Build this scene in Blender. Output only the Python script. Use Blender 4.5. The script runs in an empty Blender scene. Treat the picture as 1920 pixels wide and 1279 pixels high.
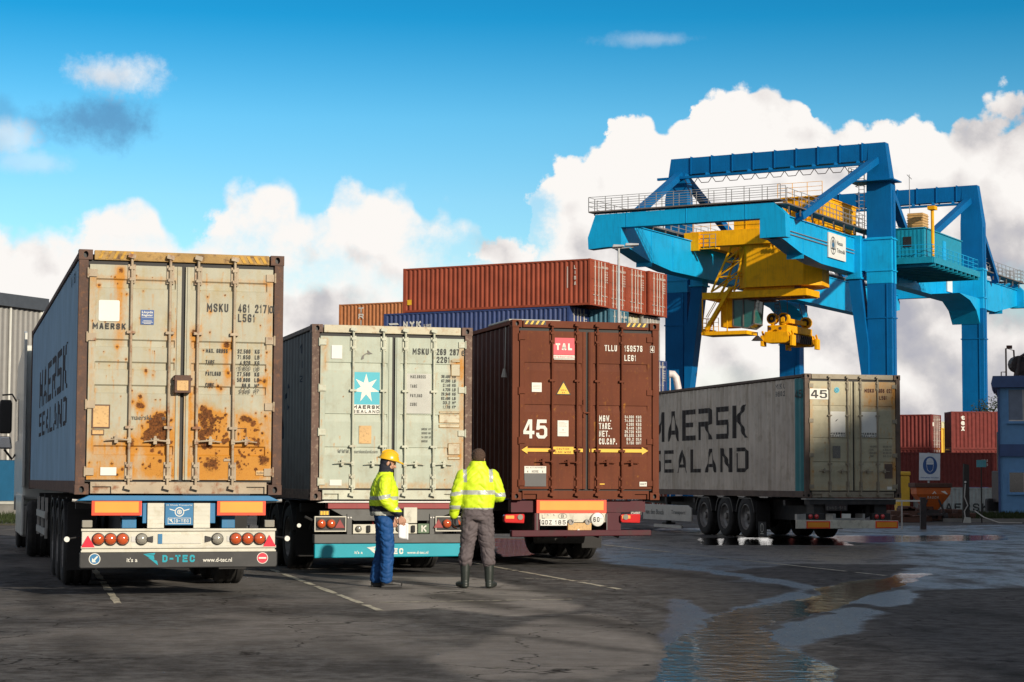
import bpy, bmesh, math, random
import numpy as np
from mathutils import Vector, Matrix, noise as mnoise
random.seed(7)
R = math.radians
scene = bpy.context.scene
COL = scene.collection

# ------------------------------------------------------------------ camera
EYE = 1.39
th, ro = 0.0700, 0.0042
fwd = Vector((0, math.cos(th), math.sin(th)))
r0 = Vector((1, 0, 0)); u0 = Vector((0, -math.sin(th), math.cos(th)))
rt = r0 * math.cos(ro) + u0 * math.sin(ro); up = u0 * math.cos(ro) - r0 * math.sin(ro)
cd = bpy.data.cameras.new("camera"); cam = bpy.data.objects.new("camera", cd); COL.objects.link(cam)
cam.matrix_world = Matrix(((rt.x, up.x, -fwd.x, 0), (rt.y, up.y, -fwd.y, 0), (rt.z, up.z, -fwd.z, EYE), (0, 0, 0, 1)))
cd.sensor_width = 36; cd.lens = 3742 / 1920 * 36; cd.clip_start = .1; cd.clip_end = 5000
scene.camera = cam

# ------------------------------------------------------------------ light
SUN_AZ = (0.57, -0.82); SUN_EL = R(19)
sd = Vector((SUN_AZ[0] * math.cos(SUN_EL), SUN_AZ[1] * math.cos(SUN_EL), math.sin(SUN_EL))).normalized()
ld = bpy.data.lights.new("sun", 'SUN'); ld.energy = 4.7; ld.angle = R(.9); ld.color = (1, .89, .73)
lo = bpy.data.objects.new("sun", ld); COL.objects.link(lo); lo.location = (20, -20, 40)
lo.rotation_euler = sd.to_track_quat('Z', 'Y').to_euler()
vs = scene.view_settings
scene.display_settings.display_device = 'sRGB'
vs.view_transform = 'Standard'; vs.look = 'None'; vs.exposure = 0.0; vs.gamma = 1; vs.use_curve_mapping = False
scene.cycles.max_bounces = 6; scene.cycles.diffuse_bounces = 3; scene.cycles.glossy_bounces = 3
scene.cycles.use_denoising = True

# ------------------------------------------------------------------ sky with clouds
world = bpy.data.worlds.new("World"); scene.world = world; world.use_nodes = True
nt = world.node_tree; N = nt.nodes; Lk = nt.links; N.clear()
def nd(t, **k):
    n = N.new(t)
    for a, b in k.items(): setattr(n, a, b)
    return n
def mth(op, a, b=None, c=None, clamp=False):
    n = nd('ShaderNodeMath', operation=op, use_clamp=clamp)
    for i, x in enumerate((a, b, c)):
        if x is None: continue
        if isinstance(x, (int, float)): n.inputs[i].default_value = x
        else: Lk.new(x, n.inputs[i])
    return n.outputs[0]
def smooth(x, lo_, hi_):
    n = nd('ShaderNodeMapRange', interpolation_type='SMOOTHSTEP')
    Lk.new(x, n.inputs[0]); n.inputs[1].default_value = lo_; n.inputs[2].default_value = hi_
    return n.outputs[0]
sky = nd('ShaderNodeTexSky', sky_type='NISHITA'); sky.sun_disc = False; sky.sun_elevation = SUN_EL
sky.sun_rotation = math.atan2(SUN_AZ[0], SUN_AZ[1]); sky.altitude = 50; sky.air_density = 1.0; sky.dust_density = .6; sky.ozone_density = 2.5
hs = nd('ShaderNodeHueSaturation'); hs.inputs['Hue'].default_value = .485; hs.inputs['Saturation'].default_value = 1.12; hs.inputs['Value'].default_value = .60
gm = nd('ShaderNodeGamma'); gm.inputs['Gamma'].default_value = 1.5; Lk.new(sky.outputs[0], gm.inputs[0]); Lk.new(gm.outputs[0], hs.inputs['Color'])
tc = nd('ShaderNodeTexCoord'); sep = nd('ShaderNodeSeparateXYZ'); Lk.new(tc.outputs['Generated'], sep.inputs[0])
AZ = mth('ARCTAN2', sep.outputs[0], sep.outputs[1]); EL = mth('ARCSINE', sep.outputs[2])
def wn(scale, detail=6, rough=.55, vec=None, off=None, typ='FBM'):
    n = nd('ShaderNodeTexNoise'); n.inputs['Scale'].default_value = scale; n.inputs['Detail'].default_value = detail
    n.inputs['Roughness'].default_value = rough
    v = vec or tc.outputs['Generated']
    if off:
        a = nd('ShaderNodeVectorMath', operation='ADD'); Lk.new(v, a.inputs[0]); a.inputs[1].default_value = off; v = a.outputs[0]
    Lk.new(v, n.inputs['Vector']); return n.outputs['Fac']
def px(x): return (x - 960) / 3742
def py(y): return (901.5 - y) / 3742
def billow(vec, scale):
    n = nd('ShaderNodeTexVoronoi', feature='F1'); n.inputs['Scale'].default_value = scale; n.inputs['Detail'].default_value = 1.0; n.inputs['Roughness'].default_value = .5
    Lk.new(vec, n.inputs['Vector']); return n.outputs['Distance']
n1 = wn(9, 7, .6); n2 = wn(30, 9, .66, off=(3, 1, 2))
bl = billow(tc.outputs['Generated'], 26); bl2 = billow(tc.outputs['Generated'], 75)
# height of the top of the cloud bank by compass direction
prof = [(-400, 420), (0, 398), (60, 400), (100, 415), (160, 402), (215, 355), (285, 345), (330, 380), (370, 412), (430, 372), (470, 320), (540, 318), (590, 362),
        (640, 318), (700, 300), (770, 292), (800, 335), (870, 345), (925, 390), (945, 455), (985, 455), (1000, 370), (1030, 300), (1060, 275), (1105, 262), (1150, 255), (1170, 200), (1230, 180),
        (1305, 190), (1335, 138), (1400, 126), (1480, 134), (1525, 165), (1545, 212), (1610, 215), (1660, 205), (1700, 182), (1800, 172), (1925, 178), (2300, 250)]
prof2 = prof
fc = nd('ShaderNodeFloatCurve'); cv = fc.mapping.curves[0]
A0, A1 = px(-400), px(2300)
AZw = mth('ADD', AZ, mth('ADD', mth('MULTIPLY', mth('SUBTRACT', n2, .5), .030), mth('MULTIPLY', mth('SUBTRACT', bl, .4), .012)))
mr = nd('ShaderNodeMapRange'); Lk.new(AZw, mr.inputs[0]); mr.inputs[1].default_value = A0; mr.inputs[2].default_value = A1
fc.mapping.clip_min_y = 0; fc.mapping.clip_max_y = 1
pts = [((px(x) - A0) / (A1 - A0), py(y) / .25) for x, y in prof2]
cv.points[0].location = pts[0]; cv.points[1].location = pts[-1]
for p in pts[1:-1]:
    q = cv.points.new(*p)
for q in cv.points: q.handle_type = 'AUTO_CLAMPED'
fc.mapping.update(); Lk.new(mr.outputs[0], fc.inputs['Value'])
top = mth('MULTIPLY', fc.outputs[0], .25)
jit = mth('ADD', mth('MULTIPLY', mth('SUBTRACT', n2, .5), .026), mth('MULTIPLY', mth('SUBTRACT', .42, bl), .020))
jit = mth('ADD', jit, mth('MULTIPLY', mth('SUBTRACT', n1, .5), .014)); jit = mth('ADD', jit, mth('MULTIPLY', mth('SUBTRACT', .42, bl2), .009))
depth = mth('ADD', mth('SUBTRACT', top, EL), jit)
n3w = wn(80, 6, .65, off=(1, 8, 3))
def blob(x, y, rx, ry, soft=.6, amp=1.0):
    dx = mth('DIVIDE', mth('SUBTRACT', AZ, px(x)), rx / 3742); dy = mth('DIVIDE', mth('SUBTRACT', EL, py(y)), ry / 3742)
    d = mth('SQRT', mth('ADD', mth('MULTIPLY', dx, dx), mth('MULTIPLY', dy, dy)))
    d = mth('ADD', d, mth('ADD', mth('MULTIPLY', mth('SUBTRACT', n2, .5), 3.6), mth('MULTIPLY', mth('SUBTRACT', n3w, .5), 1.6)))
    return mth('MULTIPLY', mth('SUBTRACT', 1, smooth(d, 1 - soft, 1 + soft)), amp)
edgew = mth('MULTIPLY_ADD', smooth(AZ, px(930), px(1010)), -.0075, .0115)
bank = mth('DIVIDE', mth('ADD', depth, .001), edgew, clamp=True); bank = smooth(bank, 0, 1)
thin = mth('MULTIPLY', mth('SUBTRACT', 1, smooth(AZ, px(930), px(1010))), smooth(wn(16, 7, .62, off=(9, 2, 4)), .50, .66))
bank = mth('MULTIPLY', bank, mth('SUBTRACT', 1, mth('MULTIPLY', thin, mth('MULTIPLY', mth('SUBTRACT', 1, smooth(depth, .03, .09)), .55))))
hole = mth('MAXIMUM', mth('MAXIMUM', blob(860, 470, 70, 50, .9, .85), blob(1000, 420, 40, 60, .6, .8)), blob(350, 462, 90, 14, .8, .35))
holeR = mth('MAXIMUM', blob(1900, 560, 60, 40, .9, .7), blob(1350, 720, 200, 25, .9, .15))
mask = mth('MULTIPLY', bank, mth('SUBTRACT', 1, mth('MAXIMUM', hole, holeR)))
small = mth('MAXIMUM', blob(950, 478, 55, 26, .35, 1), mth('MAXIMUM', blob(210, 160, 62, 26, .8, .75), blob(20, 280, 40, 22, .9, .5)))
small = mth('MAXIMUM', small, blob(70, 325, 50, 15, .9, .3)); small = mth('MAXIMUM', small, blob(1235, 80, 60, 10, .9, .25))
dark = mth('MAXIMUM', blob(165, 245, 78, 36, .8, .7), blob(15, 235, 26, 30, .8, .35))
mask = mth('MAXIMUM', mask, small)
# cloud shading: sunlit heads, grey-mauve bodies, darker to the right
nsh = wn(13, 8, .62, off=(5, 2, 7)); nsh2 = wn(13, 8, .62, off=(5.008, 1.995, 6.983))
vb = nd('ShaderNodeVectorMath', operation='ADD'); Lk.new(tc.outputs['Generated'], vb.inputs[0]); vb.inputs[1].default_value = (.006, 0, .009); blo = billow(vb.outputs[0], 26); nbig = wn(6, 4, .55, off=(1, 4, 3))
lit = mth('ADD', mth('ADD', mth('MULTIPLY', mth('SUBTRACT', nsh, nsh2), 2.0), mth('MULTIPLY', mth('SUBTRACT', blo, bl), 1.1)), mth('MULTIPLY', mth('SUBTRACT', nbig, .5), 1.3))
headl = mth('SUBTRACT', 1, smooth(depth, .0, .11))
rightd = smooth(AZ, px(1400), px(1850))
lv = mth('ADD', mth('ADD', mth('MULTIPLY', headl, .30), lit), mth('SUBTRACT', .84, mth('MULTIPLY', rightd, .40)), clamp=True)
cr = nd('ShaderNodeValToRGB'); Lk.new(lv, cr.inputs[0]); e = cr.color_ramp.elements
e[0].position = .0; e[0].color = (.46, .46, .52, 1); e[1].position = .95; e[1].color = (1.0, .965, .93, 1)
m_ = e.new(.35); m_.color = (.62, .60, .61, 1); m_ = e.new(.62); m_.color = (.84, .80, .78, 1)
SKY = .10
cs = nd('ShaderNodeVectorMath', operation='SCALE'); Lk.new(cr.outputs[0], cs.inputs[0]); cs.inputs['Scale'].default_value = .98 / SKY
# the blue deepens quickly away from the horizon
zr = nd('ShaderNodeValToRGB'); Lk.new(mth('MULTIPLY', EL, 2.0), zr.inputs[0]); ze = zr.color_ramp.elements; ze[0].position = .28; ze[0].color = (1, .95, .93, 1); ze[1].position = .60; ze[1].color = (.05, .50, .62, 1)
q_ = ze.new(.36); q_.color = (.75, .93, .93, 1); q_ = ze.new(.46); q_.color = (.13, .70, .80, 1)
zm = nd('ShaderNodeMix', data_type='RGBA', blend_type='MULTIPLY'); zm.inputs[0].default_value = 1; Lk.new(hs.outputs[0], zm.inputs[6]); Lk.new(zr.outputs[0], zm.inputs[7])
dk = nd('ShaderNodeMix', data_type='RGBA'); Lk.new(dark, dk.inputs[0]); Lk.new(zm.outputs[2], dk.inputs[6]); dk.inputs[7].default_value = (.10 / SKY, .24 / SKY, .45 / SKY, 1)
mx = nd('ShaderNodeMix', data_type='RGBA'); Lk.new(mask, mx.inputs[0]); Lk.new(dk.outputs[2], mx.inputs[6]); Lk.new(cs.outputs[0], mx.inputs[7])
# broken grey cloud added above and behind the view to neutralise the fill light
far = mth('MAXIMUM', smooth(EL, .30, .42), smooth(mth('ABSOLUTE', AZ), .36, .5))
far = mth('MULTIPLY', mth('MULTIPLY', far, smooth(wn(2.6, 5, .55, off=(2, 6, 1)), .40, .52)), .92)
m2_ = nd('ShaderNodeMix', data_type='RGBA'); Lk.new(far, m2_.inputs[0]); Lk.new(mx.outputs[2], m2_.inputs[6]); m2_.inputs[7].default_value = (.47 / SKY, .46 / SKY, .48 / SKY, 1)
bg = nd('ShaderNodeBackground'); Lk.new(m2_.outputs[2], bg.inputs[0]); bg.inputs[1].default_value = SKY
wo = nd('ShaderNodeOutputWorld'); Lk.new(bg.outputs[0], wo.inputs[0])
world.cycles.sampling_method = 'MANUAL'; world.cycles.sample_map_resolution = 512

# ------------------------------------------------------------------ helpers
class MB:
    def __init__(s): s.v = []; s.f = []; s.m = []; s.c = 0
    def mat(s, i): s.c = i; return s
    def add(s, vs_, fs):
        b = len(s.v); s.v += [tuple(p) for p in vs_]
        for f in fs: s.f.append([i + b for i in f]); s.m.append(s.c)
        return s
    def box(s, x0, x1, y0, y1, z0, z1):
        return s.add([(x0, y0, z0), (x1, y0, z0), (x1, y1, z0), (x0, y1, z0), (x0, y0, z1), (x1, y0, z1), (x1, y1, z1), (x0, y1, z1)],
                     [(0, 3, 2, 1), (4, 5, 6, 7), (0, 1, 5, 4), (1, 2, 6, 5), (2, 3, 7, 6), (3, 0, 4, 7)])
    def bar(s, p0, p1, w, h=None, upv=(0, 0, 1)):
        h = h or w; p0 = Vector(p0); p1 = Vector(p1); d = (p1 - p0).normalized(); u = Vector(upv)
        if abs(d.dot(u)) > .98: u = Vector((0, 1, 0))
        a = d.cross(u).normalized(); b = a.cross(d)
        vs_ = []
        for p in (p0, p1):
            for i, j in ((-1, -1), (1, -1), (1, 1), (-1, 1)): vs_.append(p + a * i * w / 2 + b * j * h / 2)
        return s.add(vs_, [(0, 1, 2, 3), (7, 6, 5, 4), (0, 4, 5, 1), (1, 5, 6, 2), (2, 6, 7, 3), (3, 7, 4, 0)])
    def tube(s, p0, p1, r, n=10, r2=None, caps=True):
        p0 = Vector(p0); p1 = Vector(p1); r2 = r if r2 is None else r2
        d = (p1 - p0).normalized(); u = Vector((0, 0, 1)) if abs(d.z) < .9 else Vector((1, 0, 0))
        a = d.cross(u).normalized(); b = d.cross(a); vs_ = []
        for p, q in ((p0, r), (p1, r2)):
            for k in range(n):
                t = 2 * math.pi * k / n; vs_.append(p + a * math.cos(t) * q + b * math.sin(t) * q)
        fs = [(k, (k + 1) % n, n + (k + 1) % n, n + k) for k in range(n)]
        if caps: fs += [tuple(range(n))[::-1], tuple(range(n, 2 * n))]
        return s.add(vs_, fs)
    def path(s, pts_, r, n=8):
        pts_ = [Vector(p) for p in pts_]; rings = []; pa = None
        for i, p in enumerate(pts_):
            d = (pts_[min(i + 1, len(pts_) - 1)] - pts_[max(i - 1, 0)]).normalized()
            if pa is None:
                u = Vector((0, 0, 1)) if abs(d.z) < .9 else Vector((1, 0, 0)); a = d.cross(u).normalized()
            else: a = (pa - d * pa.dot(d)).normalized()
            pa = a; b = d.cross(a); rr = r[i] if isinstance(r, (list, tuple)) else r
            rings.append([p + a * math.cos(2 * math.pi * k / n) * rr + b * math.sin(2 * math.pi * k / n) * rr for k in range(n)])
        vs_ = [q for g in rings for q in g]; fs = []
        for i in range(len(rings) - 1):
            for k in range(n): fs.append((i * n + k, i * n + (k + 1) % n, (i + 1) * n + (k + 1) % n, (i + 1) * n + k))
        fs += [tuple(range(n))[::-1], tuple(range((len(rings) - 1) * n, len(rings) * n))]
        return s.add(vs_, fs)
    def prism(s, poly, axis, a, b):
        # poly in the two other axes (x,z for 'y'; y,z for 'x'; x,y for 'z')
        def P(p, t): return {'y': (p[0], t, p[1]), 'x': (t, p[0], p[1]), 'z': (p[0], p[1], t)}[axis]
        n = len(poly); vs_ = [P(p, a) for p in poly] + [P(p, b) for p in poly]
        fs = [tuple(range(n))[::-1], tuple(range(n, 2 * n))] + [(k, (k + 1) % n, n + (k + 1) % n, n + k) for k in range(n)]
        return s.add(vs_, fs)
    def lathe(s, prof_, c, axis='y', n=24, caps=True):
        # prof: (radius, offset along axis)
        c = Vector(c); vs_ = []
        for r_, o in prof_:
            for k in range(n):
                t = 2 * math.pi * k / n; ca, sa = math.cos(t) * r_, math.sin(t) * r_
                vs_.append(c + Vector({'y': (ca, o, sa), 'x': (o, ca, sa), 'z': (ca, sa, o)}[axis]))
        fs = []
        for i in range(len(prof_) - 1):
            for k in range(n): fs.append((i * n + k, i * n + (k + 1) % n, (i + 1) * n + (k + 1) % n, (i + 1) * n + k))
        if caps: fs += [tuple(range(n)), tuple(range((len(prof_) - 1) * n, len(prof_) * n))[::-1]]
        return s.add(vs_, fs)
    def mesh(s, name, smooth_=False):
        me = bpy.data.meshes.new(name); me.from_pydata(s.v, [], s.f); me.update()
        me.polygons.foreach_set('material_index', s.m)
        bm = bmesh.new(); bm.from_mesh(me); bmesh.ops.recalc_face_normals(bm, faces=bm.faces); bm.to_mesh(me); bm.free()
        if smooth_: shade(me, smooth_)
        return me
    def build(s, name, mats, parent=None, smooth_=False, bevel=0, loc=None):
        return put(name, s.mesh(name, smooth_), mats, parent, bevel, loc)
def shade(me, ang=40):
    me.polygons.foreach_set('use_smooth', [True] * len(me.polygons))
    bm = bmesh.new(); bm.from_mesh(me); a = R(ang if ang is not True else 40)
    for e_ in bm.edges:
        if len(e_.link_faces) == 2: e_.smooth = e_.calc_face_angle(0) < a
    bm.to_mesh(me); bm.free()
def put(name, me, mats, parent=None, bevel=0, loc=None):
    o = bpy.data.objects.new(name, me); COL.objects.link(o)
    if not isinstance(mats, (list, tuple)): mats = [mats]
    for m in mats: me.materials.append(m)
    if parent: o.parent = parent
    if loc: o.location = loc
    if bevel:
        b = o.modifiers.new('bevel', 'BEVEL'); b.width = bevel; b.segments = 2; b.limit_method = 'ANGLE'; b.angle_limit = R(40)
    return o
def tag(o, label, cat=None, group=None, kind=None):
    if label: o['label'] = label
    if cat: o['category'] = cat
    if group: o['group'] = group
    if kind: o['kind'] = kind
    return o
def thing(name, label, cat, loc=(0, 0, 0), rz=0, group=None, kind=None):
    o = bpy.data.objects.new(name, None); COL.objects.link(o); o.location = loc; o.rotation_euler = (0, 0, rz)
    o.empty_display_size = .3
    return tag(o, label, cat, group, kind)
def copy_tree(o, parent=None):
    c = o.copy(); COL.objects.link(c)
    if parent: c.parent = parent
    for ch in [x for x in KIDS.get(o.name, [])]: copy_tree(ch, c)
    return c
KIDS = {}
def index_kids():
    KIDS.clear()
    for o in bpy.data.objects:
        if o.parent: KIDS.setdefault(o.parent.name, []).append(o)

# ------------------------------------------------------------------ materials
def mat(name, col, rough=.55, metal=0, var=.12, scale=3.0, streak=0, dirt=0, dirtcol=(.10, .075, .05), dscale=6, bump=0, bscale=40, spec=None, emit=None, attr=False, coat=0, lines=None):
    m = bpy.data.materials.new(name); m.use_nodes = True; t = m.node_tree; n = t.nodes; l = t.links
    b = n['Principled BSDF']; b.inputs['Roughness'].default_value = rough; b.inputs['Metallic'].default_value = metal
    if spec is not None: b.inputs['Specular IOR Level'].default_value = spec
    if coat: b.inputs['Coat Weight'].default_value = coat; b.inputs['Coat Roughness'].default_value = .1
    tcn = n.new('ShaderNodeTexCoord')
    def nz(sc, det=5, vec=(1, 1, 1), rg=.55):
        mp = n.new('ShaderNodeMapping'); mp.inputs['Scale'].default_value = vec; l.new(tcn.outputs['Object'], mp.inputs[0])
        q = n.new('ShaderNodeTexNoise'); q.inputs['Scale'].default_value = sc; q.inputs['Detail'].default_value = det; q.inputs['Roughness'].default_value = rg
        l.new(mp.outputs[0], q.inputs['Vector']); return q.outputs['Fac']
    def mixc(f, a, c2):
        q = n.new('ShaderNodeMix'); q.data_type = 'RGBA'
        if isinstance(f, float): q.inputs[0].default_value = f
        else: l.new(f, q.inputs[0])
        for s_, x in ((6, a), (7, c2)):
            if isinstance(x, tuple): q.inputs[s_].default_value = (*x[:3], 1)
            else: l.new(x, q.inputs[s_])
        return q.outputs[2]
    def mr_(x, a, b_, c_=0., d_=1.):
        q = n.new('ShaderNodeMapRange'); l.new(x, q.inputs[0])
        for i, v_ in enumerate((a, b_, c_, d_)): q.inputs[i + 1].default_value = v_
        return q.outputs[0]
    c = tuple(col)
    lo_ = tuple(max(0, x * (1 - var)) for x in c); hi_ = tuple(min(1, x * (1 + var)) for x in c)
    out = mixc(mr_(nz(scale), .3, .7), lo_, hi_)
    if streak:
        s_ = nz(2.2, 5, (5, 5, .35), .6)
        out = mixc(mr_(s_, .5, .78, 0, streak), out, tuple(dirtcol))
    if dirt:
        d_ = nz(dscale, 7, (1, 1, 1), .65)
        out = mixc(mr_(d_, .52, .68, 0, dirt), out, tuple(dirtcol))
    if attr:
        a1 = n.new('ShaderNodeAttribute'); a1.attribute_name = 'stain'; a2 = n.new('ShaderNodeAttribute'); a2.attribute_name = 'rust'
        fine = nz(28, 6, (1, 1, .6), .7); fine2 = nz(60, 5, (1, 1, 1), .7)
        def comb(a_, f_, k, lo2, hi2):
            q = n.new('ShaderNodeMath'); q.operation = 'MULTIPLY_ADD'; l.new(f_, q.inputs[0]); q.inputs[1].default_value = k; l.new(a_, q.inputs[2])
            return mr_(q.outputs[0], lo2, hi2)
        och = mixc(fine2, (.40, .135, .014), (.62, .31, .045))
        out = mixc(comb(a1.outputs['Fac'], fine, 1.2, .68, 1.75), out, och)
        brn = mixc(mr_(nz(45, 6, (1, 1, 1), .75), .35, .65), (.035, .015, .008), (.24, .085, .022))
        rf = comb(a2.outputs['Fac'], fine2, 1.5, 1.16, 1.42)
        out = mixc(rf, out, brn)
        l.new(mr_(rf, 0, 1, rough, .9), b.inputs['Roughness'])
    l.new(out, b.inputs['Base Color'])
    if bump:
        bp = n.new('ShaderNodeBump'); bp.inputs['Strength'].default_value = bump; bp.inputs['Distance'].default_value = .01
        l.new(nz(bscale, 4), bp.inputs['Height']); l.new(bp.outputs[0], b.inputs['Normal'])
    if emit: b.inputs['Emission Color'].default_value = (*emit[:3], 1); b.inputs['Emission Strength'].default_value = emit[3]
    return m
M = {}
def mk(k, *a, **kw): M[k] = mat(k, *a, **kw); return M[k]
RUST = (.13, .05, .02)
mk('c1_door', (.435, .42, .325), .6, attr=True, var=.09, scale=4, dirt=.6, dirtcol=(.40, .30, .13), dscale=3.5, streak=.4, spec=.25)
mk('c1_trim', (.40, .32, .22), .6, dirt=1, dirtcol=(.24, .09, .03), dscale=7, var=.2)
mk('c1_frame', (.10, .055, .04), .75, dirt=.8, dirtcol=(.20, .09, .04), dscale=14, var=.3, bump=.4)
mk('c1_header', (.36, .22, .07), .7, dirt=1, dirtcol=(.09, .04, .022), dscale=8, var=.3, bump=.4)
mk('c1_side', (.27, .43, .58), .6, streak=.3, dirtcol=(.14, .20, .26), var=.12, scale=1.2, spec=.25)
mk('c2_door', (.45, .49, .40), .55, attr=True, var=.08, dirt=.5, dirtcol=(.33, .31, .22), dscale=4, streak=.3, spec=.25)
mk('c2_trim', (.52, .53, .42), .55, dirt=.5, dirtcol=(.30, .2, .1), dscale=10)
mk('c2_header', (.55, .50, .36), .6, dirt=.8, dirtcol=(.33, .16, .06), dscale=8)
mk('c2_frame', (.13, .075, .055), .7, dirt=.9, dirtcol=(.30, .22, .16), dscale=16, var=.3)
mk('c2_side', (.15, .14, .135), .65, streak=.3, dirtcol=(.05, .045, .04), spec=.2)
mk('c3', (.150, .047, .025), .6, var=.15, scale=2, streak=.4, dirtcol=(.085, .032, .022), dirt=.2, dscale=4, bump=.05, spec=.08)
mk('c3_door', (.150, .047, .025), .6, attr=True, var=.15, scale=2, streak=.4, dirtcol=(.085, .032, .022), dirt=.25, dscale=4, bump=.05, spec=.08)
mk('c3_side', (.085, .034, .026), .6, var=.2, streak=.3, dirtcol=(.03, .018, .016), spec=.2)
mk('c4_door', (.44, .40, .27), .6, attr=True, var=.1, dirt=.35, dirtcol=(.22, .19, .13), dscale=5)
mk('c4_side', (.64, .57, .48), .75, var=.15, scale=1.0, streak=.7, dirtcol=(.28, .22, .14), dirt=.4, dscale=3, spec=.15)
mk('c4_frame', (.12, .085, .065), .75, dirt=.6, dirtcol=(.17, .09, .055), dscale=14, var=.3)
mk('c4_trim', (.30, .26, .19), .65, dirt=.5, dirtcol=(.15, .10, .06), dscale=10)
mk('teal_band', (.05, .25, .27), .6, streak=.4, dirtcol=(.08, .12, .11))
mk('rubber', (.018, .017, .017), .75, var=.2, bump=.2)
mk('tyre', (.022, .021, .020), .85, var=.3, scale=10, dirt=.5, dirtcol=(.05, .045, .04), bump=.3)
mk('gasket', (.035, .033, .032), .7)
mk('black', (.012, .012, .013), .5)
mk('blackplastic', (.03, .03, .031), .38, var=.2, dirt=.3, dirtcol=(.06, .055, .05))
mk('chassis_dark', (.028, .026, .026), .6, dirt=.5, dirtcol=(.06, .05, .04), var=.3)
mk('steel', (.45, .44, .42), .4, .6, dirt=.4, dirtcol=(.2, .17, .13))
mk('rimsteel', (.22, .21, .2), .5, .6, dirt=.6, dirtcol=(.07, .06, .05), dscale=12)
mk('chassis_blue', (.02, .17, .36), .4, dirt=.35, dirtcol=(.04, .1, .16))
mk('chassis_maroon', (.075, .010, .018), .5, dirt=.6, dirtcol=(.04, .02, .02), spec=.25)
mk('chassis_red', (.28, .03, .03), .5, dirt=.5, dirtcol=(.1, .03, .03))
mk('chassis_grey', (.10, .10, .095), .55, dirt=.5, dirtcol=(.05, .045, .04))
mk('white_metal', (.60, .58, .49), .45, dirt=.5, dirtcol=(.45, .40, .28), dscale=9, var=.06)
mk('white', (.74, .73, .67), .5, var=.05)
mk('dirty_white', (.60, .58, .48), .55, dirt=.6, dirtcol=(.3, .26, .2), dscale=10)
mk('red_reflect', (.85, .07, .02), .35, var=.08)
mk('red_lamp', (.60, .03, .03), .15, coat=1)
mk('amber_lamp', (.52, .09, .025), .12, coat=1)
mk('clear_lamp', (.40, .38, .32), .12, metal=.3, coat=1)
mk('orange_reflect', (.86, .33, .03), .4, var=.08, dirt=.3, dirtcol=(.6, .25, .05))
mk('triangle_red', (.80, .02, .05), .3)
mk('teal_bumper', (.0, .33, .42), .35, coat=.3, var=.05)
mk('ink', (.03, .03, .028), .6, var=0)
mk('ink_worn', (.10, .10, .09), .6, var=.3, scale=60)
mk('ink_faded', (.17, .16, .14), .6, var=.3, scale=40)
mk('side_ink', (.045, .04, .038), .6, var=.3, scale=20, streak=.5, dirtcol=(.16, .13, .10), spec=.2)
mk('side_ink_blue', (.012, .016, .03), .6, var=.2)
mk('white_ink', (.74, .72, .64), .5, var=.06)
mk('pink_ink', (.6, .48, .42), .5)
mk('blue_sign', (.02, .08, .26), .45)
mk('star_blue', (.04, .42, .52), .45, var=.05)
mk('gold_plate', (.58, .36, .14), .5, dirt=.7, dirtcol=(.25, .12, .04), dscale=30)
mk('tal_red', (.72, .02, .05), .4)
mk('warn_yellow', (.82, .48, .02), .45, var=.08)
mk('grey_panel', (.085, .085, .085), .5)
mk('dull_grey', (.45, .45, .40), .5)
mk('k_green', (.10, .16, .09), .5)
mk('chrome', (.55, .55, .55), .15, 1, var=.05)
mk('glass_dark', (.02, .025, .03), .08, coat=1)
mk('cab_grey', (.60, .60, .55), .4, coat=.2, dirt=.3, dirtcol=(.3, .29, .25))
# crane
mk('crane_cyan', (.003, .36, .68), .5, var=.10, scale=.5, streak=.6, dirtcol=(.006, .20, .40), dirt=.35, dscale=.8, spec=.2)
mk('crane_blue', (.001, .115, .32), .55, var=.12, scale=.5, streak=.5, dirtcol=(.003, .065, .20), spec=.12)
mk('crane_yellow', (.88, .42, .004), .55, var=.12, scale=1, streak=.6, dirtcol=(.42, .17, .01), dirt=.35, dscale=1.5, spec=.15)
mk('crane_grey', (.30, .30, .30), .5, .3)
mk('crane_deck', (.13, .11, .10), .7, var=.2)
mk('cab_glass', (.02, .12, .11), .12, spec=.4)
mk('cyan_shed', (.008, .25, .38), .5, streak=.4, dirtcol=(.01, .16, .26), spec=.2)
# boxes behind
mk('red_box', (.30, .065, .032), .6, var=.2, scale=1.0, streak=.5, dirtcol=(.16, .045, .03), dirt=.35, dscale=2, spec=.2)
mk('orange_box', (.42, .15, .045), .55, var=.15, streak=.3, dirtcol=(.25, .09, .04))
mk('brown_box', (.14, .06, .04), .55, var=.15)
mk('navy_box', (.022, .045, .15), .5, var=.2, streak=.35, dirtcol=(.10, .12, .2))
mk('teal_box', (.04, .14, .2), .5, var=.2)
mk('grey_box', (.33, .33, .31), .55, var=.15, streak=.4, dirtcol=(.2, .18, .15))
mk('maroon_box', (.17, .035, .03), .6, var=.18, streak=.4, dirtcol=(.08, .03, .025), spec=.15)
mk('cream_box', (.60, .56, .36), .55, streak=.3, dirtcol=(.4, .35, .2))
mk('yellow_box', (.72, .42, .03), .5)
mk('stack_bar', (.62, .57, .5), .45, .2, dirt=.4, dirtcol=(.3, .2, .15))
mk('office_blue', (.12, .29, .52), .6, var=.08, dirt=.3, dirtcol=(.08, .19, .36), dscale=2)
mk('office_trim', (.035, .08, .21), .5)
mk('shutter', (.16, .20, .27), .5)
mk('window_dark', (.03, .03, .028), .1, coat=1)
mk('cladding', (.26, .25, .235), .5, .1, var=.06, streak=.25, dirtcol=(.2, .19, .17))
mk('roof_dark', (.06, .07, .085), .5)
mk('clad_blue', (.012, .10, .20), .5, var=.08)
mk('concrete', (.22, .21, .19), .85, var=.2, dirt=.4, dirtcol=(.12, .11, .09))
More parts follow.
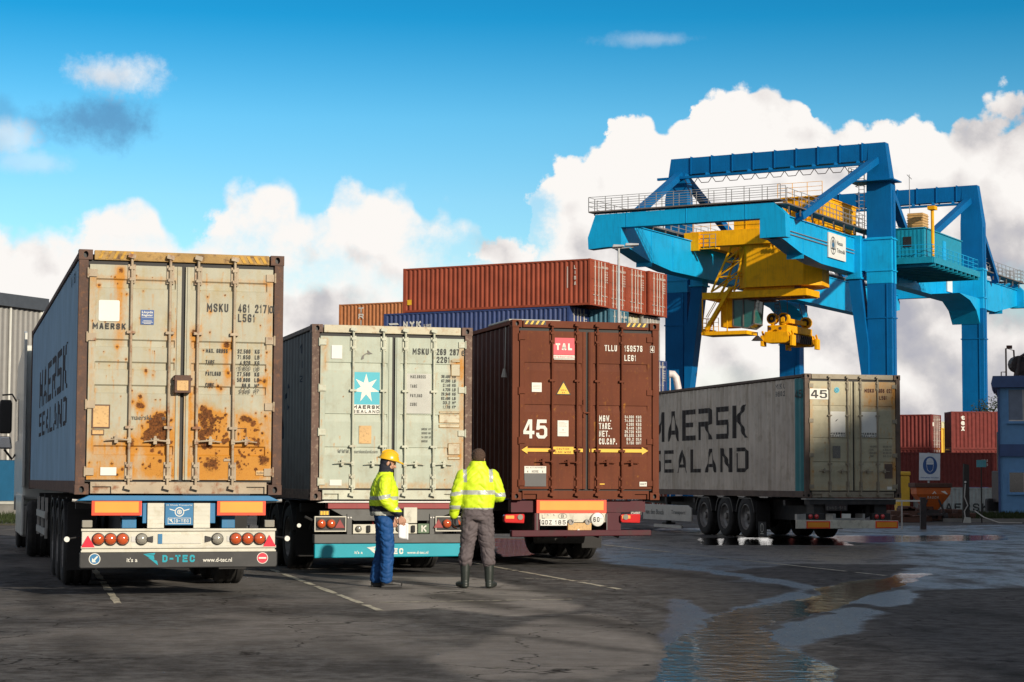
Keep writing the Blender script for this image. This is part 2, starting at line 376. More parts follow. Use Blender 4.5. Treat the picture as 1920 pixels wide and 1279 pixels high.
mk('rusty', (.10, .045, .03), .85, var=.35, dirt=.6, dirtcol=(.05, .03, .02), dscale=3, bump=.5, bscale=12)
mk('orange_hopper', (.60, .13, .02), .5, dirt=.4, dirtcol=(.25, .07, .03))
mk('wood_dark', (.035, .03, .026), .85, var=.3)
mk('rope_pale', (.5, .48, .44), .7)
mk('grass', (.035, .048, .018), .85, var=.4, scale=6, spec=.1)
mk('leaf_dark', (.03, .045, .02), .8, var=.4)
mk('machine_dark', (.03, .024, .024), .6, var=.4, dirt=.5, dirtcol=(.10, .04, .03))
mk('lamp_grey', (.42, .43, .44), .45, .3)
mk('pipe_pink', (.66, .58, .56), .45)
mk('sign_white', (.62, .66, .70), .5)
mk('sign_teal', (.08, .30, .33), .5)
# people
mk('hivis', (.66, .86, .02), .55, var=.04, bump=.15, bscale=30)
mk('stripe', (.50, .52, .47), .35, .2, var=.05)
mk('navy_cloth', (.014, .016, .028), .8, bump=.2)
mk('work_blue', (.004, .065, .23), .75, var=.2, scale=8, bump=.3, bscale=25)
mk('grey_cloth', (.11, .09, .095), .8, var=.15, scale=8, bump=.3, bscale=25)
mk('boot_green', (.022, .028, .024), .45, var=.2)
mk('shoe', (.015, .014, .014), .5)
mk('skin', (.50, .27, .18), .5, var=.08, scale=20)
mk('hair', (.07, .038, .024), .75, var=.4, scale=90, bump=.8, bscale=160)
mk('hair_dark', (.02, .014, .012), .7, var=.4, scale=90)
mk('hazard_dirty', (.50, .27, .015), .6, dirt=1, dirtcol=(.13, .055, .025), dscale=10, var=.2)
mk('helmet', (.86, .50, .01), .3, var=.04, coat=.5)
mk('glove', (.03, .027, .025), .7, bump=.4)
mk('paper', (.80, .82, .84), .6, var=.03)

# ------------------------------------------------------------------ lettering as flat painted meshes
def text_geo(s, bold=0.0, spacing=1.0):
    c = bpy.data.curves.new('t', 'FONT'); c.body = s; c.size = 1; c.resolution_u = 2; c.offset = bold; c.space_character = spacing
    o = bpy.data.objects.new('t', c); COL.objects.link(o); dg = bpy.context.evaluated_depsgraph_get()
    me = bpy.data.meshes.new_from_object(o.evaluated_get(dg)); vs_ = [tuple(v.co) for v in me.vertices]; fs = [tuple(p.vertices) for p in me.polygons]
    bpy.data.objects.remove(o); bpy.data.curves.remove(c); bpy.data.meshes.remove(me)
    return vs_, fs
def fit(vs_, w, h):
    x0 = min(v[0] for v in vs_); x1 = max(v[0] for v in vs_); y0 = min(v[1] for v in vs_); y1 = max(v[1] for v in vs_)
    return [((v[0] - x0) / (x1 - x0) * w, (v[1] - y0) / (y1 - y0) * h) for v in vs_]

# condensed stencil-like capitals as single strokes of even width (unit box)
_O = [(.5, 0), (.78, .0), (1, .15), (1, .85), (.78, 1), (.22, 1), (0, .85), (0, .15), (.22, 0), (.5, 0)]
GL = {'0': [_O], 'O': [_O], 'Q': [_O, [(.6, .25), (1, -.05)]], 'C': [[(1, .75), (1, .86), (.78, 1), (.22, 1), (0, .85), (0, .15), (.22, 0), (.78, 0), (1, .14), (1, .25)]],
      'G': [[(1, .78), (1, .86), (.78, 1), (.22, 1), (0, .85), (0, .15), (.22, 0), (.78, 0), (1, .14), (1, .46), (.58, .46)]], 'D': [[(0, 0), (.7, 0), (1, .18), (1, .82), (.7, 1), (0, 1), (0, 0)]],
      '1': [[(.1, .78), (.6, 1), (.6, 0)]], '2': [[(0, .76), (0, .86), (.22, 1), (.78, 1), (1, .86), (1, .64), (0, .08), (0, 0), (1, 0)]], '3': [[(0, .8), (.2, 1), (.78, 1), (1, .86), (1, .66), (.75, .53), (.4, .53)], [(.75, .53), (1, .4), (1, .14), (.78, 0), (.2, 0), (0, .18)]],
      '4': [[(.72, 0), (.72, 1), (0, .28), (0, .22), (1, .22)]], '5': [[(.95, 1), (.08, 1), (.05, .55), (.7, .6), (1, .45), (1, .15), (.75, 0), (.2, 0), (0, .15)]], '6': [[(.95, .86), (.75, 1), (.22, 1), (0, .85), (0, .15), (.22, 0), (.78, 0), (1, .15), (1, .42), (.78, .57), (.22, .57), (.03, .47)]],
      '7': [[(0, 1), (1, 1), (.35, 0)]], '8': [[(.25, .53), (0, .38), (0, .14), (.22, 0), (.78, 0), (1, .14), (1, .38), (.75, .53), (.25, .53), (.05, .66), (.05, .87), (.25, 1), (.75, 1), (.95, .87), (.95, .66), (.75, .53)]],
      '9': [[(.05, .14), (.25, 0), (.78, 0), (1, .15), (1, .85), (.78, 1), (.22, 1), (0, .85), (0, .58), (.22, .43), (.78, .43), (.97, .53)]],
      'A': [[(0, 0), (.42, 1), (.58, 1), (1, 0)], [(.16, .28), (.84, .28)]], 'B': [[(0, 0), (.75, 0), (1, .14), (1, .4), (.78, .53), (0, .53)], [(.78, .53), (.94, .66), (.94, .87), (.74, 1), (0, 1), (0, 0)]], 'E': [[(1, 1), (0, 1), (0, 0), (1, 0)], [(0, .52), (.85, .52)]],
      'F': [[(1, 1), (0, 1), (0, 0)], [(0, .52), (.85, .52)]], 'H': [[(0, 0), (0, 1)], [(1, 0), (1, 1)], [(0, .5), (1, .5)]], 'I': [[(.5, 0), (.5, 1)]], 'J': [[(0, .2), (.2, 0), (.75, 0), (1, .18), (1, 1)]], 'K': [[(0, 0), (0, 1)], [(1, 1), (.05, .42)], [(.38, .6), (1, 0)]],
      'L': [[(0, 1), (0, 0), (1, 0)]], 'M': [[(0, 0), (0, 1), (.5, .35), (1, 1), (1, 0)]], 'N': [[(0, 0), (0, 1), (1, 0), (1, 1)]], 'P': [[(0, 0), (0, 1), (.78, 1), (1, .86), (1, .6), (.78, .46), (0, .46)]], 'R': [[(0, 0), (0, 1), (.78, 1), (1, .86), (1, .62), (.78, .48), (0, .48)], [(.55, .48), (1, 0)]],
      'S': [[(1, .8), (1, .87), (.78, 1), (.22, 1), (0, .87), (0, .66), (.2, .55), (.8, .45), (1, .34), (1, .13), (.78, 0), (.22, 0), (0, .13), (0, .2)]], 'T': [[(0, 1), (1, 1)], [(.5, 1), (.5, 0)]], 'U': [[(0, 1), (0, .15), (.22, 0), (.78, 0), (1, .15), (1, 1)]],
      'V': [[(0, 1), (.5, 0), (1, 1)]], 'W': [[(0, 1), (.22, 0), (.5, .7), (.78, 0), (1, 1)]], 'X': [[(0, 0), (1, 1)], [(0, 1), (1, 0)]], 'Y': [[(0, 1), (.5, .5), (1, 1)], [(.5, .5), (.5, 0)]], 'Z': [[(0, 1), (1, 1), (0, 0), (1, 0)]],
      '.': [[(.5, 0), (.5, .07)]], ',': [[(.5, .05), (.3, -.12)]], '-': [[(0, .48), (1, .48)]], '\u00b3': [[(.1, 1), (.9, 1), (.9, .6), (.1, .6)], [(.3, .8), (.9, .8)]]}
GW = {'M': 1.35, 'W': 1.4, '1': .6, 'I': .25, '.': .28, ',': .28, ' ': .75, '\u00b3': .5, 'L': .9, 'T': 1.0, '-': .7}
def stroke_text(s, w, h, wt=.13):
    """returns verts, faces of a string in a w x h box; wt = stroke width as a share of the height"""
    t = wt * h; gap = .42; adv = []; x = 0
    for ch in s: g = GW.get(ch, 1); adv.append((x, g)); x += g + gap
    tot = x - gap; sc = w / tot; vs_ = []; fs = []
    for ch, (x0, g) in zip(s, adv):
        for line_ in GL.get(ch, []):
            bw = min(t * .9, g * sc * (.34 if wt < .2 else .44)) if g > .3 else t * .9
            P_ = [(x0 * sc + bw / 2 + p[0] * max(1e-4, g * sc - bw), t / 2 + p[1] * (h - t)) for p in line_]; closed = len(P_) > 3 and abs(P_[0][0] - P_[-1][0]) + abs(P_[0][1] - P_[-1][1]) < 1e-6
            n = len(P_); b = len(vs_)
            for i in range(n):
                a_ = P_[i - 1] if i > 0 else (P_[-2] if closed else None); c_ = P_[i + 1] if i < n - 1 else (P_[1] if closed else None); p = P_[i]
                ds = [Vector((p[0] - a_[0], p[1] - a_[1])).normalized()] if a_ else []
                if c_: ds.append(Vector((c_[0] - p[0], c_[1] - p[1])).normalized())
                if len(ds) == 1: nrm = Vector((-ds[0].y, ds[0].x)); k_ = 1; ex = ds[0] * (t * .5 * (-1 if i == 0 else 1))
                else:
                    nrm = Vector((-(ds[0] + ds[1]).y, (ds[0] + ds[1]).x)); nrm = nrm.normalized() if nrm.length > .05 else Vector((-ds[0].y, ds[0].x)); k_ = 1 / max(.45, abs(nrm.dot(Vector((-ds[0].y, ds[0].x))))); ex = Vector((0, 0))
                q = Vector(p) + ex * .0
                if len(ds) == 1 and ch not in ',': q = Vector(p) + ex * (1 if abs(ds[0].x) < .5 or True else 0) * .98
                # strokes are as wide across as down
                hw = nrm * (k_ / 2); vs_.append((q.x + hw.x * bw, q.y + hw.y * t)); vs_.append((q.x - hw.x * bw, q.y - hw.y * t))
            fs += [(b + 2 * i, b + 2 * i + 1, b + 2 * i + 3, b + 2 * i + 2) for i in range(n - 1)]
    return vs_, fs
def glyphs(s, w, h, bold):
    if all(ch in GL or ch == ' ' for ch in s): return stroke_text(s, w, h, .15 + bold * 1.6)
    v, f = text_geo(s, bold); return fit(v, w, h), f
def rear_map(y): return lambda a, b: (a, y, b)
def letters(parent, name, items, m, fmap, bold=0.0, label=None):
    """items: (text, a, b, width, height); fmap turns (a, b) into a point on the surface"""
    if 1 < len(items) <= 5:
        for it in items: o = letters(parent, name, [it], m, fmap, bold, label)
        return o
    mb = MB()
    for it in items:
        s, a, b, w, h = it[:5]
        v, f = glyphs(s, w, h, bold if len(it) < 6 else it[5])
        mb.add([fmap(a + p[0], b + p[1]) for p in v], f)
    o = mb.build(name, m, parent)
    if label: o['label'] = label
    return o
def poly_mark(parent, name, polys, m, fmap, label=None):
    mb = MB()
    for p in polys: mb.add([fmap(*q) for q in p], [tuple(range(len(p)))])
    o = mb.build(name, m, parent)
    if label: o['label'] = label
    return o
def rect(a0, a1, b0, b1): return [(a0, b0), (a1, b0), (a1, b1), (a0, b1)]
def circ(cx, cy, r, n=28, ry=None):
    ry = ry or r
    return [(cx + r * math.cos(2 * math.pi * k / n), cy + ry * math.sin(2 * math.pi * k / n)) for k in range(n)]
def ring(cx, cy, r, t, n=28, ry=None):
    ry = ry or r; out = []
    for k in range(n):
        a, b = 2 * math.pi * k / n, 2 * math.pi * (k + 1) / n
        out.append([(cx + q * math.cos(x), cy + q2 * math.sin(x)) for x, q, q2 in ((a, r, ry), (b, r, ry), (b, r - t, ry - t), (a, r - t, ry - t))])
    return out

# ------------------------------------------------------------------ container pieces
PITCH, DEP = .278, .036
def corr(y, p=PITCH, d=DEP):
    t = (y / p) % 1.0
    if t < .26: return 0
    if t < .50: return d * (t - .26) / .24
    if t < .76: return d
    return d * (1 - (t - .76) / .24)
def corr_breaks(a, b, p=PITCH):
    s = set([a, b]); k = math.floor(a / p) - 1
    while k * p < b + p:
        for f in (0, .26, .5, .76):
            q = (k + f) * p
            if a < q < b: s.add(round(q, 5))
        k += 1
    return sorted(s)
def corr_sheet(mb, fn, a, b, lo_, hi_, p=PITCH, d=DEP):
    """fn(t, h, depth) -> point"""
    ys = corr_breaks(a, b, p); vs_ = []
    for y in ys: vs_ += [fn(y, lo_, corr(y, p, d)), fn(y, hi_, corr(y, p, d))]
    mb.add(vs_, [(2 * i, 2 * i + 2, 2 * i + 3, 2 * i + 1) for i in range(len(ys) - 1)])
def side_letters(parent, name, items, m, L, xface, bold=0.0):
    """lettering painted on the corrugated left wall, read from outside; a = distance from the rear of the first letter"""
    bm = bmesh.new()
    for s, a, b, w, h in items:
        if isinstance(s, str):
            v, f = glyphs(s, w, h, bold)
        else: v, f = s
        base = [bm.verts.new((0, a - p[0], b + p[1])) for p in v]
        for q in f:
            try: bm.faces.new([base[i] for i in q])
            except ValueError: pass
    ys = [v.co.y for v in bm.verts]
    for y in corr_breaks(min(ys), max(ys))[1:-1]:
        bmesh.ops.bisect_plane(bm, geom=bm.verts[:] + bm.edges[:] + bm.faces[:], plane_co=(0, y, 0), plane_no=(0, 1, 0))
    for v in bm.verts: v.co.x = xface + corr(v.co.y) - .004
    me = bpy.data.meshes.new(name); bm.to_mesh(me); bm.free()
    return put(name, me, m, parent)

def vnoise(nx, nz, sc, seed, octv=5):
    rng = np.random.RandomState(seed); out = np.zeros((nz, nx)); amp = 1; tot = 0
    for o in range(octv):
        gx, gz = max(2, int(sc * 2 ** o * nx / nz) + 2), max(2, int(sc * 2 ** o) + 2)
        g = rng.rand(gz, gx); x = np.linspace(0, gx - 1.001, nx); z = np.linspace(0, gz - 1.001, nz)
        xi, zi = x.astype(int), z.astype(int); fx, fz = x - xi, z - zi; fx = fx * fx * (3 - 2 * fx); fz = fz * fz * (3 - 2 * fz)
        a = g[zi][:, xi]; b = g[zi][:, xi + 1]; c = g[zi + 1][:, xi]; d = g[zi + 1][:, xi + 1]
        out += amp * ((a * (1 - fx) + b * fx) * (1 - fz)[:, None] + (c * (1 - fx) + d * fx) * fz[:, None]); tot += amp; amp *= .55
    return out / tot

def rust_field(X, Z, spec, seed):
    stain = np.zeros_like(X); rust = np.zeros_like(X); rng = np.random.RandomState(seed)
    nn = vnoise(X.shape[1], X.shape[0], 6, seed)
    for k in spec:
        if k[0] == 'spot':        # x, z, r, strength, trail
            _, x, z, r, s, tr = k
            g = np.exp(-(((X - x) / r) ** 2 + ((Z - z) / (r * 1.1)) ** 2)); rust += s * g
            stain += s * .9 * np.exp(-(((X - x) / (r * 1.9)) ** 2 + ((Z - z) / (r * 1.9)) ** 2))
            if tr: stain += s * .8 * np.exp(-((X - x) / (r * .9)) ** 2) * np.where(Z < z, np.exp((Z - z) / tr), 0)
        elif k[0] == 'zone':      # x0 x1 z0 z1 stain rust soft
            _, x0, x1, z0, z1, s, ru, so = k
            e_ = lambda v, a, b: 1 / (1 + np.exp(-np.clip((v - a) / so * 4, -30, 30))) * 1 / (1 + np.exp(-np.clip((b - v) / so * 4, -30, 30)))
            g = e_(X, x0, x1) * e_(Z, z0, z1) * (.35 + 1.3 * nn); stain += s * g; rust += ru * g
        elif k[0] == 'streak':    # n, x0, x1, z0, z1, longest
            _, n_, x0, x1, z0, z1, ln = k
            for _i in range(n_):
                x, z, w, q = rng.uniform(x0, x1), rng.uniform(z0, z1), rng.uniform(.003, .012), rng.uniform(.15, 1) * ln
                g = np.exp(-((X - x - .004 * np.sin(Z * 21 + x * 90)) / w) ** 2) * np.where(Z < z, np.exp((Z - z) / (q * .5)), 0)
                stain += rng.uniform(.35, .9) * g; rust += rng.uniform(0, .75) * g * np.exp((Z - z) / (q * .25)) * (Z < z)
        elif k[0] == 'rand':      # n, rmin, rmax, strength, trail, x0,x1,z0,z1
            _, n_, ra, rb, s, tr, x0, x1, z0, z1 = k
            for _i in range(n_):
                x, z, r = rng.uniform(x0, x1), rng.uniform(z0, z1), ra + (rb - ra) * rng.rand() ** 2
                rust += s * np.exp(-(((X - x) / r) ** 2 + ((Z - z) / r) ** 2))
                stain += .6 * s * np.exp(-(((X - x) / (r * 1.6)) ** 2 + ((Z - z) / (r * 1.6)) ** 2))
                stain += .45 * s * np.exp(-((X - x) / (r * .8)) ** 2) * np.where(Z < z, np.exp((Z - z) / tr), 0)
    return stain, rust
def door_panel(parent, name, x0, x1, z0, z1, y, bands, m, step=.03, margin=.07, spec=(), seed=1, soft=False, label=None, edge=True):
    """door leaf as a pressed sheet: bands of (z_bottom, z_top, depth)"""
    nx, nz = int((x1 - x0) / step) + 2, int((z1 - z0) / step) + 2
    zs = set(np.linspace(z0, z1, nz))
    for a, b, d in bands: zs |= {a, b - .006, b} if not soft else {a, b, a + .018, b - .018}
    zs = np.array(sorted(zs)); xs = set(np.linspace(x0, x1, nx)) | {x0 + margin, x0 + margin + .012, x1 - margin, x1 - margin - .012}; xs = np.array(sorted(xs))
    X, Z = np.meshgrid(xs, zs); D = np.zeros_like(X)
    inx = np.clip((X - x0 - margin) / .012, 0, 1) * np.clip((x1 - margin - X) / .012, 0, 1)
    for a, b, d in bands:
        if soft: q = np.clip((Z - a) / .018, 0, 1) * np.clip((b - Z) / .018, 0, 1) * d
        else: q = np.where((Z >= a - 1e-6) & (Z <= b + 1e-6), np.where(Z > b - .003, 0, np.clip((Z - a) / (b - a - .006), 0, 1) * d), 0)
        D = np.maximum(D, q)
    dent = (vnoise(len(xs), len(zs), 4, seed + 50, 3) - .5) * .012
    Y = y + D * inx + dent * np.minimum(1, inx + .2)
    nxx, nzz = len(xs), len(zs)
    verts = np.stack([X, Y, Z], -1).reshape(-1, 3)
    idx = np.arange(nxx * nzz).reshape(nzz, nxx)
    faces = np.stack([idx[:-1, :-1], idx[:-1, 1:], idx[1:, 1:], idx[1:, :-1]], -1).reshape(-1, 4)
    vl = [tuple(v) for v in verts]; fl = [tuple(int(i) for i in f) for f in faces]
    # returned edge all round so the leaf has thickness
    border = list(idx[0, :]) + list(idx[1:, -1]) + list(idx[-1, -2::-1]) + list(idx[-2:0, 0]); nb = len(border); b0 = len(vl)
    for i in border: v = vl[i]; vl.append((v[0], y + .05, v[2]))
    for k in range(nb): fl.append((int(border[(k + 1) % nb]), int(border[k]), b0 + k, b0 + (k + 1) % nb))
    me = bpy.data.meshes.new(name); me.from_pydata(vl, [], fl); me.update()
    st, ru = rust_field(X, Z, spec, seed) if spec else (np.zeros_like(X), np.zeros_like(X))
    for nm, arr in (('stain', st), ('rust', ru)):
        at = me.attributes.new(nm, 'FLOAT', 'POINT'); at.data.foreach_set('value', np.concatenate([arr.reshape(-1), np.zeros(nb)]).astype(np.float32))
    o = put(name, me, m, parent)
    if label: o['label'] = label
    return o
def casting(mb, x0, x1, y0, y1, z0, z1, rear=True, holeside=-1):
    """corner casting block with a recessed oblong hole in the rear face and in the outer side face"""
    def holed(P, a0, a1, b0, b1, ra, rb, dep):
        n = 12; ca, cb = (a0 + a1) / 2, (b0 + b1) / 2; outer = []; inner = []; back = []
        for k in range(n):
            t = 2 * math.pi * (k + .5) / n; c, s = math.cos(t), math.sin(t)
            q = max(abs(c), abs(s)); outer.append(P(ca + c / q * (a1 - a0) / 2, cb + s / q * (b1 - b0) / 2, 0))
            inner.append(P(ca + c * ra, cb + s * rb, 0)); back.append(P(ca + c * ra, cb + s * rb, dep))
        cc = mb.c
        mb.add(outer + inner, [(k, (k + 1) % n, n + (k + 1) % n, n + k) for k in range(n)])
        # fill the rectangle's own corners
        for sa in (-1, 1):
            for sb in (-1, 1):
                pass
        mb.mat(1).add(inner + back, [(k, (k + 1) % n, n + (k + 1) % n, n + k) for k in range(n)] + [tuple(range(n, 2 * n))]); mb.mat(cc)
    holed(lambda a, b, d: (a, y0 + d, b), x0, x1, z0, z1, .030, .040, .05)
    xo, s_ = (x0, 1) if holeside < 0 else (x1, -1)
    holed(lambda a, b, d: (xo + s_ * d, a, b), y0, y1, z0, z1, .042, .030, .05)
    xi = x1 if holeside < 0 else x0
    mb.add([(xi, y0, z0), (xi, y1, z0), (xi, y1, z1), (xi, y0, z1)], [(0, 1, 2, 3)])
    mb.add([(x0, y1, z0), (x1, y1, z0), (x1, y1, z1), (x0, y1, z1)], [(0, 1, 2, 3)])
    for z in (z0, z1): mb.add([(x0, y0, z), (x1, y0, z), (x1, y1, z), (x0, y1, z)], [(0, 1, 2, 3)])

BARX = (.253, .440, .577, .756)
def container(label, group, loc, L, W, H, side, frame, header, door, trim, bands, specs, step=.03, soft=False, lockbox=False, handle_z=.6, hinges=(.27, .92, 1.58, 2.3), plain_header=False, barmat=None, BARX=BARX, seed=1, psi=.2749, roofmat=None):
    root = thing('shipping_container', label, 'shipping container', loc, psi, group)
    P = {}; P['root'] = root
    PW = .11
    # walls
    for nm, x, s in (('side_wall', .018, 1), ('side_wall', W - .018, -1)):
        mb = MB(); corr_sheet(mb, lambda t, h, d: (x + s * d, t, h), .09, L - .09, .15, H - .09)
        P['wall' + str(s)] = mb.build(nm, M[side], root)
    mb = MB(); corr_sheet(mb, lambda t, h, d: (t, L - .03 - d, h), .09, W - .09, .15, H - .09, .25, .045); mb.build('front_wall', M[side], root)
    mb = MB(); corr_sheet(mb, lambda t, h, d: (h, t, H - .03 - d), .1, L - .1, .05, W - .05, .21, .018); mb.build('roof', M[roofmat or side], root)
    MB().box(.05, W - .05, .1, L - .05, .10, .148).build('floor', M['c4_frame'], root)
    # frame: posts and rails
    mb = MB()
    for x0, x1 in ((0, PW), (W - PW, W)):
        mb.prism([(x0, .003), (x1, .003), (x1, .05), (x0 + (.07 if x0 == 0 else 0), .09), (x0, .09)] if x0 == 0 else [(x0, .003), (x1, .003), (x1, .09), (x1 - .07, .09), (x0, .05)], 'z', .118, H - .118)
        mb.box(x0, x1, L - .09, L - .003, .118, H - .118)
    for x0, x1 in ((.004, .064), (W - .064, W - .004)):
        mb.box(x0, x1, .162, L - .162, H - .07, H - .008); mb.box(x0, x1 - .0, .162, L - .162, .012, .16)
    mb.box(.11, W - .11, L - .08, L - .01, .01, .15); mb.box(.11, W - .11, L - .07, L - .01, H - .1, H - .01)
    P['frame'] = mb.build('frame', M[frame], root, bevel=.004)
    # sill with forklift style recesses, header
    mb = MB(); mb.prism([(.178, .012), (.2, .012), (.2, .095), (.42, .095), (.42, .012), (W - .42, .012), (W - .42, .095), (W - .2, .095), (W - .2, .012), (W - .178, .012), (W - .178, .148), (.178, .148)], 'y', .006, .09)
    mb.box(.2, .42, .04, .085, .012, .095); mb.box(W - .42, W - .2, .04, .085, .012, .095)
    P['sill'] = mb.build('door_sill', [M[trim]], root)
    mb = MB(); mb.box(.178, W - .178, .004, .085, H - .118, H - .004)
    P['header'] = mb.build('door_header', M[header], root, bevel=.006)
    # castings
    for x0, hs_ in ((-.004, -1), (W - .158, 1)):
        for z0 in (0, H - .118):
            for y0 in (-.006, L - .172):
                mb = MB(); casting(mb, x0, x0 + .162, y0, y0 + .178, z0, z0 + .118, holeside=hs_); mb.build('corner_casting', [M[frame], M['black']], root)
    # gaskets behind the leaves
    mb = MB(); mb.box(PW + .001, W - PW - .001, .042, .052, .15, H - .12); P['gasket'] = mb.build('door_gasket', M['gasket'], root)
    mid = W * .506; zt, zb = H - .172, .175
    leaves = []
    for i, (xa, xb) in enumerate(((PW + .018, mid - .024), (mid + .024, W - PW - .018))):
        d = door_panel(root, 'door', xa, xb, zb, zt, .008, bands, M[door], step, .07, specs[i], seed + i * 3, soft)
        leaves.append(d)
        bm_ = M[barmat or trim]
        for bx in BARX[2 * i:2 * i + 2]:
            x = bx * W; mb = MB()
            mb.tube((x, -.022, .07), (x, -.022, H - .05), .017, 10)
            for z in (zb + .10, zt - .10): mb.box(x - .045, x + .045, -.006, .004, z - .11, z + .11); mb.box(x - .03, x + .03, -.042, -.004, z + .05, z + .085); mb.box(x - .03, x + .03, -.042, -.004, z - .085, z - .05)
            for z in (zb + .62, zt - .80): mb.box(x - .05, x + .05, -.041, .002, z - .016, z + .016)
            for z in (.085, H - .065):
                mb.box(x - .033, x + .033, -.045, .003, z - .022, z + .022); mb.bar((x - .045, -.05, z + .01), (x + .04, -.05, z - .012), .016, .05)
            mb.build('locking_bar', bm_, d, smooth_=40)
            # handle with its catch
            s = -1; mb = MB(); hz = handle_z + (.012 if bx in BARX[:1] else 0)
            if i == 0: a, b = x - .30 + .02, x
            else: a, b = (x, x + .30) if bx == BARX[2] else (x + .02, x + .29)
            xh = x
            mb.box(xh - .022, xh + .022, -.052, -.01, hz - .03, hz + .03)
            far = a if i == 0 else b
            mb.path([(xh, -.045, hz), ((xh + far) / 2, -.055, hz + .012), (far, -.035, hz - .004)], [.012, .010, .008], 8)
            cxh = xh + (far - xh) * .55; mb.box(cxh - .02, cxh + .02, -.06, .0, hz - .035, hz + .04); mb.tube((cxh, -.05, hz + .05), (cxh, -.062, hz + .05), .016, 10)
            mb.box(cxh - .05, cxh + .05, -.015, .002, hz + .02, hz + .032)
            mb.build('door_handle', bm_, d, smooth_=40)
        xe = xa if i == 0 else xb; s = -1 if i == 0 else 1
        for hz in hinges:
            mb = MB(); mb.box(min(xe - s * .085, xe + s * .03), max(xe - s * .085, xe + s * .03), -.012, .004, hz - .045, hz + .045)
            mb.tube((xe + s * .022, -.014, hz - .06), (xe + s * .022, -.014, hz + .06), .013, 8); mb.build('hinge', bm_, d, bevel=.003)
    P['doors'] = leaves
    # vertical flange beside the centre joint
    MB().box(mid - .075, mid - .045, -.004, .009, zb, zt).build('door_edge', M[door], leaves[0]); MB().box(mid + .045, mid + .075, -.0045, .009, zb, zt).build('door_edge', M[door], leaves[1])
    if lockbox:
        mb = MB(); mb.box(mid - .10, mid + .09, -.10, .004, 1.21, 1.42); mb.box(mid - .12, mid + .11, -.085, .002, 1.36, 1.39); mb.mat(1).box(mid - .075, mid + .06, -.106, -.1, 1.235, 1.355)
        mb.build('lock_box', [M['c1_frame'], M['gold_plate']], root, bevel=.006)
    return P
def mark(door, name, polys, m, y=-.002, label=None): return poly_mark(door, name, polys, m, rear_map(y), label)
TY = -.0035

# big side lettering in condensed block capitals
BL = {'M': [[(0, 0), (.16, 0), (.16, .62), (.5, .12), (.84, .62), (.84, 0), (1, 0), (1, 1), (.84, 1), (.5, .42), (.16, 1), (0, 1)]],
      'A': [[(0, 0), (.19, 0), (.5, .86), (.5, 1), (.4, 1)], [(.81, 0), (1, 0), (.6, 1), (.5, 1), (.5, .86)], [(.269, .22), (.731, .22), (.68, .36), (.32, .36)]],
      'E': [[(0, 0), (1, 0), (1, .16), (.2, .16), (.2, .43), (.85, .43), (.85, .58), (.2, .58), (.2, .84), (1, .84), (1, 1), (0, 1)]],
      'R': [[(0, 0), (.2, 0), (.2, .42), (.48, .42), (.78, 0), (1, 0), (.7, .42), (.97, .5), (.97, .92), (.85, 1), (0, 1), (0, .84), (.78, .84), (.78, .58), (0, .58)]],
      'S': [[(0, 0), (.9, 0), (1, .1), (1, .5), (.88, .59), (.2, .59), (.2, .84), (1, .84), (1, 1), (.1, 1), (0, .9), (0, .52), (.12, .43), (.8, .43), (.8, .16), (0, .16)]],
      'K': [[(0, 0), (.2, 0), (.2, .4), (.34, .5), (.76, 0), (1, 0), (.5, .6), (.96, 1), (.7, 1), (.2, .6), (.2, 1), (0, 1)]],
      'L': [[(0, 0), (1, 0), (1, .16), (.2, .16), (.2, 1), (0, 1)]],
      'N': [[(0, 0), (.18, 0), (.18, .68), (.78, 0), (1, 0), (1, 1), (.82, 1), (.82, .32), (.22, 1), (0, 1)]],
      'D': [[(0, 0), (.82, 0), (1, .16), (1, .84), (.82, 1), (0, 1), (0, .84), (.76, .84), (.8, .78), (.8, .22), (.76, .16), (.2, .16), (.2, .78), (0, .78)]]}
BL['4'] = [[(.55, 0), (.8, 0), (.8, 1), (.55, 1)], [(0, .22), (.55, .22), (.55, .40), (0, .40)], [(.8, .22), (1, .22), (1, .40), (.8, .40)], [(0, .40), (.24, .40), (.55, .78), (.55, 1), (.45, 1)]]
BL['5'] = [[(0, .30), (0, .14), (.2, 0), (.76, 0), (1, .15), (1, .52), (.8, .68), (.30, .68), (.32, .82), (.94, .82), (.94, 1), (.08, 1), (.0, .46), (.27, .46), (.34, .52), (.65, .52), (.73, .45), (.73, .22), (.65, .16), (.35, .16), (.27, .22), (.27, .30)]]
def numerals(parent, a, b, w, h, m_, y):
    cw = w * .46
    for k, ch in enumerate('45'): poly_mark(parent, 'numeral', [[(a + k * w * .54 + x * cw, b + z * h) for x, z in p] for p in BL[ch]], m_, rear_map(y))
def block(word, a0, a1, b, h, gap=.22):
    n = len(word); w = (a0 - a1) / (n + (n - 1) * gap); out = []
    for k, ch in enumerate(word):
        for p in BL[ch]:
            out.append((([(x * w, y * h) for x, y in p], [tuple(range(len(p)))]), a0 - k * w * (1 + gap), b, 0, 0))
    return out

# ------------------------------------------------------------------ the four containers on trailers
PSI = .2749
C1 = (-5.1256, 23.498); C2 = (-2.9441, 29.337); C3 = (.0096, 32.042); C4 = (6.8274, 46.454)
F1, F2, F3, F4 = 1.211, 1.097, 1.089, 1.024
BOXES = 'containers riding on road trailers'
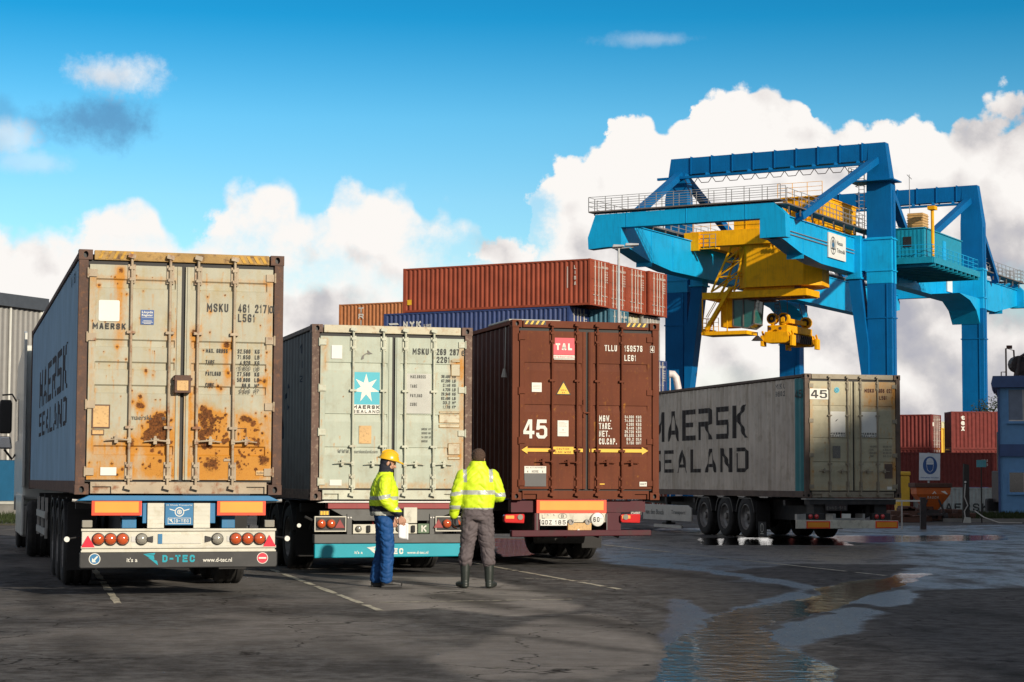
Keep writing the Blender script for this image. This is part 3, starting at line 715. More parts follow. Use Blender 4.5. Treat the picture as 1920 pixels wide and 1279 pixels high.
# 1: big rusty pale box
b1 = [(2.44, 2.56, .024), (1.74, 1.84, .024), (1.47, 1.575, .024), (1.19, 1.30, .024), (.46, .58, .024)]
s1a = [('streak', 34, .15, 1.18, .8, 2.7, .7), ('streak', 26, .15, 1.18, .35, .9, .35), ('zone', .13, 1.2, .17, .70, .26, .03, .18), ('zone', .12, 1.2, 2.52, 2.6, .35, .10, .03), ('rand', 60, .006, .018, .9, .05, .82, 1.12, .6, .98), ('spot', .49, 2.66, .035, .9, .55), ('spot', .46, 2.5, .03, .4, .9), ('zone', .42, .54, 1.75, 2.7, .55, 0, .10), ('zone', .13, .2, .5, 2.6, .5, .12, .08), ('rand', 46, .004, .016, 1.0, .10, .16, 1.15, 1.0, 2.62),
       ('spot', .24, 2.48, .02, .9, .08), ('spot', .56, 2.38, .015, .9, .1), ('spot', .46, 1.75, .016, 1, .07), ('spot', .8, 1.47, .022, 1, .1), ('spot', .74, 1.16, .03, .9, .05), ('spot', .72, 1.06, .04, .9, .1), ('spot', .77, 1.05, .03, .9, .12), ('spot', .65, 1.1, .02, .7, .05),
       ('spot', 1.09, 1.93, .05, .75, .25), ('spot', .93, .90, .055, .9, .1), ('spot', 1.0, .92, .05, .9, .15), ('spot', .9, .81, .05, .85, .15), ('spot', 1.0, .80, .06, .9, .2), ('spot', .87, .70, .06, .8, .2), ('spot', 1.03, .7, .05, .9, .25), ('spot', .95, .63, .06, .7, .2), ('spot', .8, .68, .05, .6, .1),
       ('zone', .80, 1.12, .2, .72, .95, .30, .08), ('zone', .14, .8, .17, .68, .34, .02, .12), ('zone', .14, 1.2, .16, .32, .35, .16, .05), ('spot', .63, .61, .05, .8, .1), ('spot', .1, .25, .05, .8, .1), ('rand', 30, .008, .022, .9, .06, .75, 1.15, .3, 1.0), ('zone', 1.12, 1.2, .2, 1.25, .8, .2, .05), ('zone', .60, .68, .2, .75, .5, .14, .04), ('rand', 12, .01, .022, .8, .1, .15, .8, .22, .7)]
s1b = [('streak', 40, 1.27, 2.32, .8, 2.7, .7), ('streak', 34, 1.27, 2.32, .35, 1.0, .4), ('zone', 1.27, 2.32, .17, .95, .40, .04, .2), ('zone', 1.27, 2.32, 2.52, 2.6, .35, .10, .03), ('rand', 70, .006, .018, .9, .05, 1.42, 1.80, .62, 1.06), ('rand', 40, .006, .016, .9, .05, 1.9, 2.2, .3, .9), ('zone', 1.26, 1.36, .2, 1.24, .9, .2, .06), ('spot', 1.37, 1.93, .055, .85, .3), ('zone', 1.33, 1.41, .9, 1.9, .45, 0, .05), ('spot', 1.76, 1.80, .04, 1.1, .25), ('zone', 1.71, 1.79, 1.3, 1.8, .55, 0, .05), ('spot', 1.56, 2.2, .018, .8, .08), ('spot', 1.83, 1.95, .02, .7, .1), ('spot', 1.78, 1.46, .025, .9, .1), ('spot', 2.22, 1.37, .03, .8, .25), ('spot', 2.16, 1.38, .025, .7, .1),
       ('zone', 1.42, 1.95, .17, .62, 1.0, .20, .08), ('zone', 1.85, 2.3, .17, .5, .9, .16, .08), ('spot', 1.97, .92, .04, 1, .18), ('spot', 2.04, .9, .035, 1, .2), ('spot', 2.1, .86, .03, 1, .2), ('spot', 1.5, 1.02, .045, .9, .1), ('spot', 1.55, .96, .04, .9, .15), ('spot', 1.46, .93, .035, .9, .15), ('spot', 1.6, .88, .04, .9, .15), ('spot', 1.5, .84, .045, .9, .2), ('spot', 1.66, .92, .02, .8, .1), ('spot', 1.56, .75, .05, .9, .2), ('spot', 1.46, .72, .05, .8, .2), ('spot', 1.5, .62, .05, .8, .2),
       ('zone', 1.42, 1.78, .6, 1.0, .7, .12, .07), ('zone', 1.95, 2.15, .45, .88, .6, .06, .06), ('rand', 50, .008, .024, .95, .06, 1.4, 2.3, .3, 1.0), ('rand', 36, .004, .015, 1.0, .09, 1.4, 2.3, 1.0, 2.6), ('zone', 2.22, 2.32, .4, 2.6, .4, .06, .05), ('spot', 2.14, .62, .05, .8, .2), ('spot', 2.22, .42, .06, .7, .1), ('spot', 1.6, .36, .09, .5, .1), ('spot', 1.66, 1.3, .02, .9, .1), ('spot', 1.57, 1.32, .025, .9, .08), ('spot', 1.7, 1.27, .02, .9, .08)]
P1 = container('large white container with heavy orange rust over its doors, nearest the camera on the left', BOXES, (C1[0], C1[1], F1), 13.716, 2.438, 2.896, 'c1_side', 'c1_frame', 'c1_header', 'c1_door', 'c1_trim', b1, (s1a, s1b), .0125, True, True, .63, (.27, 1.06, 1.86, 2.62), seed=3)
dl, dr = P1['doors']; rm = rear_map(TY)
def rounded(a0, a1, b0, b1, r=.02):
    out = []
    for cx, cy, s in ((a1 - r, b1 - r, 0), (a0 + r, b1 - r, 90), (a0 + r, b0 + r, 180), (a1 - r, b0 + r, 270)):
        for k in range(5): out.append((cx + r * math.cos(R(s + k * 22.5)), cy + r * math.sin(R(s + k * 22.5))))
    return out
mark(dl, 'blank_placard', [rounded(.235, .48, 2.05, 2.30)], M['white'], TY)
letters(dl, 'lettering', [('MAERSK', .17, 1.955, .385, .072)], M['ink'], rm, .05)
mark(dl, 'blue_label', [rect(.73, .885, 2.02, 2.195)], M['blue_sign'], TY)
letters(dl, 'label_print', [('Lloyds', .742, 2.147, .13, .035), ('Register', .742, 2.112, .13, .034)], M['white_ink'], rear_map(TY - .002), .02)
mark(dl, 'label_lines', [rect(.74, .875, 2.104, 2.107), rect(.76, .86, 2.06, 2.066), rect(.745, .87, 2.045, 2.05), rect(.765, .85, 2.03, 2.035)], M['white_ink'], TY - .002)
mb = MB(); mb.box(.18, .39, -.006, .004, .78, 1.06); mb.mat(1).box(.195, .375, -.008, -.006, .795, 1.045); mb.build('data_plate', [M['c1_frame'], M['gold_plate']], dl)
mb = MB(); mb.box(.18, .325, -.006, .004, .70, .765); mb.mat(1).box(.19, .315, -.008, -.006, .71, .755); mb.build('data_plate', [M['c1_frame'], M['gold_plate']], dl)
letters(dl, 'lettering', [('maerskl', .63, .885, .24, .06), ('m', 1.0, .885, .04, .035)], M['ink_worn'], rm, .0)
mark(dl, 'blank_placard', [rect(.29, .475, .225, .32)], M['white'], TY)
letters(dr, 'lettering', [('MSKU', 1.515, 2.195, .255, .10), ('461 217', 1.89, 2.195, .345, .10), ('0', 2.27, 2.198, .045, .085), ('L5G1', 1.89, 2.08, .205, .098)], M['ink'], rm, .008)
mark(dr, 'digit_box', [rect(2.257, 2.262, 2.185, 2.295), rect(2.322, 2.327, 2.185, 2.295)], M['ink'], TY)
rows = [('32,500', 'KG'), ('71,650', 'LB'), ('4,920', 'KG'), ('10,850', 'LB'), ('27,580', 'KG'), ('50,800', 'LB'), ('86,0', 'M\u00b3'), ('3,040', 'FT\u00b3')]
it = []
for k, (a, b) in enumerate(rows):
    z = 1.70 - k * .0687; w = .155 * (1 if len(a) > 5 else .8 if len(a) > 4 else .62); it += [(a, 2.045 - w, z, w, .05), (b, 2.10, z, .055, .05)]
for s_, k in (('MAX. GROSS', 0), ('TARE', 2), ('PAYLOAD', 4), ('CUBE', 6)): it.append((s_, 1.51, 1.70 - k * .0687, .026 * len(s_), .05))
letters(dr, 'lettering', it, M['ink'], rm, .004)
mark(dr, 'stencil_box', [rect(1.87, 1.875, .62, .8), rect(2.005, 2.01, .62, .8), rect(1.87, 2.01, .795, .8)], M['c1_frame'], TY)
mark(dr, 'small_plate', [rect(2.13, 2.235, .235, .29)], M['gold_plate'], TY); mark(dr, 'small_plate', [rect(1.74, 1.83, .40, .43)], M['c1_trim'], TY)
letters(dr, 'plate_print', [('KLINGE', 2.14, .25, .085, .025)], M['ink_worn'], rear_map(TY - .002))
hz = []
for k in range(5): hz.append([(.22 + k * .085, 2.795), (.255 + k * .085, 2.795), (.30 + k * .085, 2.885), (.265 + k * .085, 2.885)])
for k in range(5): hz.append([(1.86 + k * .085, 2.79), (1.90 + k * .085, 2.79), (1.85 + k * .085, 2.875), (1.81 + k * .085, 2.875)])
[poly_mark(P1['header'], 'hazard_stripes', q_, M['hazard_dirty'], rear_map(-.002)) for q_ in (hz[:5], hz[5:])] 
side_letters(P1['wall1'], 'side_lettering', block('MAERSK', 10.4, 2.4, 1.36, .60, .26) + block('SEALAND', 10.4, 2.4, .88, .38, .36), M['side_ink_blue'], 13.7, .018)

# 2: twenty foot box with the star
b2 = [(1.915, 2.035, .018), (1.155, 1.275, .018), (.665, .785, .018)]
s2a = [('streak', 22, .14, 1.18, .5, 2.4, .4), ('spot', .2, 2.33, .04, .3, .3), ('zone', .17, .24, 1.9, 2.42, .55, 0, .05), ('rand', 26, .003, .009, .9, .03, .2, 1.1, .3, 2.3), ('zone', .13, 1.2, .16, .26, .5, .2, .06), ('zone', .13, .17, .2, 2.4, .3, .05, .04)]
s2b = [('streak', 26, 1.27, 2.32, .5, 2.4, .4), ('zone', 2.08, 2.3, 1.8, 2.1, .5, .03, .06), ('zone', 1.95, 2.3, .3, 1.35, .28, .0, .1), ('zone', 2.24, 2.34, .3, 2.3, .6, .12, .05), ('rand', 26, .003, .009, .9, .03, 1.4, 2.2, .3, 2.3), ('zone', 1.25, 2.35, .16, .26, .5, .25, .06), ('zone', 2.08, 2.26, .6, .86, .5, .1, .05), ('zone', 1.93, 2.26, 1.07, 1.12, .5, .25, .03), ('spot', 2.2, 2.07, .03, .6, .1)]
P2 = container('pale green grey container with a white star on a blue square on its left door', BOXES, (C2[0], C2[1], F2), 6.058, 2.438, 2.591, 'c2_side', 'c2_frame', 'c2_header', 'c2_door', 'c2_trim', b2, (s2a, s2b), .022, False, False, .53, (.27, 1.0, 1.65, 2.33), seed=13)
dl, dr = P2['doors']
mark(dl, 'blank_placard', [rect(.29, .45, 2.085, 2.285)], M['white'], TY)
star = []
cx, cz, ra, rb = .815, 1.655, .215, .088
for k in range(14):
    a = R(90 + k * 360 / 14); q = ra if k % 2 == 0 else rb; star.append((cx + q * math.cos(a) * .95, cz + q * math.sin(a) * 1.02))
mark(dl, 'star_panel', [rect(.612, 1.02, 1.413, 1.893)], M['star_blue'], TY)
mark(dl, 'white_star', [star], M['white_ink'], TY - .002)
mark(dl, 'name_panel', [rect(.612, 1.02, 1.275, 1.412)], M['white_ink'], TY)
letters(dl, 'lettering', [('MAERSK', .614, 1.348, .404, .055, .07), ('SEALAND', .614, 1.287, .404, .045, .05), ('WWW.', .40, .695, .19, .055, .0), ('maersksealand.com', .615, .695, .385, .05, .0)], M['ink'], rear_map(TY - .002), .01)
mark(dl, 'data_plate', [rect(.715, .9, .835, 1.10)], M['gold_plate'], TY); mark(dl, 'blank_placard', [rect(.28, .46, .215, .30)], M['white_ink'], TY)
mark(dl, 'scrape_mark', [[(.735, 2.08), (.755, 2.14), (.80, 2.17), (.84, 2.185), (.83, 2.225), (.87, 2.19), (.91, 2.17), (.86, 2.16), (.82, 2.165), (.78, 2.14), (.775, 2.09)]], M['ink_faded'], TY)
letters(dr, 'lettering', [('MSKU', 1.52, 2.173, .245, .092), ('269 287', 1.89, 2.173, .345, .092), ('6', 2.275, 2.168, .05, .08), ('22G1', 1.89, 2.055, .20, .092)], M['ink'], rm, .008)
mark(dr, 'grey_patch', [rect(1.385, 1.805, 1.29, 1.885)], M['dull_grey'], TY + .001)
it = [(s_, 1.485, z, .026 * len(s_), .048) for s_, z in (('MAX.GROSS', 1.815), ('TARE', 1.673), ('PAYLOAD', 1.533), ('CUBE', 1.403))]
for k, (a, b) in enumerate([('30,480', 'KG'), ('67,200', 'LB'), ('2,140', 'KG'), ('4,720', 'LB'), ('28,340', 'KG'), ('62,480', 'LB'), ('33.2', 'M\u00b3'), ('1,170', 'FT\u00b3')]):
    z = 1.83 - k * .0655; w = .135 if len(a) > 5 else .11; it += [(a, 2.10 - w, z, w, .045), (b, 2.135, z, .05, .045)]
it += [('GROSS WT', 1.665, 1.045, .14, .03), ('33500 KG', 1.665, .985, .14, .03), ('74 000 LB', 1.665, .925, .14, .03), ('GROSS', 1.665, .865, .09, .03)]
letters(dr, 'lettering', it, M['ink'], rear_map(TY - .002), .003)
fr_ = []
for a0, a1, b0, b1 in ((2.11, 2.25, 2.07, 2.10), (2.11, 2.25, 1.86, 2.04), (1.93, 2.25, 1.30, 1.325), (1.93, 2.25, 1.155, 1.28), (1.93, 2.25, 1.085, 1.13), (2.07, 2.255, .68, .85), (2.07, 2.255, .61, .65)):
    mb = MB(); mb.box(a0, a1, -.006, .003, b0, b1); mb.mat(1).box(a0 + .008, a1 - .008, -.0075, -.006, b0 + .007, b1 - .007); mb.build('plate_frame', [M['c1_header'], M['c2_header']], dr)
side_letters(P2['wall1'], 'lettering', [('M', 1.25, 2.22, .18, .14), ('76', 1.25, 1.98, .3, .14), ('22G1', 1.25, 1.78, .4, .10), ('A', 3.2, .95, .5, .7), ('SK', 3.2, 1.75 - .35, 1.0, .4)], M['side_ink_blue'], 6.0, .018, .02)

# 3: brown box
b3 = [(2.085, 2.215, .018), (1.41, 1.535, .018), (.70, .855, .018)]
C3BAR = (.266, .435, .573, .741)
s3 = ([('streak', 10, .15, 1.2, .5, 2.7, .4), ('rand', 14, .004, .009, .9, .03, .15, 1.2, .3, 2.6)], [('streak', 10, 1.3, 2.36, .5, 2.7, .4), ('rand', 12, .004, .009, .9, .03, 1.3, 2.36, .3, 2.6)])
P3 = container('brown container with a red square label and a yellow double arrow across its doors', BOXES, (C3[0], C3[1], F3), 13.716, 2.5, 2.896, 'c3_side', 'c3', 'c3', 'c3_door', 'c3', b3, s3, .03, False, False, .6, (.27, .95, 1.75, 2.62), seed=23, BARX=C3BAR)
dl, dr = P3['doors']
mark(dl, 'red_label', [rect(.682, 1.045, 2.345, 2.618)], M['tal_red'], TY); mark(dl, 'white_strip', [rect(.682, 1.045, 2.283, 2.338), rect(.70, 1.045, 2.265, 2.277)], M['white_ink'], TY)
letters(dl, 'lettering', [('TAL', .725, 2.42, .275, .11)], M['white_ink'], rear_map(TY - .002), .085)
letters(dl, 'lettering', [('INTERNATIONAL', .695, 2.293, .34, .033)], M['tal_red'], rear_map(TY - .002), .0)
mark(dl, 'notice', [rect(.325, .49, 1.735, 1.885)], M['white_ink'], TY); mark(dl, 'notice_lines', [rect(.345, .47, 1.84, 1.843), rect(.345, .47, 1.815, 1.819), rect(.345, .46, 1.79, 1.793)], M['ink_worn'], TY - .002)
mark(dl, 'warning_triangle', [[(.73, 1.695), (.985, 1.695), (.8575, 1.92)]], M['ink'], TY); mark(dl, 'triangle_face', [[(.752, 1.709), (.963, 1.709), (.8575, 1.893)]], M['warn_yellow'], TY - .002)
letters(dl, 'triangle_print', [('2,90 m', .81, 1.755, .095, .028), ('9.6', .835, 1.72, .045, .022)], M['chassis_maroon'], rear_map(TY - .004), .01)
numerals(dl, .185, .985, .40, .305, M['white_ink'], TY)
mark(dl, 'notice', [rect(.76, .945, 1.025, 1.28)], M['white_ink'], TY); mark(dl, 'notice_lines', [rect(.78, .88, 1.245, 1.248), rect(.78, .92, 1.225, 1.228), rect(.78, .9, 1.205, 1.208), rect(.78, .92, 1.185, 1.188), rect(.845, .86, 1.12, 1.135), rect(.78, .9, 1.08, 1.083)], M['ink_worn'], TY - .002)
letters(dr, 'lettering', [('TLLU', 1.56, 2.42, .21, .098), ('159576', 1.90, 2.42, .31, .098), ('4', 2.36, 2.428, .045, .08), ('LEG1', 1.90, 2.265, .20, .098)], M['white_ink'], rm, .012)
mark(dr, 'digit_box', [rect(2.345, 2.35, 2.41, 2.52), rect(2.413, 2.418, 2.41, 2.52), rect(2.345, 2.418, 2.41, 2.415), rect(2.345, 2.418, 2.515, 2.52)], M['white_ink'], TY)
it = [(s_, 1.465, z, w, .098) for s_, z, w in (('MGW.', 1.272, .2), ('TARE.', 1.148, .215), ('NET.', 1.024, .175), ('CU.CAP.', .90, .30))]
letters(dr, 'lettering', it, M['white_ink'], rm, .014)
it = []
for k, (a, b) in enumerate([('34.000', 'KGS'), ('74.960', 'LBS'), ('4.280', 'KGS'), ('9.440', 'LBS'), ('29.720', 'KGS'), ('65.520', 'LBS'), ('89.2', 'CU.M'), ('3.150', 'CUFT')]):
    z = 1.328 - k * .0605; w = .155 if len(a) > 5 else .125; it += [(a, 2.06 - w, z, w, .045), (b, 2.10, z, .09, .045)]
letters(dr, 'lettering', it, M['white_ink'], rm, .008)
mark(dl, 'arrow', [[(.155, .80), (.255, .86), (.255, .826), (1.22, .826), (1.22, .772), (.255, .772), (.255, .738)]], M['warn_yellow'], TY + .001)
mark(dr, 'arrow', [[(1.30, .772), (2.20, .772), (2.20, .738), (2.31, .80), (2.20, .86), (2.20, .826), (1.30, .826)]], M['warn_yellow'], TY + .001)
mark(dl, 'caution_plate', [rect(.685, 1.03, .738, .855)], M['warn_yellow'], TY - .001)
letters(dl, 'lettering', [('CAUTION', .745, .805, .21, .032), ('2.5M WIDE', .72, .752, .27, .032)], M['chassis_maroon'], rear_map(TY - .003), .01)
mark(dl, 'notice', [rect(.205, .57, .425, .54)], M['white_ink'], TY); letters(dl, 'notice_print', [('NO ATTACHMENT', .23, .505, .32, .022), ('4  HERE  4', .25, .435, .27, .04)], M['ink_worn'], rear_map(TY - .002), .01)
mark(dl, 'grey_panel', [rect(.205, .57, .215, .42)], M['grey_panel'], TY)
mark(dr, 'yellow_tab', [[(1.44, .235), (1.46, .235), (1.47, .248), (1.56, .248), (1.56, .265), (1.44, .265)]], M['warn_yellow'], TY); mark(dr, 'small_plate', [rect(2.16, 2.29, .222, .295)], M['white_ink'], TY); letters(dr, 'plate_print', [('UNIT', 2.175, .24, .10, .035)], M['ink'], rear_map(TY - .002), .02)
hb = [rect(.20, .56, 2.822, 2.888), rect(1.93, 2.31, 2.822, 2.888)]
[poly_mark(P3['header'], 'hazard_board', [q_], M['black'], rear_map(.001)) for q_ in hb]
hz = [[(.205 + k * .09, 2.826), (.24 + k * .09, 2.826), (.275 + k * .09, 2.884), (.24 + k * .09, 2.884)] for k in range(4)] + [[(1.94 + k * .09, 2.826), (1.975 + k * .09, 2.826), (2.01 + k * .09, 2.884), (1.975 + k * .09, 2.884)] for k in range(4)]
[poly_mark(P3['header'], 'hazard_stripes', q_, M['warn_yellow'], rear_map(-.001)) for q_ in (hz[:4], hz[4:])]
mb = MB(); mb.box(1.19, 1.21, -.02, .004, 1.55, 1.62); mb.box(1.20, 1.30, -.022, -.01, 1.40, 1.42); mb.box(1.19, 1.21, -.02, .004, 1.33, 1.39); mb.build('door_catch', M['c3'], dr)
mb = MB(); mb.path([(-.02, .34, 2.8), (-.03, .34, 2.2), (-.03, .36, 2.1)], .008, 6); mb.tube((-.04, .35, 1.98), (-.04, .35, 2.12), .05, 10, .02); mb.build('hanging_strap', M['dull_grey'], P3['root'])
mb = MB(); mb.box(.02, .9, .3, 1.6, 2.897, 2.93); mb.build('roof_plate', M['dull_grey'], P3['root'], bevel=.01)

# 4: long tan box
b4 = [(2.04, 2.16, .018), (1.29, 1.41, .018), (.73, .85, .018)]
s4a = [('streak', 26, .14, 1.18, .5, 2.7, .7), ('rand', 20, .006, .02, .8, .15, .15, 1.2, .3, 2.6), ('zone', .12, .2, .2, 2.7, .5, .15, .08), ('zone', .12, 1.2, .16, .3, .3, .15, .08), ('zone', .4, .62, 2.15, 2.6, .35, 0, .08)]
s4b = [('streak', 34, 1.27, 2.32, .5, 2.7, .7), ('zone', 1.5, 2.4, 2.1, 2.75, .75, 0, .12), ('rand', 26, .006, .02, .8, .12, 1.3, 2.35, .3, 2.6), ('zone', 2.0, 2.3, .55, .85, .4, .14, .08), ('zone', 2.22, 2.34, .3, 2.6, .5, .2, .06), ('zone', 1.4, 2.3, .2, .6, .3, .05, .1)]  # ochre zone high on this leaf paints in the warm sunlit patch
P4 = container('long dirty tan container with large black capitals along its side, behind the brown one', BOXES, (C4[0], C4[1], F4), 13.716, 2.438, 2.896, 'c4_side', 'c4_frame', 'c4_trim', 'c4_door', 'c4_trim', b4, (s4a, s4b), .03, False, False, .62, (.27, 1.0, 1.8, 2.62), seed=33)
dl, dr = P4['doors']
mark(dl, 'number_panel', [rect(.12, .59, 2.295, 2.545)], M['white_ink'], TY); numerals(dl, .15, 2.325, .41, .19, M['ink'], TY - .002)
mark(dl, 'round_label', [circ(.81, 2.52, .065)], M['star_blue'], TY); mark(dl, 'label_star', ring(.81, 2.52, .04, .014), M['blue_sign'], TY - .002)
for d_, x in ((dl, .62), (dr, 1.42)):
    mark(d_, 'white_panel', [rect(x, x + .40, 1.535, 2.02)], M['white'], TY); mark(d_, 'name_panel', [rect(x, x + .40, 1.42, 1.533)], M['white_ink'], TY)
    letters(d_, 'lettering', [('MAERSK', x + .005, 1.478, .39, .048, .07), ('SEALAND', x + .005, 1.425, .39, .042, .04)], M['ink'], rear_map(TY - .002))
mark(dl, 'pen_mark', [[(.75, 1.78), (.80, 1.80), (.84, 1.85), (.80, 1.83)]], M['ink_worn'], TY - .002)
mark(dl, 'grey_panel', [rect(.69, .89, .93, 1.215)], M['ink_faded'], TY)
letters(dr, 'lettering', [('MSKU', 1.52, 2.475, .24, .09), ('966 021', 1.88, 2.475, .35, .09), ('L5G1', 1.90, 2.31, .20, .09)], M['chassis_maroon'], rm, .004)
it = []
for k in range(4): it += [(('MAX.GROSS', 'TARE', 'PAYLOAD', 'CUBE')[k], 1.64, 1.185 - k * .075, (.2, .1, .17, .1)[k], .045), (('30,480', '4,900', '25,580', '86.0')[k], 1.98, 1.185 - k * .075, .14, .045), (('KG', 'KG', 'KG', 'M\u00b3')[k], 2.15, 1.185 - k * .075, .05, .045)]
letters(dr, 'lettering', it, M['ink_faded'], rm, .004)
mark(dr, 'small_plate', [rect(2.08, 2.2, .2, .27)], M['white_ink'], TY)
mb = MB(); mb.box(2.02, 2.22, -.006, .004, .46, .80); mb.build('data_plate', M['c4_frame'], dr)
side_letters(P4['wall1'], 'side_lettering', block('MAERSK', 10.55, 3.56, 1.47, .83, .26) + block('SEALAND', 10.7, 3.54, .61, .62, .36), M['side_ink'], 13.7, .018)
sm = lambda a, b: (.012, a, b)
mb = MB(); corr_sheet(mb, lambda t, h, d: (.018 + d - .003, t, h), .12, .62, .16, 2.80); mb.build('teal_band', M['teal_band'], P4['wall1'])
letters(P4['wall1'], 'lettering', [('45', .0, .0, .38, .2)], M['ink'], lambda a, b: (.011, .60 - a, 2.33 + b), .02)
side_letters(P4['wall1'], 'lettering', [('MSKU', 1.75, 2.60, .5, .12), ('966021', 1.75, 2.42, .55, .12)], M['ink_worn'], 13.7, .018)
side_letters(P1['wall1'], 'side_number', [('MSKU 461217', 1.75, 2.60, .9, .12)], M['side_ink_blue'], 13.7, .018)

# ------------------------------------------------------------------ road trailers
TRAILERS = 'trailers parked side by side with their rears to the camera'
def wheel(parent, x, y, r=.52, w=.37, out=-1, name='wheel'):
    """tyre lying on axis x; out = side the rim faces"""
    h = w / 2; mb = MB()
    pr = [(r * .60, -h * .8), (r * .66, -h), (r * .90, -h * 1.0), (r * .975, -h * .86), (r, -h * .72)]
    pr2 = []
    for q in (-.45, -.15, .15, .45): pr2 += [(r, (q - .08) * w), (r - .018, (q - .05) * w), (r - .018, (q + .05) * w), (r, (q + .08) * w)]
    pr = pr + [(r, -h * .7)] + pr2[2:-2] + [(r, h * .7)] + [(a, -b) for a, b in pr[::-1]]
    mb.lathe(pr + [pr[0]], (x, y, r), 'x', 40, False); o = mb.build(name, M['tyre'], parent, smooth_=35)
    mb = MB(); f = out * h * .92
    mb.lathe([(r * .62, f * .9), (r * .62, f * 1.0), (r * .58, f * 1.02), (r * .54, f * .6), (r * .40, f * .35), (r * .30, f * .30), (r * .28, f * .55), (r * .16, f * .60), (r * .15, f * .9), (.001, f * .92)], (x, y, r), 'x', 30, False)
    for k in range(10):
        t = 2 * math.pi * k / 10; mb.tube((x + f * .3, y + math.cos(t) * r * .34, r + math.sin(t) * r * .34), (x + f * .48, y + math.cos(t) * r * .34, r + math.sin(t) * r * .34), .018, 6)
    mb.build('rim', M['rimsteel'], o, smooth_=35)
    return o
def running_gear(root, W, hf, axles, xr=(.0, None), dark='chassis_dark', L=13.4, twin=False, gear=True, r=.52):
    x0 = .03 + .19; x1 = W - .03 - .19
    for y in axles:
        for x, o in ((x0, -1), (x1, 1)): wheel(root, x, y, r, .37, o)
        MB().tube((x0, y, r), (x1, y, r), .07, 10).box(x0 + .3, x0 + .5, y - .3, y + .3, r - .05, r + .1).box(x1 - .5, x1 - .3, y - .3, y + .3, r - .05, r + .1).build('axle', M[dark], root)
    mb = MB()
    for x in (W / 2 - .62, W / 2 + .48):
        mb.prism([(.35, hf - .42), (.35, hf - .06), (L, hf - .06), (L, hf - .22), (9.6, hf - .30), (8.8, hf - .55), (1.0, hf - .55)], 'x', x, x + .14)
    for y in (1.4, 3.4, 5.4, 7.4, 9.6, 11.6): mb.box(.1, W - .1, y, y + .12, hf - .19, hf - .062)
    mb.build('chassis', M[dark], root)
    ys = (min(axles) - .62, max(axles) + .62)
    for x in (.03, W - .40):
        mb = MB()
        for y in axles:
            pts_ = [(y + math.cos(R(a)) * (r + .09), r + math.sin(R(a)) * (r + .09)) for a in range(12, 169, 13)]
            pts_ = [(a, min(b, hf - .03)) for a, b in pts_]
            pi_ = [(y + (a - y) * .965, b - .02) for a, b in pts_[::-1]]; mb.prism(pts_ + pi_, 'x', x, x + .37)
        mb.build('mudguard', M['blackplastic'], root)
    for x in (.06, W - .42): MB().box(x, x + .36, ys[0] - .06, ys[0] - .045, .22, hf - .12).build('mud_flap', M['rubber'], root)
    MB().tube((W / 2 - .42, 1.5, hf - .62), (W / 2 + .42, 1.5, hf - .62), .13, 14).build('air_tank', M['chassis_grey'], root, smooth_=40)
    for k, x in enumerate((.55, .95, 1.5, 1.85)): MB().path([(x, .12, hf - .28), (x + .06, .25, hf - .5), (x + .15, .6, hf - .62), (x + .1, 1.2, hf - .55)], .014, 6).build('air_hose', M['chassis_red' if k == 1 else 'rubber'], root)
    if gear:
        for x in (.35, W - .47): MB().box(x, x + .12, 10.2, 10.32, .25, hf - .2).box(x - .08, x + .2, 10.1, 10.42, .2, .25).build('landing_leg', M[dark], root)
def lamp(parent, name, x, z, r, m, y0, dome=.03):
    mb = MB(); mb.mat(1).lathe([(r * 1.12, .0), (r * 1.12, -.018), (r, -.02), (r, .0)], (x, y0, z), 'y', 24)
    mb.mat(0).lathe([(r * .98, -.012), (r * .96, -.03), (r * .8, -.03 - dome * .5), (r * .45, -.03 - dome * .9), (.002, -.03 - dome)], (x, y0, z), 'y', 24)
    mb.mat(1).box(x - r * .9, x + r * .9, y0 - .032 - dome * .6, y0 - .03, z - .002, z + .002)
    return mb.build(name, [m, M['black']], parent, smooth_=50)
def tri(cx, cz, s): return [(cx - s / 2, cz - s * .42), (cx + s / 2, cz - s * .42), (cx, cz + s * .46)]
def swallow(x, z, s):   # the maker's bird-like mark: three blades meeting in a point
    return [[(x - .62 * s, z + .34 * s), (x + .22 * s, z + .42 * s), (x + .14 * s, z + .28 * s)], [(x - .62 * s, z + .34 * s), (x + .12 * s, z + .24 * s), (x + .16 * s, z - .04 * s), (x - .02 * s, z - .02 * s)],
            [(x - .30 * s, z + .10 * s), (x + .34 * s, z - .14 * s), (x + .42 * s, z - .46 * s), (x - .02 * s, z - .10 * s)]]
# --- trailer 1
h = F1
t1 = thing('semi_trailer', 'blue container trailer with two orange reflector boards and a white lamp bar', 'trailer', (C1[0], C1[1], 0), PSI, TRAILERS)
running_gear(t1, 2.438, h, (3.1, 4.41, 5.72), gear=True)
MB().prism([(.02, h - .075), (.16, h - .012), (2.28, h - .012), (2.42, h - .075)], 'y', -.06, .30).build('deck_beam', M['chassis_blue'], t1, bevel=.008)
MB().box(.30, 2.14, .05, .25, h - .22, h - .08).build('cross_beam', M['chassis_maroon'], t1)
mb = MB(); mb.box(.79, 1.65, .0, .06, h - .34, h - .10); mb.box(.56, .73, .1, .3, h - .40, h - .23); mb.box(1.74, 1.90, .1, .3, h - .40, h - .23); mb.box(.70, .86, .02, .3, h - .26, h - .1); mb.box(1.6, 1.76, .02, .3, h - .26, h - .1)
mb.build('support_block', M['chassis_blue'], t1, bevel=.006)
for a in (.195, 1.665):
    mb = MB(); mb.box(a, a + .58, -.05, -.02, h - .245, h - .05); mb.mat(1).box(a + .035, a + .545, -.053, -.05, h - .212, h - .083); mb.build('reflector_board', [M['red_reflect'], M['orange_reflect']], t1)
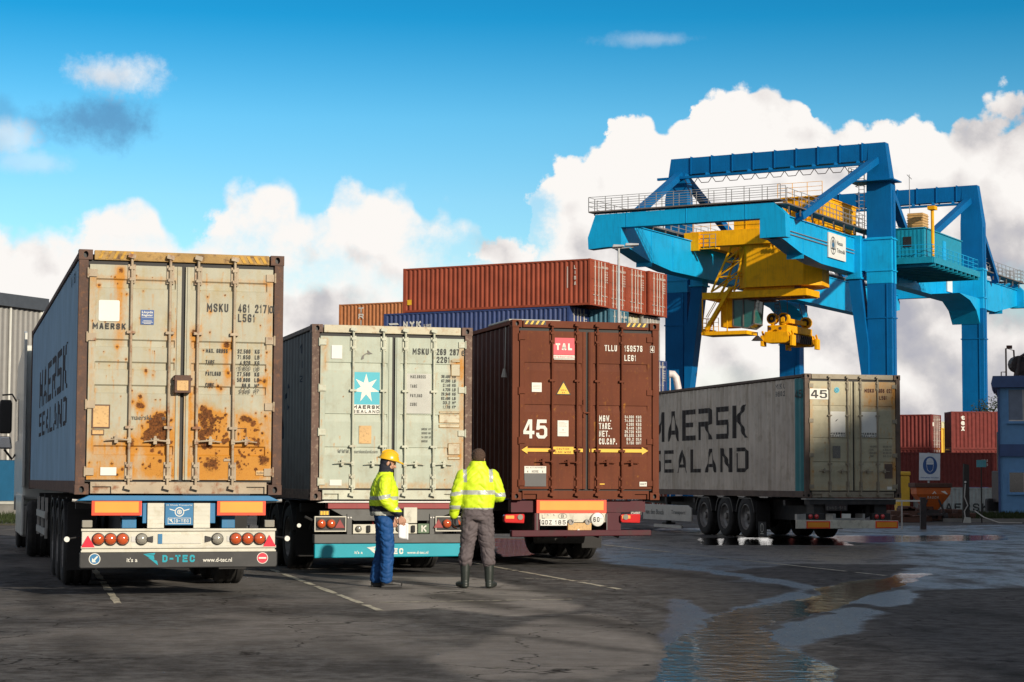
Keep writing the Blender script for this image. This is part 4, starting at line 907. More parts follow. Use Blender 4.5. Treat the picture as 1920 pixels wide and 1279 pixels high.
for a in (.845, 1.388):
    mb = MB(); mb.box(a, a + .195, -.035, .0, h - .395, h - .10)
    for k in range(1, 6): mb.box(a + .005, a + .19, -.0375, -.035, h - .10 - k * .048, h - .097 - k * .048)
    mb.build('rubber_buffer', M['white_metal'], t1, bevel=.006)
pl = MB().box(1.055, 1.383, -.03, -.0, h - .36, h - .105).build('company_plate', M['chassis_blue'], t1); mp = rear_map(-.032)
letters(pl, 'lettering', [('H. Rhede Transporte', 1.07, h - .137, .30, .022)], M['white_ink'], mp)
poly_mark(pl, 'emblem', ring(1.22, h - .205, .056, .01) + ring(1.22, h - .205, .028, .009) + [rect(1.195, 1.245, h - .209, h - .201), rect(1.216, 1.224, h - .23, h - .18)] + [[(1.10 + s_ * 0, h - .165), (1.17, h - .185), (1.17, h - .195), (1.11, h - .18)] for s_ in (0,)] + [[(1.34, h - .165), (1.27, h - .185), (1.27, h - .195), (1.33, h - .18)]], M['white_ink'], mp)
poly_mark(pl, 'maker_frame', [rect(1.085, 1.355, h - .345, h - .34), rect(1.085, 1.355, h - .28, h - .275), rect(1.085, 1.09, h - .34, h - .28), rect(1.35, 1.355, h - .34, h - .28), rect(1.16, 1.164, h - .34, h - .28)], M['white_ink'], mp)
poly_mark(pl, 'bird_mark', swallow(1.125, h - .312, .055), M['white_ink'], mp); letters(pl, 'lettering', [('D-TEC', 1.18, h - .328, .15, .034)], M['white_ink'], mp, .02)
zb, zt = h - .675, h - .40
mb = MB(); mb.box(.085, 2.355, -.10, -.06, zb, zt); mb.box(.075, 2.365, -.125, -.10, zt - .028, zt); mb.box(.075, 2.365, -.125, -.10, zb + .045, zb + .075); mb.box(.075, 2.365, -.118, -.10, zb, zb + .022)
lb = mb.build('lamp_bar', M['white_metal'], t1, bevel=.004)
for x in (.275, .415, .555): lamp(lb, 'tail_lamp', x, h - .522, .068, M['amber_lamp'], -.10)
for x in (1.883, 2.027, 2.168): lamp(lb, 'tail_lamp', x, h - .522, .068, M['amber_lamp'], -.10)
for x in (.775, 1.665): lamp(lb, 'reversing_lamp', x, h - .522, .064, M['clear_lamp'], -.10)
for x, s in ((.872, 1), (1.555, -1)): MB().prism([(x - .03 * s, h - .545), (x + .035 * s, h - .56), (x + .035 * s, h - .485), (x - .03 * s, h - .50)], 'y', -.125, -.10).build('lamp_bracket', M['black'], lb)
for x in (.655, .66 + 1.12): MB().box(x, x + .05, -.108, -.1, h - .555, h - .49).build('small_plate', M['steel'], lb)
for x in (.155, 2.285): MB().prism(tri(x, h - .55, .155), 'y', -.128, -.10).build('triangle_reflector', M['triangle_red'], lb)
mb = MB(); mb.box(.965, 1.47, -.112, -.10, h - .578, h - .462); mb.mat(1).box(.965, 1.015, -.1135, -.112, h - .578, h - .462); mb.mat(2).box(1.02, 1.465, -.113, -.112, h - .573, h - .567)
pb = mb.build('number_plate', [M['white_metal'], M['chassis_blue'], M['steel']], lb)
mb = MB(); mb.prism([(.07, h - .862), (2.37, h - .862), (2.385, h - .83), (2.385, h - .676), (.06, h - .676), (.06, h - .84)], 'y', -.11, -.06)
bp = mb.build('bumper', M['blackplastic'], t1, bevel=.012); mp = rear_map(-.1125)
poly_mark(bp, 'round_sign', [circ(.235, h - .752, .067)], M['white_ink'], mp); poly_mark(bp, 'sign_face', [circ(.235, h - .752, .058)], M['chassis_blue'], rear_map(-.114))
poly_mark(bp, 'white_arrow', [[(.205, h - .79), (.255, h - .79), (.238, h - .773), (.275, h - .725), (.262, h - .715), (.222, h - .757), (.205, h - .74)]], M['white_ink'], rear_map(-.1155))
poly_mark(bp, 'round_sign', [circ(2.205, h - .752, .067)], M['white_ink'], mp); poly_mark(bp, 'sign_face', [circ(2.205, h - .752, .060)], M['tal_red'], rear_map(-.114)); poly_mark(bp, 'sign_bar', [rect(2.16, 2.25, h - .761, h - .742)], M['white_ink'], rear_map(-.1155))
letters(bp, 'lettering', [("it's a", .605, h - .79, .125, .05), ('www.d-tec.nl', 1.495, h - .795, .345, .05)], M['white_ink'], mp, .012)
letters(bp, 'lettering', [('D-TEC', 1.02, h - .795, .38, .085)], M['teal_bumper'], mp, .06); poly_mark(bp, 'bird_mark', swallow(.90, h - .755, .17), M['teal_bumper'], mp)
for x, s in ((-.03, -1), (2.47, 1)):
    mb = MB(); mb.tube((x - s * .12, .1, h - .50), (x + s * .04, .03, h - .52), .012, 8); mb.mat(1).tube((x + s * .05, .06, h - .525), (x + s * .05, .0, h - .525), .032, 14); mb.build('marker_lamp', [M['black'], M['white']], t1)
for x in (.085, 2.23): MB().box(x, x + .12, -.09, -.03, h - .385, h - .30).build('small_lamp', M['clear_lamp'], t1, bevel=.01)
mb = MB(); mb.tube((-.02, .15, h - .07), (.25, .15, h - .10), .02, 8); mb.tube((2.20, .15, h - .09), (2.47, .15, h - .07), .02, 8); mb.build('twist_lock', M['steel'], t1)
for x in (-.03, 2.42):
    mb = MB()
    for z in (.55, .80): mb.box(x, x + .03, 6.7, 9.6, z, z + .10)
    for y in (6.8, 8.1, 9.5): mb.box(x + .01, x + .05, y, y + .05, .5, h - .1)
    mb.build('side_guard', M['steel'], t1)
# --- trailer 2
h = F2
t2 = thing('semi_trailer', 'grey container trailer with a red beam and a turquoise bumper, behind the two workers', 'trailer', (C2[0], C2[1], 0), PSI, TRAILERS)
running_gear(t2, 2.438, h, (2.25, 3.56, 4.87), r=.5, L=12.5)
mb = MB(); mb.prism([(.1, h - .035), (.2, h - .012), (2.3, h - .012), (2.36, h - .035)], 'y', -.04, .2); mb.build('deck_beam', M['steel'], t2)
MB().box(.26, 2.30, -.01, .22, h - .125, h - .037).build('cross_beam', M['chassis_red'], t2, bevel=.005)
mb = MB(); mb.prism([(.50, h - .235), (.30, h - .127), (2.30, h - .127), (2.0, h - .235), (1.87, h - .30), (1.55, h - .30), (1.2, h - .235), (.98, h - .30), (.66, h - .30)], 'y', .02, .2); mb.build('rear_frame', M['chassis_grey'], t2)
for a, b in ((.06, .53), (1.88, 2.30)):
    mb = MB(); mb.box(a, b, -.02, .12, h - .46, h - .235); mb.mat(1).box(a, b, -.035, -.02, h - .25, h - .235); mb.box(a, b, -.035, -.02, h - .46, h - .445); mb.box(b - .012, b, -.035, -.02, h - .445, h - .25); mb.box(a, a + .012, -.035, -.02, h - .445, h - .25)
    lx = mb.build('lamp_box', [M['chassis_dark'], M['white_metal']], t2)
    s = 1 if a < 1 else -1; e_ = a if s > 0 else b
    for k in (0, 1): lamp(lx, 'tail_lamp', e_ + s * (.10 + k * .145), h - .345, .066, M['amber_lamp'], -.02)
    MB().prism(tri(e_ + s * .375, h - .345, .145), 'y', -.036, -.021).build('triangle_reflector', M['chassis_red'], lx)
for xb in (.55, 1.80):
    mb = MB(); mb.box(xb, xb + .07, .0, .08, h - .52, h - .2); mb.mat(1)
    for x in (xb + .015, xb + .055): mb.tube((x, .0, h - .255), (x, -.012, h - .255), .012, 10)
    mb.build('bracket', [M['chassis_grey'], M['steel']], t2)
mb = MB(); mb.box(.64, 1.62, .0, .05, h - .49, h - .355); wp = mb.build('lamp_panel', M['dirty_white'], t2)
for x in (.72, 1.49): lamp(wp, 'reversing_lamp', x if x < 1 else 1.33, h - .42, .042, M['clear_lamp'], .0)
for x in (.865, 1.54): MB().box(x - .025, x + .03, -.04, .0, h - .475, h - .37).build('rubber_stop', M['rubber'], wp, bevel=.012)
MB().box(1.395, 1.60, -.03, .01, h - .34, h - .105).build('document_box', M['dirty_white'], t2, bevel=.008)
mb = MB(); mb.box(1.28, 1.36, -.02, .0, h - .29, h - .19); mb.mat(1).box(1.295, 1.345, -.023, -.02, h - .275, h - .205); mb.mat(0).box(1.31, 1.33, -.025, -.023, h - .255, h - .225); mb.build('square_plate', [M['black'], M['white_ink']], t2)
kp = MB().box(1.61, 1.785, -.03, -.01, h - .49, h - .345).build('letter_plate', M['k_green'], t2, bevel=.012); letters(kp, 'lettering', [('K', 1.665, h - .465, .075, .095)], M['white_ink'], rear_map(-.032), .04)
MB().prism([(.055, h - .632), (2.29, h - .632), (2.29, h - .50), (.055, h - .50)], 'y', -.05, .10).build('bumper_beam', M['chassis_grey'], t2, bevel=.01)
mb = MB(); mb.prism([(.055, h - .845), (1.0, h - .838), (2.29, h - .83), (2.30, h - .638), (.055, h - .638)], 'y', -.075, .0)
bp = mb.build('bumper', M['teal_bumper'], t2, bevel=.012); mp = rear_map(-.0775)
letters(bp, 'lettering', [("it's a", .65, h - .785, .12, .045), ('D-TEC', 1.0, h - .79, .38, .085, .06), ('www.d-tec.nl', 1.44, h - .79, .32, .042)], M['white_ink'], mp, .015); poly_mark(bp, 'bird_mark', swallow(.93, h - .745, .16), M['white_ink'], mp)
for x in (.05, 2.3): MB().tube((x, .3, h - .42), (x, .05, h - .30), .022, 8).tube((x, .05, h - .30), (x - .13 * (1 if x < 1 else -1), .0, h - .24), .02, 8).build('marker_arm', M['rubber'], t2)
mb = MB(); mb.tube((-.16, .05, h - .37), (-.16, .02, h - .37), .03, 12); mb.build('marker_lamp', M['white'], t2)
mb = MB(); mb.box(.13, .28, -.03, .02, h - .225, h - .15); mb.mat(1)
for k in range(3): mb.box(.145 + k * .043, .178 + k * .043, -.034, -.03, h - .215, h - .16)
mb.build('small_lamp', [M['black'], M['warn_yellow']], t2)
mb = MB()
for z in (.5, .75): mb.box(-.02, .02, 6.2, 9.4, z, z + .1)
mb.build('side_guard', M['steel'], t2)
# --- trailer 3
h = F3
t3 = thing('semi_trailer', 'maroon trailer with a Belgian number plate and a round 60 sign under its orange board', 'trailer', (C3[0], C3[1], 0), PSI, TRAILERS)
running_gear(t3, 2.5, h, (3.5, 4.81, 6.12), r=.52)
mb = MB(); mb.box(.42, 1.60, .02, .07, h - .212, h - .0); mb.mat(1).box(.47, 1.55, .016, .02, h - .165, h - .02); mb.build('reflector_board', [M['red_reflect'], M['orange_reflect']], t3)
MB().box(.02, 2.3, .12, .3, h - .20, h - .01).build('cross_beam', M['chassis_maroon'], t3); MB().box(.38, .46, .0, .12, h - .50, h - .212).build('support_block', M['chassis_maroon'], t3); MB().box(1.605, 1.84, .0, .2, h - .50, h - .205).build('support_block', M['chassis_maroon'], t3)
mb = MB(); mb.box(.46, 1.6, .03, .08, h - .36, h - .215); wp = mb.build('plate_holder', M['dirty_white'], t3)
letters(wp, 'lettering', [('L', .51, h - .30, .05, .06), ('B', .835, h - .29, .045, .055)], M['ink_worn'], rear_map(.028), .01); poly_mark(wp, 'oval', ring(.857, h - .262, .075, .006, 24, .045), M['ink_worn'], rear_map(.028))
for x in (.62, .72): MB().tube((x, .03, h - .235), (x, .01, h - .235), .012, 8).build('bolt', M['steel'], wp)
lp = MB().box(.475, .925, -.005, .01, h - .415, h - .305).build('number_plate', M['white'], t3, bevel=.006)
letters(lp, 'lettering', [('QDZ', .495, h - .395, .17, .07), ('-', .685, h - .365, .02, .01), ('185', .72, h - .395, .18, .07)], M['ink'], rear_map(-.007), .02)
sx = thing; sp_ = MB().lathe([(.115, .02), (.115, -.01), (.11, -.014), (.001, -.015)], (1.44, .0, h - .315), 'y', 32).build('speed_sign', M['white'], t3, smooth_=50)
poly_mark(sp_, 'rim_line', ring(1.44, h - .315, .115, .006, 32), M['ink'], rear_map(-.0155)); letters(sp_, 'lettering', [('60', 1.365, h - .355, .105, .08, .02), ('km', 1.482, h - .31, .035, .015, .0)], M['ink'], rear_map(-.0165))
mb = MB(); mb.box(.93, 1.33, -.03, .03, h - .49, h - .37); mb.build('hitch_plate', M['gold_plate'], t3, bevel=.008)
for x in (.985, 1.265): MB().lathe([(.045, .02), (.045, -.03), (.025, -.03), (.02, -.01), (.001, -.01)], (x, -.01, h - .355), 'y', 16).build('hook_eye', M['rimsteel'], t3, smooth_=50)
MB().tube((1.1, -.035, h - .485), (1.1, -.06, h - .485), .02, 10).build('bolt', M['steel'], t3)
mb = MB(); mb.prism([(-.03, h - .59), (2.33, h - .575), (2.33, h - .485), (-.03, h - .485)], 'y', -.10, .02); mb.build('bumper', M['chassis_maroon'], t3, bevel=.012)
for a, s in ((-.14, 1), (1.82, 1)):
    mb = MB(); mb.prism([(a, h - .25), (a + .02, h - .23), (a + .33, h - .225), (a + .34, h - .26), (a + .33, h - .375), (a + .02, h - .365), (a, h - .34)], 'y', -.06, .06)
    q = mb.build('tail_lamp', M['red_lamp'], t3, bevel=.015); MB().tube((a + (.26 if a < 1 else .08), -.062, h - .275), (a + (.26 if a < 1 else .08), -.075, h - .275), .045, 16).build('reversing_lens', M['clear_lamp'], q)
    MB().box(a + .02, a + .16, -.066, -.058, h - .30, h - .25).build('indicator_lens', M['orange_reflect'], q)
lp = MB().box(2.0, 2.2, .0, .02, h - .245, h - .18).build('small_plate', M['machine_dark'], t3); letters(lp, 'lettering', [('CMBF', 2.02, h - .235, .15, .04)], M['white_ink'], rear_map(-.002))
mb = MB()
for x in (.42, 1.60): mb.tube((x, .0, h - .50), (x, .0, h - .22), .008, 6)
mb.build('stay_rod', M['steel'], t3)
# --- trailer 4
h = F4
t4 = thing('semi_trailer', 'dark trailer with white bumper, orange corner boards and silver skirt, under the tan container', 'trailer', (C4[0], C4[1], 0), PSI, TRAILERS)
running_gear(t4, 2.438, h, (3.75, 5.15, 6.6), r=.52)
mb = MB(); mb.box(.0, 2.43, -.02, .25, h - .035, h - .012); mb.build('deck_beam', M['steel'], t4); MB().box(.1, 2.3, .0, .3, h - .15, h - .037).box(.25, .6, .1, .5, h - .36, h - .15).box(1.8, 2.1, .1, .5, h - .36, h - .15).build('cross_beam', M['chassis_dark'], t4)
lp = MB().box(.50, 1.06, .0, .02, h - .30, h - .15).build('number_plate', M['machine_dark'], t4); letters(lp, 'lettering', [('ENNS-510', .53, h - .265, .49, .07)], M['ink_faded'], rear_map(-.002), .02)
mb = MB(); mb.prism([(-.37, h - .70), (2.19, h - .70), (2.19, h - .52), (-.37, h - .50)], 'y', -.35, -.25); bp = mb.build('bumper', M['dirty_white'], t4, bevel=.008)
for a, b in ((-.14, .45), (1.60, 2.17)):
    mb = MB(); mb.box(a, b, -.362, -.35, h - .695, h - .53); mb.mat(1).box(a + .03, b - .03, -.365, -.362, h - .67, h - .555); mb.build('reflector_board', [M['red_reflect'], M['orange_reflect']], bp)
MB().box(-.36, -.14, -.32, -.2, h - .50, h - .37).build('bracket', M['steel'], t4); mb = MB(); mb.box(.55, .62, -.3, .1, h - .52, h - .36); mb.box(1.3, 1.36, -.3, .1, h - .52, h - .36); mb.box(.62, 1.3, -.3, -.28, h - .5, h - .46); mb.build('bracket', M['steel'], t4)
for a in (-.12, 1.55):
    q = MB().box(a, a + .46, -.30, -.15, h - .50, h - .35).build('lamp_box', M['chassis_dark'], t4, bevel=.01)
    lamp(q, 'tail_lamp', a + .10, h - .425, .055, M['red_lamp'], -.30); lamp(q, 'tail_lamp', a + .25, h - .425, .055, M['red_lamp'], -.30)
MB().box(.78, 1.0, -.3, -.27, h - .47, h - .36).build('small_plate', M['white'], t4)
mb = MB(); mb.prism([(7.35, h - .70), (11.2, h - .70), (11.2, h - .27), (7.6, h - .27), (7.35, h - .35)], 'x', -.02, .02)
sk = mb.build('side_skirt', M['steel'], t4, bevel=.006); letters(sk, 'lettering', [('van den Bosch', 9.0, h - .55, 1.5, .14), ('Transport', 11.1, h - .55, 1.1, .14)], M['chassis_grey'], lambda a, b: (-.024, 20.0 - a, b), .01)
MB().box(.05, .1, 8.3, 10.5, .12, .2).build('skirt_rail', M['steel'], t4)
lp = MB().box(.05, .07, 2.45, 2.95, .05, .42).build('side_flap', M['rubber'], t4); poly_mark(lp, 'round_mark', ring(2.7, .27, .11, .02) + [rect(2.69, 2.71, .22, .34), rect(2.6, 2.8, .12, .14)], M['dull_grey'], lambda a, b: (.046, a, b))

# ------------------------------------------------------------------ tractor unit of the first trailer
tr = thing('lorry_cab', 'grey lorry cab with big black mirrors coupled to the front of the rusty white container', 'lorry', (C1[0] - .09, C1[1], 0), PSI)
mb = MB(); mb.prism([(14.5, 1.0), (19.35, 1.0), (19.45, 1.9), (19.2, 2.9), (18.6, 3.75), (15.8, 3.95), (14.5, 3.9)], 'x', .0, 2.46); mb.build('cab_body', M['cab_grey'], tr, bevel=.05)
for x0, x1 in ((-.03, .02), (2.44, 2.49)): MB().prism([(14.0, 1.25), (14.6, 1.25), (14.7, 3.9), (14.3, 4.15), (14.05, 4.1)], 'x', x0, x1).build('side_deflector', M['cab_grey'], tr, bevel=.01)
for x0, x1 in ((-.012, .004), (2.456, 2.472)):
    MB().prism([(17.4, 2.15), (18.7, 2.15), (18.7, 2.75), (18.4, 3.0), (17.4, 3.0)], 'x', x0, x1).build('side_window', M['glass_dark'], tr)
    MB().prism([(14.0, .35), (17.0, .35), (17.0, 1.1), (14.0, 1.1)], 'x', x0 - .02, x1 + .02).build('side_skirt', M['cab_grey'], tr, bevel=.02)
MB().prism([(.2, 2.1), (2.26, 2.1), (2.2, 3.0), (.26, 3.0)], 'y', 19.25, 19.46).build('windscreen', M['glass_dark'], tr)
for s, x in ((-1, .0), (1, 2.46)):
    mb = MB(); mb.path([(x, 18.9, 3.00), (x + s * 0.090, 18.9, 3.15), (x + s * 0.290, 18.85, 3.13)], .018, 8); mb.path([(x, 18.9, 1.90), (x + s * 0.070, 18.9, 1.80), (x + s * 0.230, 18.85, 2.00)], .025, 8)
    q = mb.build('mirror_arm', M['black'], tr)
    MB().prism([(x + s * 0.110, 2.33), (x + s * 0.330, 2.33), (x + s * 0.350, 2.45), (x + s * 0.350, 2.90), (x + s * 0.330, 3.03), (x + s * 0.110, 3.03), (x + s * 0.090, 2.95), (x + s * 0.090, 2.40)], 'y', 18.75, 18.95).build('mirror', M['black'], q, bevel=.03)
    MB().prism([(x + s * 0.070, 2.01), (x + s * 0.330, 2.01), (x + s * 0.370, 2.10), (x + s * 0.340, 2.27), (x + s * 0.110, 2.27)], 'y', 18.75, 18.95).build('wide_mirror', M['chrome'], q, bevel=.03)
for x, o in ((.17, -1), (2.29, 1)): wheel(tr, x, 18.0, .5, .30, o)
for x, o in ((.32, -1), (2.14, 1)): wheel(tr, x, 13.0, .5, .56, o)
mb = MB(); mb.box(.75, .95, 12.2, 17.5, .55, .85); mb.box(1.5, 1.7, 12.2, 17.5, .55, .85); mb.box(.3, 2.16, 18.6, 19.3, .4, 1.0); mb.build('chassis', M['chassis_dark'], tr)
for x in (-.02, 2.0): MB().prism([(17.3, 1.0), (17.35, 1.12), (18.65, 1.12), (18.7, 1.0), (18.6, .75), (18.5, .98), (18.0, 1.07), (17.5, .98), (17.4, .75)], 'x', x, x + .46).build('wheel_arch', M['cab_grey'], tr)
MB().box(-.02, .4, 14.1, 15.6, .32, .9).build('fuel_tank', M['steel'], tr, bevel=.04)

# ------------------------------------------------------------------ gantry crane (u = along its girders, v = across, w = height above the near yard)
YARD = -1.85; CY = R(29)
CO = Vector((30.55, 160, YARD)); CRZ = math.pi / 2 - CY
crane = thing('gantry_crane', 'tall blue gantry crane with light blue girders spanning over the container yard', 'crane', CO, CRZ)
class CM(MB):
    def box(s, u0, u1, v0, v1, w0, w1): return MB.box(s, u0, u1, v0, v1, w0 - YARD, w1 - YARD)
    def bar(s, p0, p1, w, h=None, upv=(0, 0, 1)): q = lambda p: (p[0], p[1], p[2] - YARD); return MB.bar(s, q(p0), q(p1), w, h, upv)
    def tube(s, p0, p1, r, n=10, r2=None, caps=True): q = lambda p: (p[0], p[1], p[2] - YARD); return MB.tube(s, q(p0), q(p1), r, n, r2, caps)
    def path(s, p, r, n=8): return MB.path(s, [(a, b, c - YARD) for a, b, c in p], r, n)
    def prism(s, poly, axis, a, b):
        if axis in 'xy': return MB.prism(s, [(p, q - YARD) for p, q in poly], axis, a, b)
        return MB.prism(s, poly, axis, a - YARD, b - YARD)
def railing(m_, pts_, hgt=1.1, bars=(1.1, .73, .38), post=1.5, t=.045):
    for k in range(len(pts_) - 1):
        a, b = Vector(pts_[k]), Vector(pts_[k + 1]); L = (b - a).length; n = max(1, round(L / post))
        for z in bars: m_.bar(a + Vector((0, 0, z * hgt / 1.1)), b + Vector((0, 0, z * hgt / 1.1)), t * .8, t * .8)
        for i in range(n + 1): p = a.lerp(b, i / n); m_.bar(p, p + Vector((0, 0, hgt)), t, t)
    return m_
mv = lambda v, f: 20 - v if f else v
for (u, fl) in ((0, 0), (0, 1), (26.5, 0), (26.5, 1)):
    va, vb = sorted((mv(0, fl), mv(2.05, fl)))
    m1 = CM(); m1.box(u, u + 1.2, va, vb, YARD + .9, 25.4)
    vt0, vt1 = sorted((mv(.5, fl), mv(1.9, fl)))
    zb_ = 25.4 - YARD; zt_ = 28.95 - YARD
    m1.add([(u, va, zb_), (u + 1.2, va, zb_), (u + 1.2, vb, zb_), (u, vb, zb_), (u + .15, vt0, zt_), (u + 1.05, vt0, zt_), (u + 1.05, vt1, zt_), (u + .15, vt1, zt_)], [(4, 5, 6, 7), (0, 1, 5, 4), (1, 2, 6, 5), (2, 3, 7, 6), (3, 0, 4, 7)])
    for w in (.6, 2.9, 7.4, 9.8, 12.2): m1.box(u - .012, u + 1.212, va - .012, vb + .012, w, w + .05)
    m1.box(u + .45, u + .6, va - .07 if not fl else vb, va if not fl else vb + .07, YARD + 1, 25.0); m1.box(u - .07, u, va + .35, va + .43, YARD + 1, 17.4)
    for w in (4.5, 14.6): m1.box(u - .06, u + 1.26, va - .08, vb + .08, w, w + .1)
    leg = m1.build('leg', M['crane_blue'], crane)
    m2 = CM(); m2.box(u - .03, u + 1.23, va - .02, vb + .02, 17.45, 21.2); m2.box(u - .12, u + 1.32, va - .1, vb + .1, 21.0, 21.1); m2.box(u - .1, u + 1.3, va - .1, vb + .1, 18.42, 18.5); m2.build('collar', M['crane_cyan'], leg)
    m3 = CM(); c0, c1 = sorted((mv(2.07, fl), mv(2.98, fl))); m3.box(u - .02, u + 1.22, c0, c1, 18.52, 21.15); m3.build('bracket', M['crane_cyan'], leg)
    if u == 0:
        m4 = CM(); P_ = [(mv(a, fl), b) for a, b in ((3.6, 18.0), (3.6, 21.4), (2.5, 21.4), (2.5, 18.0))]; m4.prism(P_, 'x', -.35, .9)
        m4.box(-.45, 1.0, min(mv(3.72, fl), mv(2.4, fl)), max(mv(3.72, fl), mv(2.4, fl)), 17.85, 17.99); m4.build('strut_head', M['crane_cyan'], leg)
        m5 = CM(); P_ = [(mv(a, fl), b) for a, b in ((3.55, 17.84), (2.55, 17.84), (1.9, 12.3), (1.9, 4), (2.06, 4), (2.1, 7))]; m5.prism(P_, 'x', -.3, .85); m5.build('strut', M['crane_blue'], leg)
    else:
        m4 = CM(); P_ = [(u - 6.5, 18.34), (u - 3.2, 17.95), (u - 1.2, 17.2), (u - .05, 16.0), (u - .05, 18.34)]; g0, g1 = sorted((mv(.3, fl), mv(2.9, fl))); m4.prism(P_, 'y', g0, g1); m4.build('haunch', M['crane_cyan'], leg)
    # fore and aft braces from the leg head down to the girder
    ws, we = 27.5, 21.3
    for du in ((-14, 13.5) if u == 0 else (-13.5, 13.5)):
        s = 1 if du > 0 else -1; m6 = CM(); m6.bar((u + .6 + s * .5, mv(1.3, fl), ws), (u + du, mv(2.5, fl), we), .62, .55); m6.build('brace', M['crane_blue'], crane)
    # bogie on the rail
    m7 = CM(); m7.box(u - .4, u + 1.6, min(mv(-.6, fl), mv(2.6, fl)), max(mv(-.6, fl), mv(2.6, fl)), YARD + .35, YARD + .9)
    m7.build('bogie', M['crane_blue'], crane)
for u in (0, 26.5):
    m1 = CM(); m1.box(u + .15, u + 1.05, 1.7, 18.3, 27.55, 28.95)
    for k in range(9): v = 2.4 + k * 1.9; m1.box(u + .05, u + 1.15, v, v + .07, 27.5, 29.03)
    m1.build('top_beam', M['crane_blue'], crane)
    m1 = CM(); m1.box(u - .75, u - .5, 1.2, 20.4, 27.05, 27.25)
    for k in range(9): v = 2.6 + k * 1.9; m1.box(u - .72, u + .14, v, v + .06, 27.25, 27.5)
    m1.build('cable_rail', M['crane_blue'], crane)
for fl in (0, 1):
    v0, v1 = sorted((mv(3.0, fl), mv(4.3, fl)))
    m1 = CM(); m1.prism([(-17.5, 19.4), (-16.0, 19.4), (-12.5, 18.75), (-8, 18.35), (41.5, 18.35), (50.5, 19.7), (50.5, 20.6), (49.8, 21.2), (-16.3, 21.2), (-17.5, 21.2)], 'y', v0, v1)
    g = m1.build('girder', M['crane_cyan'], crane)
    m2 = CM()
    for u in (-12, -7.9, 5.5, 11, 17, 22, 33, 38.6, 44): m2.box(u, u + .06, v0 - .03, v1 + .03, 18.36, 21.2)
    m2.box(-16.5, 50, v0 - .12, v1 + .12, 21.2, 21.26); m2.build('flange', M['crane_cyan'], g)
    # walkway on the outer side of the girder, above its top
    a, b = sorted((mv(2.2, fl), mv(3.3, fl))); dk_ = 21.95
    m3 = CM(); m3.box(-17.4, 50, a, b, dk_ - .1, dk_)
    for k in range(28): u = -16.5 + k * 2.4; m3.bar((u, mv(2.4, fl), 21.3), (u, mv(2.4, fl), dk_ - .1), .09); m3.bar((u, mv(3.2, fl), 21.2), (u, mv(3.2, fl), dk_ - .1), .09)
    w_ = m3.build('walkway', M['crane_deck'], g)
    m4 = CM(); railing(m4, [(-17.4, mv(2.2, fl), dk_), (-.6, mv(2.2, fl), dk_)]); railing(m4, [(1.6, mv(2.2, fl), dk_), (26, mv(2.2, fl), dk_)]); railing(m4, [(28, mv(2.2, fl), dk_), (50, mv(2.2, fl), dk_)]); railing(m4, [(-12, mv(3.3, fl), dk_), (50, mv(3.3, fl), dk_)], t=.04)
    m4.build('railing', M['crane_grey'], g)
for u0, u1, s in ((-17.5, -16.5, 1), (49.6, 50.6, -1)):
    ua = u0 - .01 if s > 0 else u1 + .01
    m1 = CM(); m1.prism([(2.25, 19.4), (3.75, 19.4), (3.9, 20.86), (16.1, 20.86), (16.9, 19.4), (18.5, 19.3), (18.55, 20.2), (17.9, 21.95), (3.2, 22.0), (2.3, 21.1)], 'x', ua, (u0 + .9) if s > 0 else (u1 - .9))
    t_ = m1.build('end_tie', M['crane_cyan'], crane)
    m2 = CM()
    for v in (5.4, 10.2, 15.2): m2.box(ua - .03 * s if s > 0 else ua - .9, ua + .9 if s > 0 else ua + .03, v, v + .05, 20.88, 21.98)
    m2.build('seam', M['crane_cyan'], t_)
    m3 = CM(); m3.box(min(ua - .2 * s, ua + .95 * s), max(ua - .2 * s, ua + .95 * s), 2.6, 18.4, 22.12, 22.22)
    for k in range(9): v = 3.2 + k * 1.85; m3.bar((ua + .1 * s, v, 21.9), (ua + .1 * s, v, 22.12), .08)
    m3.build('walkway', M['crane_deck'], t_)
    m4 = CM(); railing(m4, [(ua - .15 * s, 2.6, 22.22), (ua - .15 * s, 18.4, 22.22)]); railing(m4, [(ua + .9 * s, 2.6, 22.22), (ua + .9 * s, 18.4, 22.22), (ua - .15 * s, 18.4, 22.22)]); m4.build('railing', M['crane_grey'], t_)
m1 = CM()
for fl in (0, 1):
    for w in (19.0, 19.25): m1.tube((-15, mv(2.93, fl), w + .9), (-.5, mv(2.93, fl), w + .9), .035, 5)
m1.build('conduit', M['crane_grey'], crane)
for k in range(12):
    u = 0 - .62; v = 2.4 + k * 1.3; m1 = CM(); m1.path([(u, v, 27.05), (u, v + .3, 26.62), (u, v + .95, 26.62), (u, v + 1.25, 27.05)], .035, 5); m1.build('festoon_cable', M['machine_dark'], crane)
# board with the terminal's emblem on the near girder
for ua, ub in ((-6.7, -2.75), (25.0, 27.9)):
    m1 = CM(); m1.box(ua, ub, 2.86, 2.96, 19.0, 20.98)
    sg = m1.build('sign_board', M['white'], crane)
    f_ = lambda a, b, ua=ua: (ua + a, 2.85, b - YARD)
    if ua < 0:
        letters(sg, 'lettering', [('Neuss', 1.85, 20.15, 1.35, .34), ('Trimodal', 1.85, 19.55, 1.85, .34)], M['chassis_grey'], f_, .02)
        poly_mark(sg, 'emblem', ring(1.0, 20.0, .62, .08, 28, .72) + ring(1.0, 20.05, .36, .12, 24, .42) + [rect(.95, 1.05, 19.35, 20.65), rect(.5, 1.5, 19.7, 19.8)], M['chassis_grey'], f_)
        poly_mark(sg, 'emblem_fill', [circ(1.0, 20.05, .2, 16, .24)], M['chassis_blue'], f_)
    else: poly_mark(sg, 'lettering', [rect(.3, .7, 20.7, 20.8), rect(1.2, 2.2, 20.3, 20.4)], M['chassis_grey'], f_)
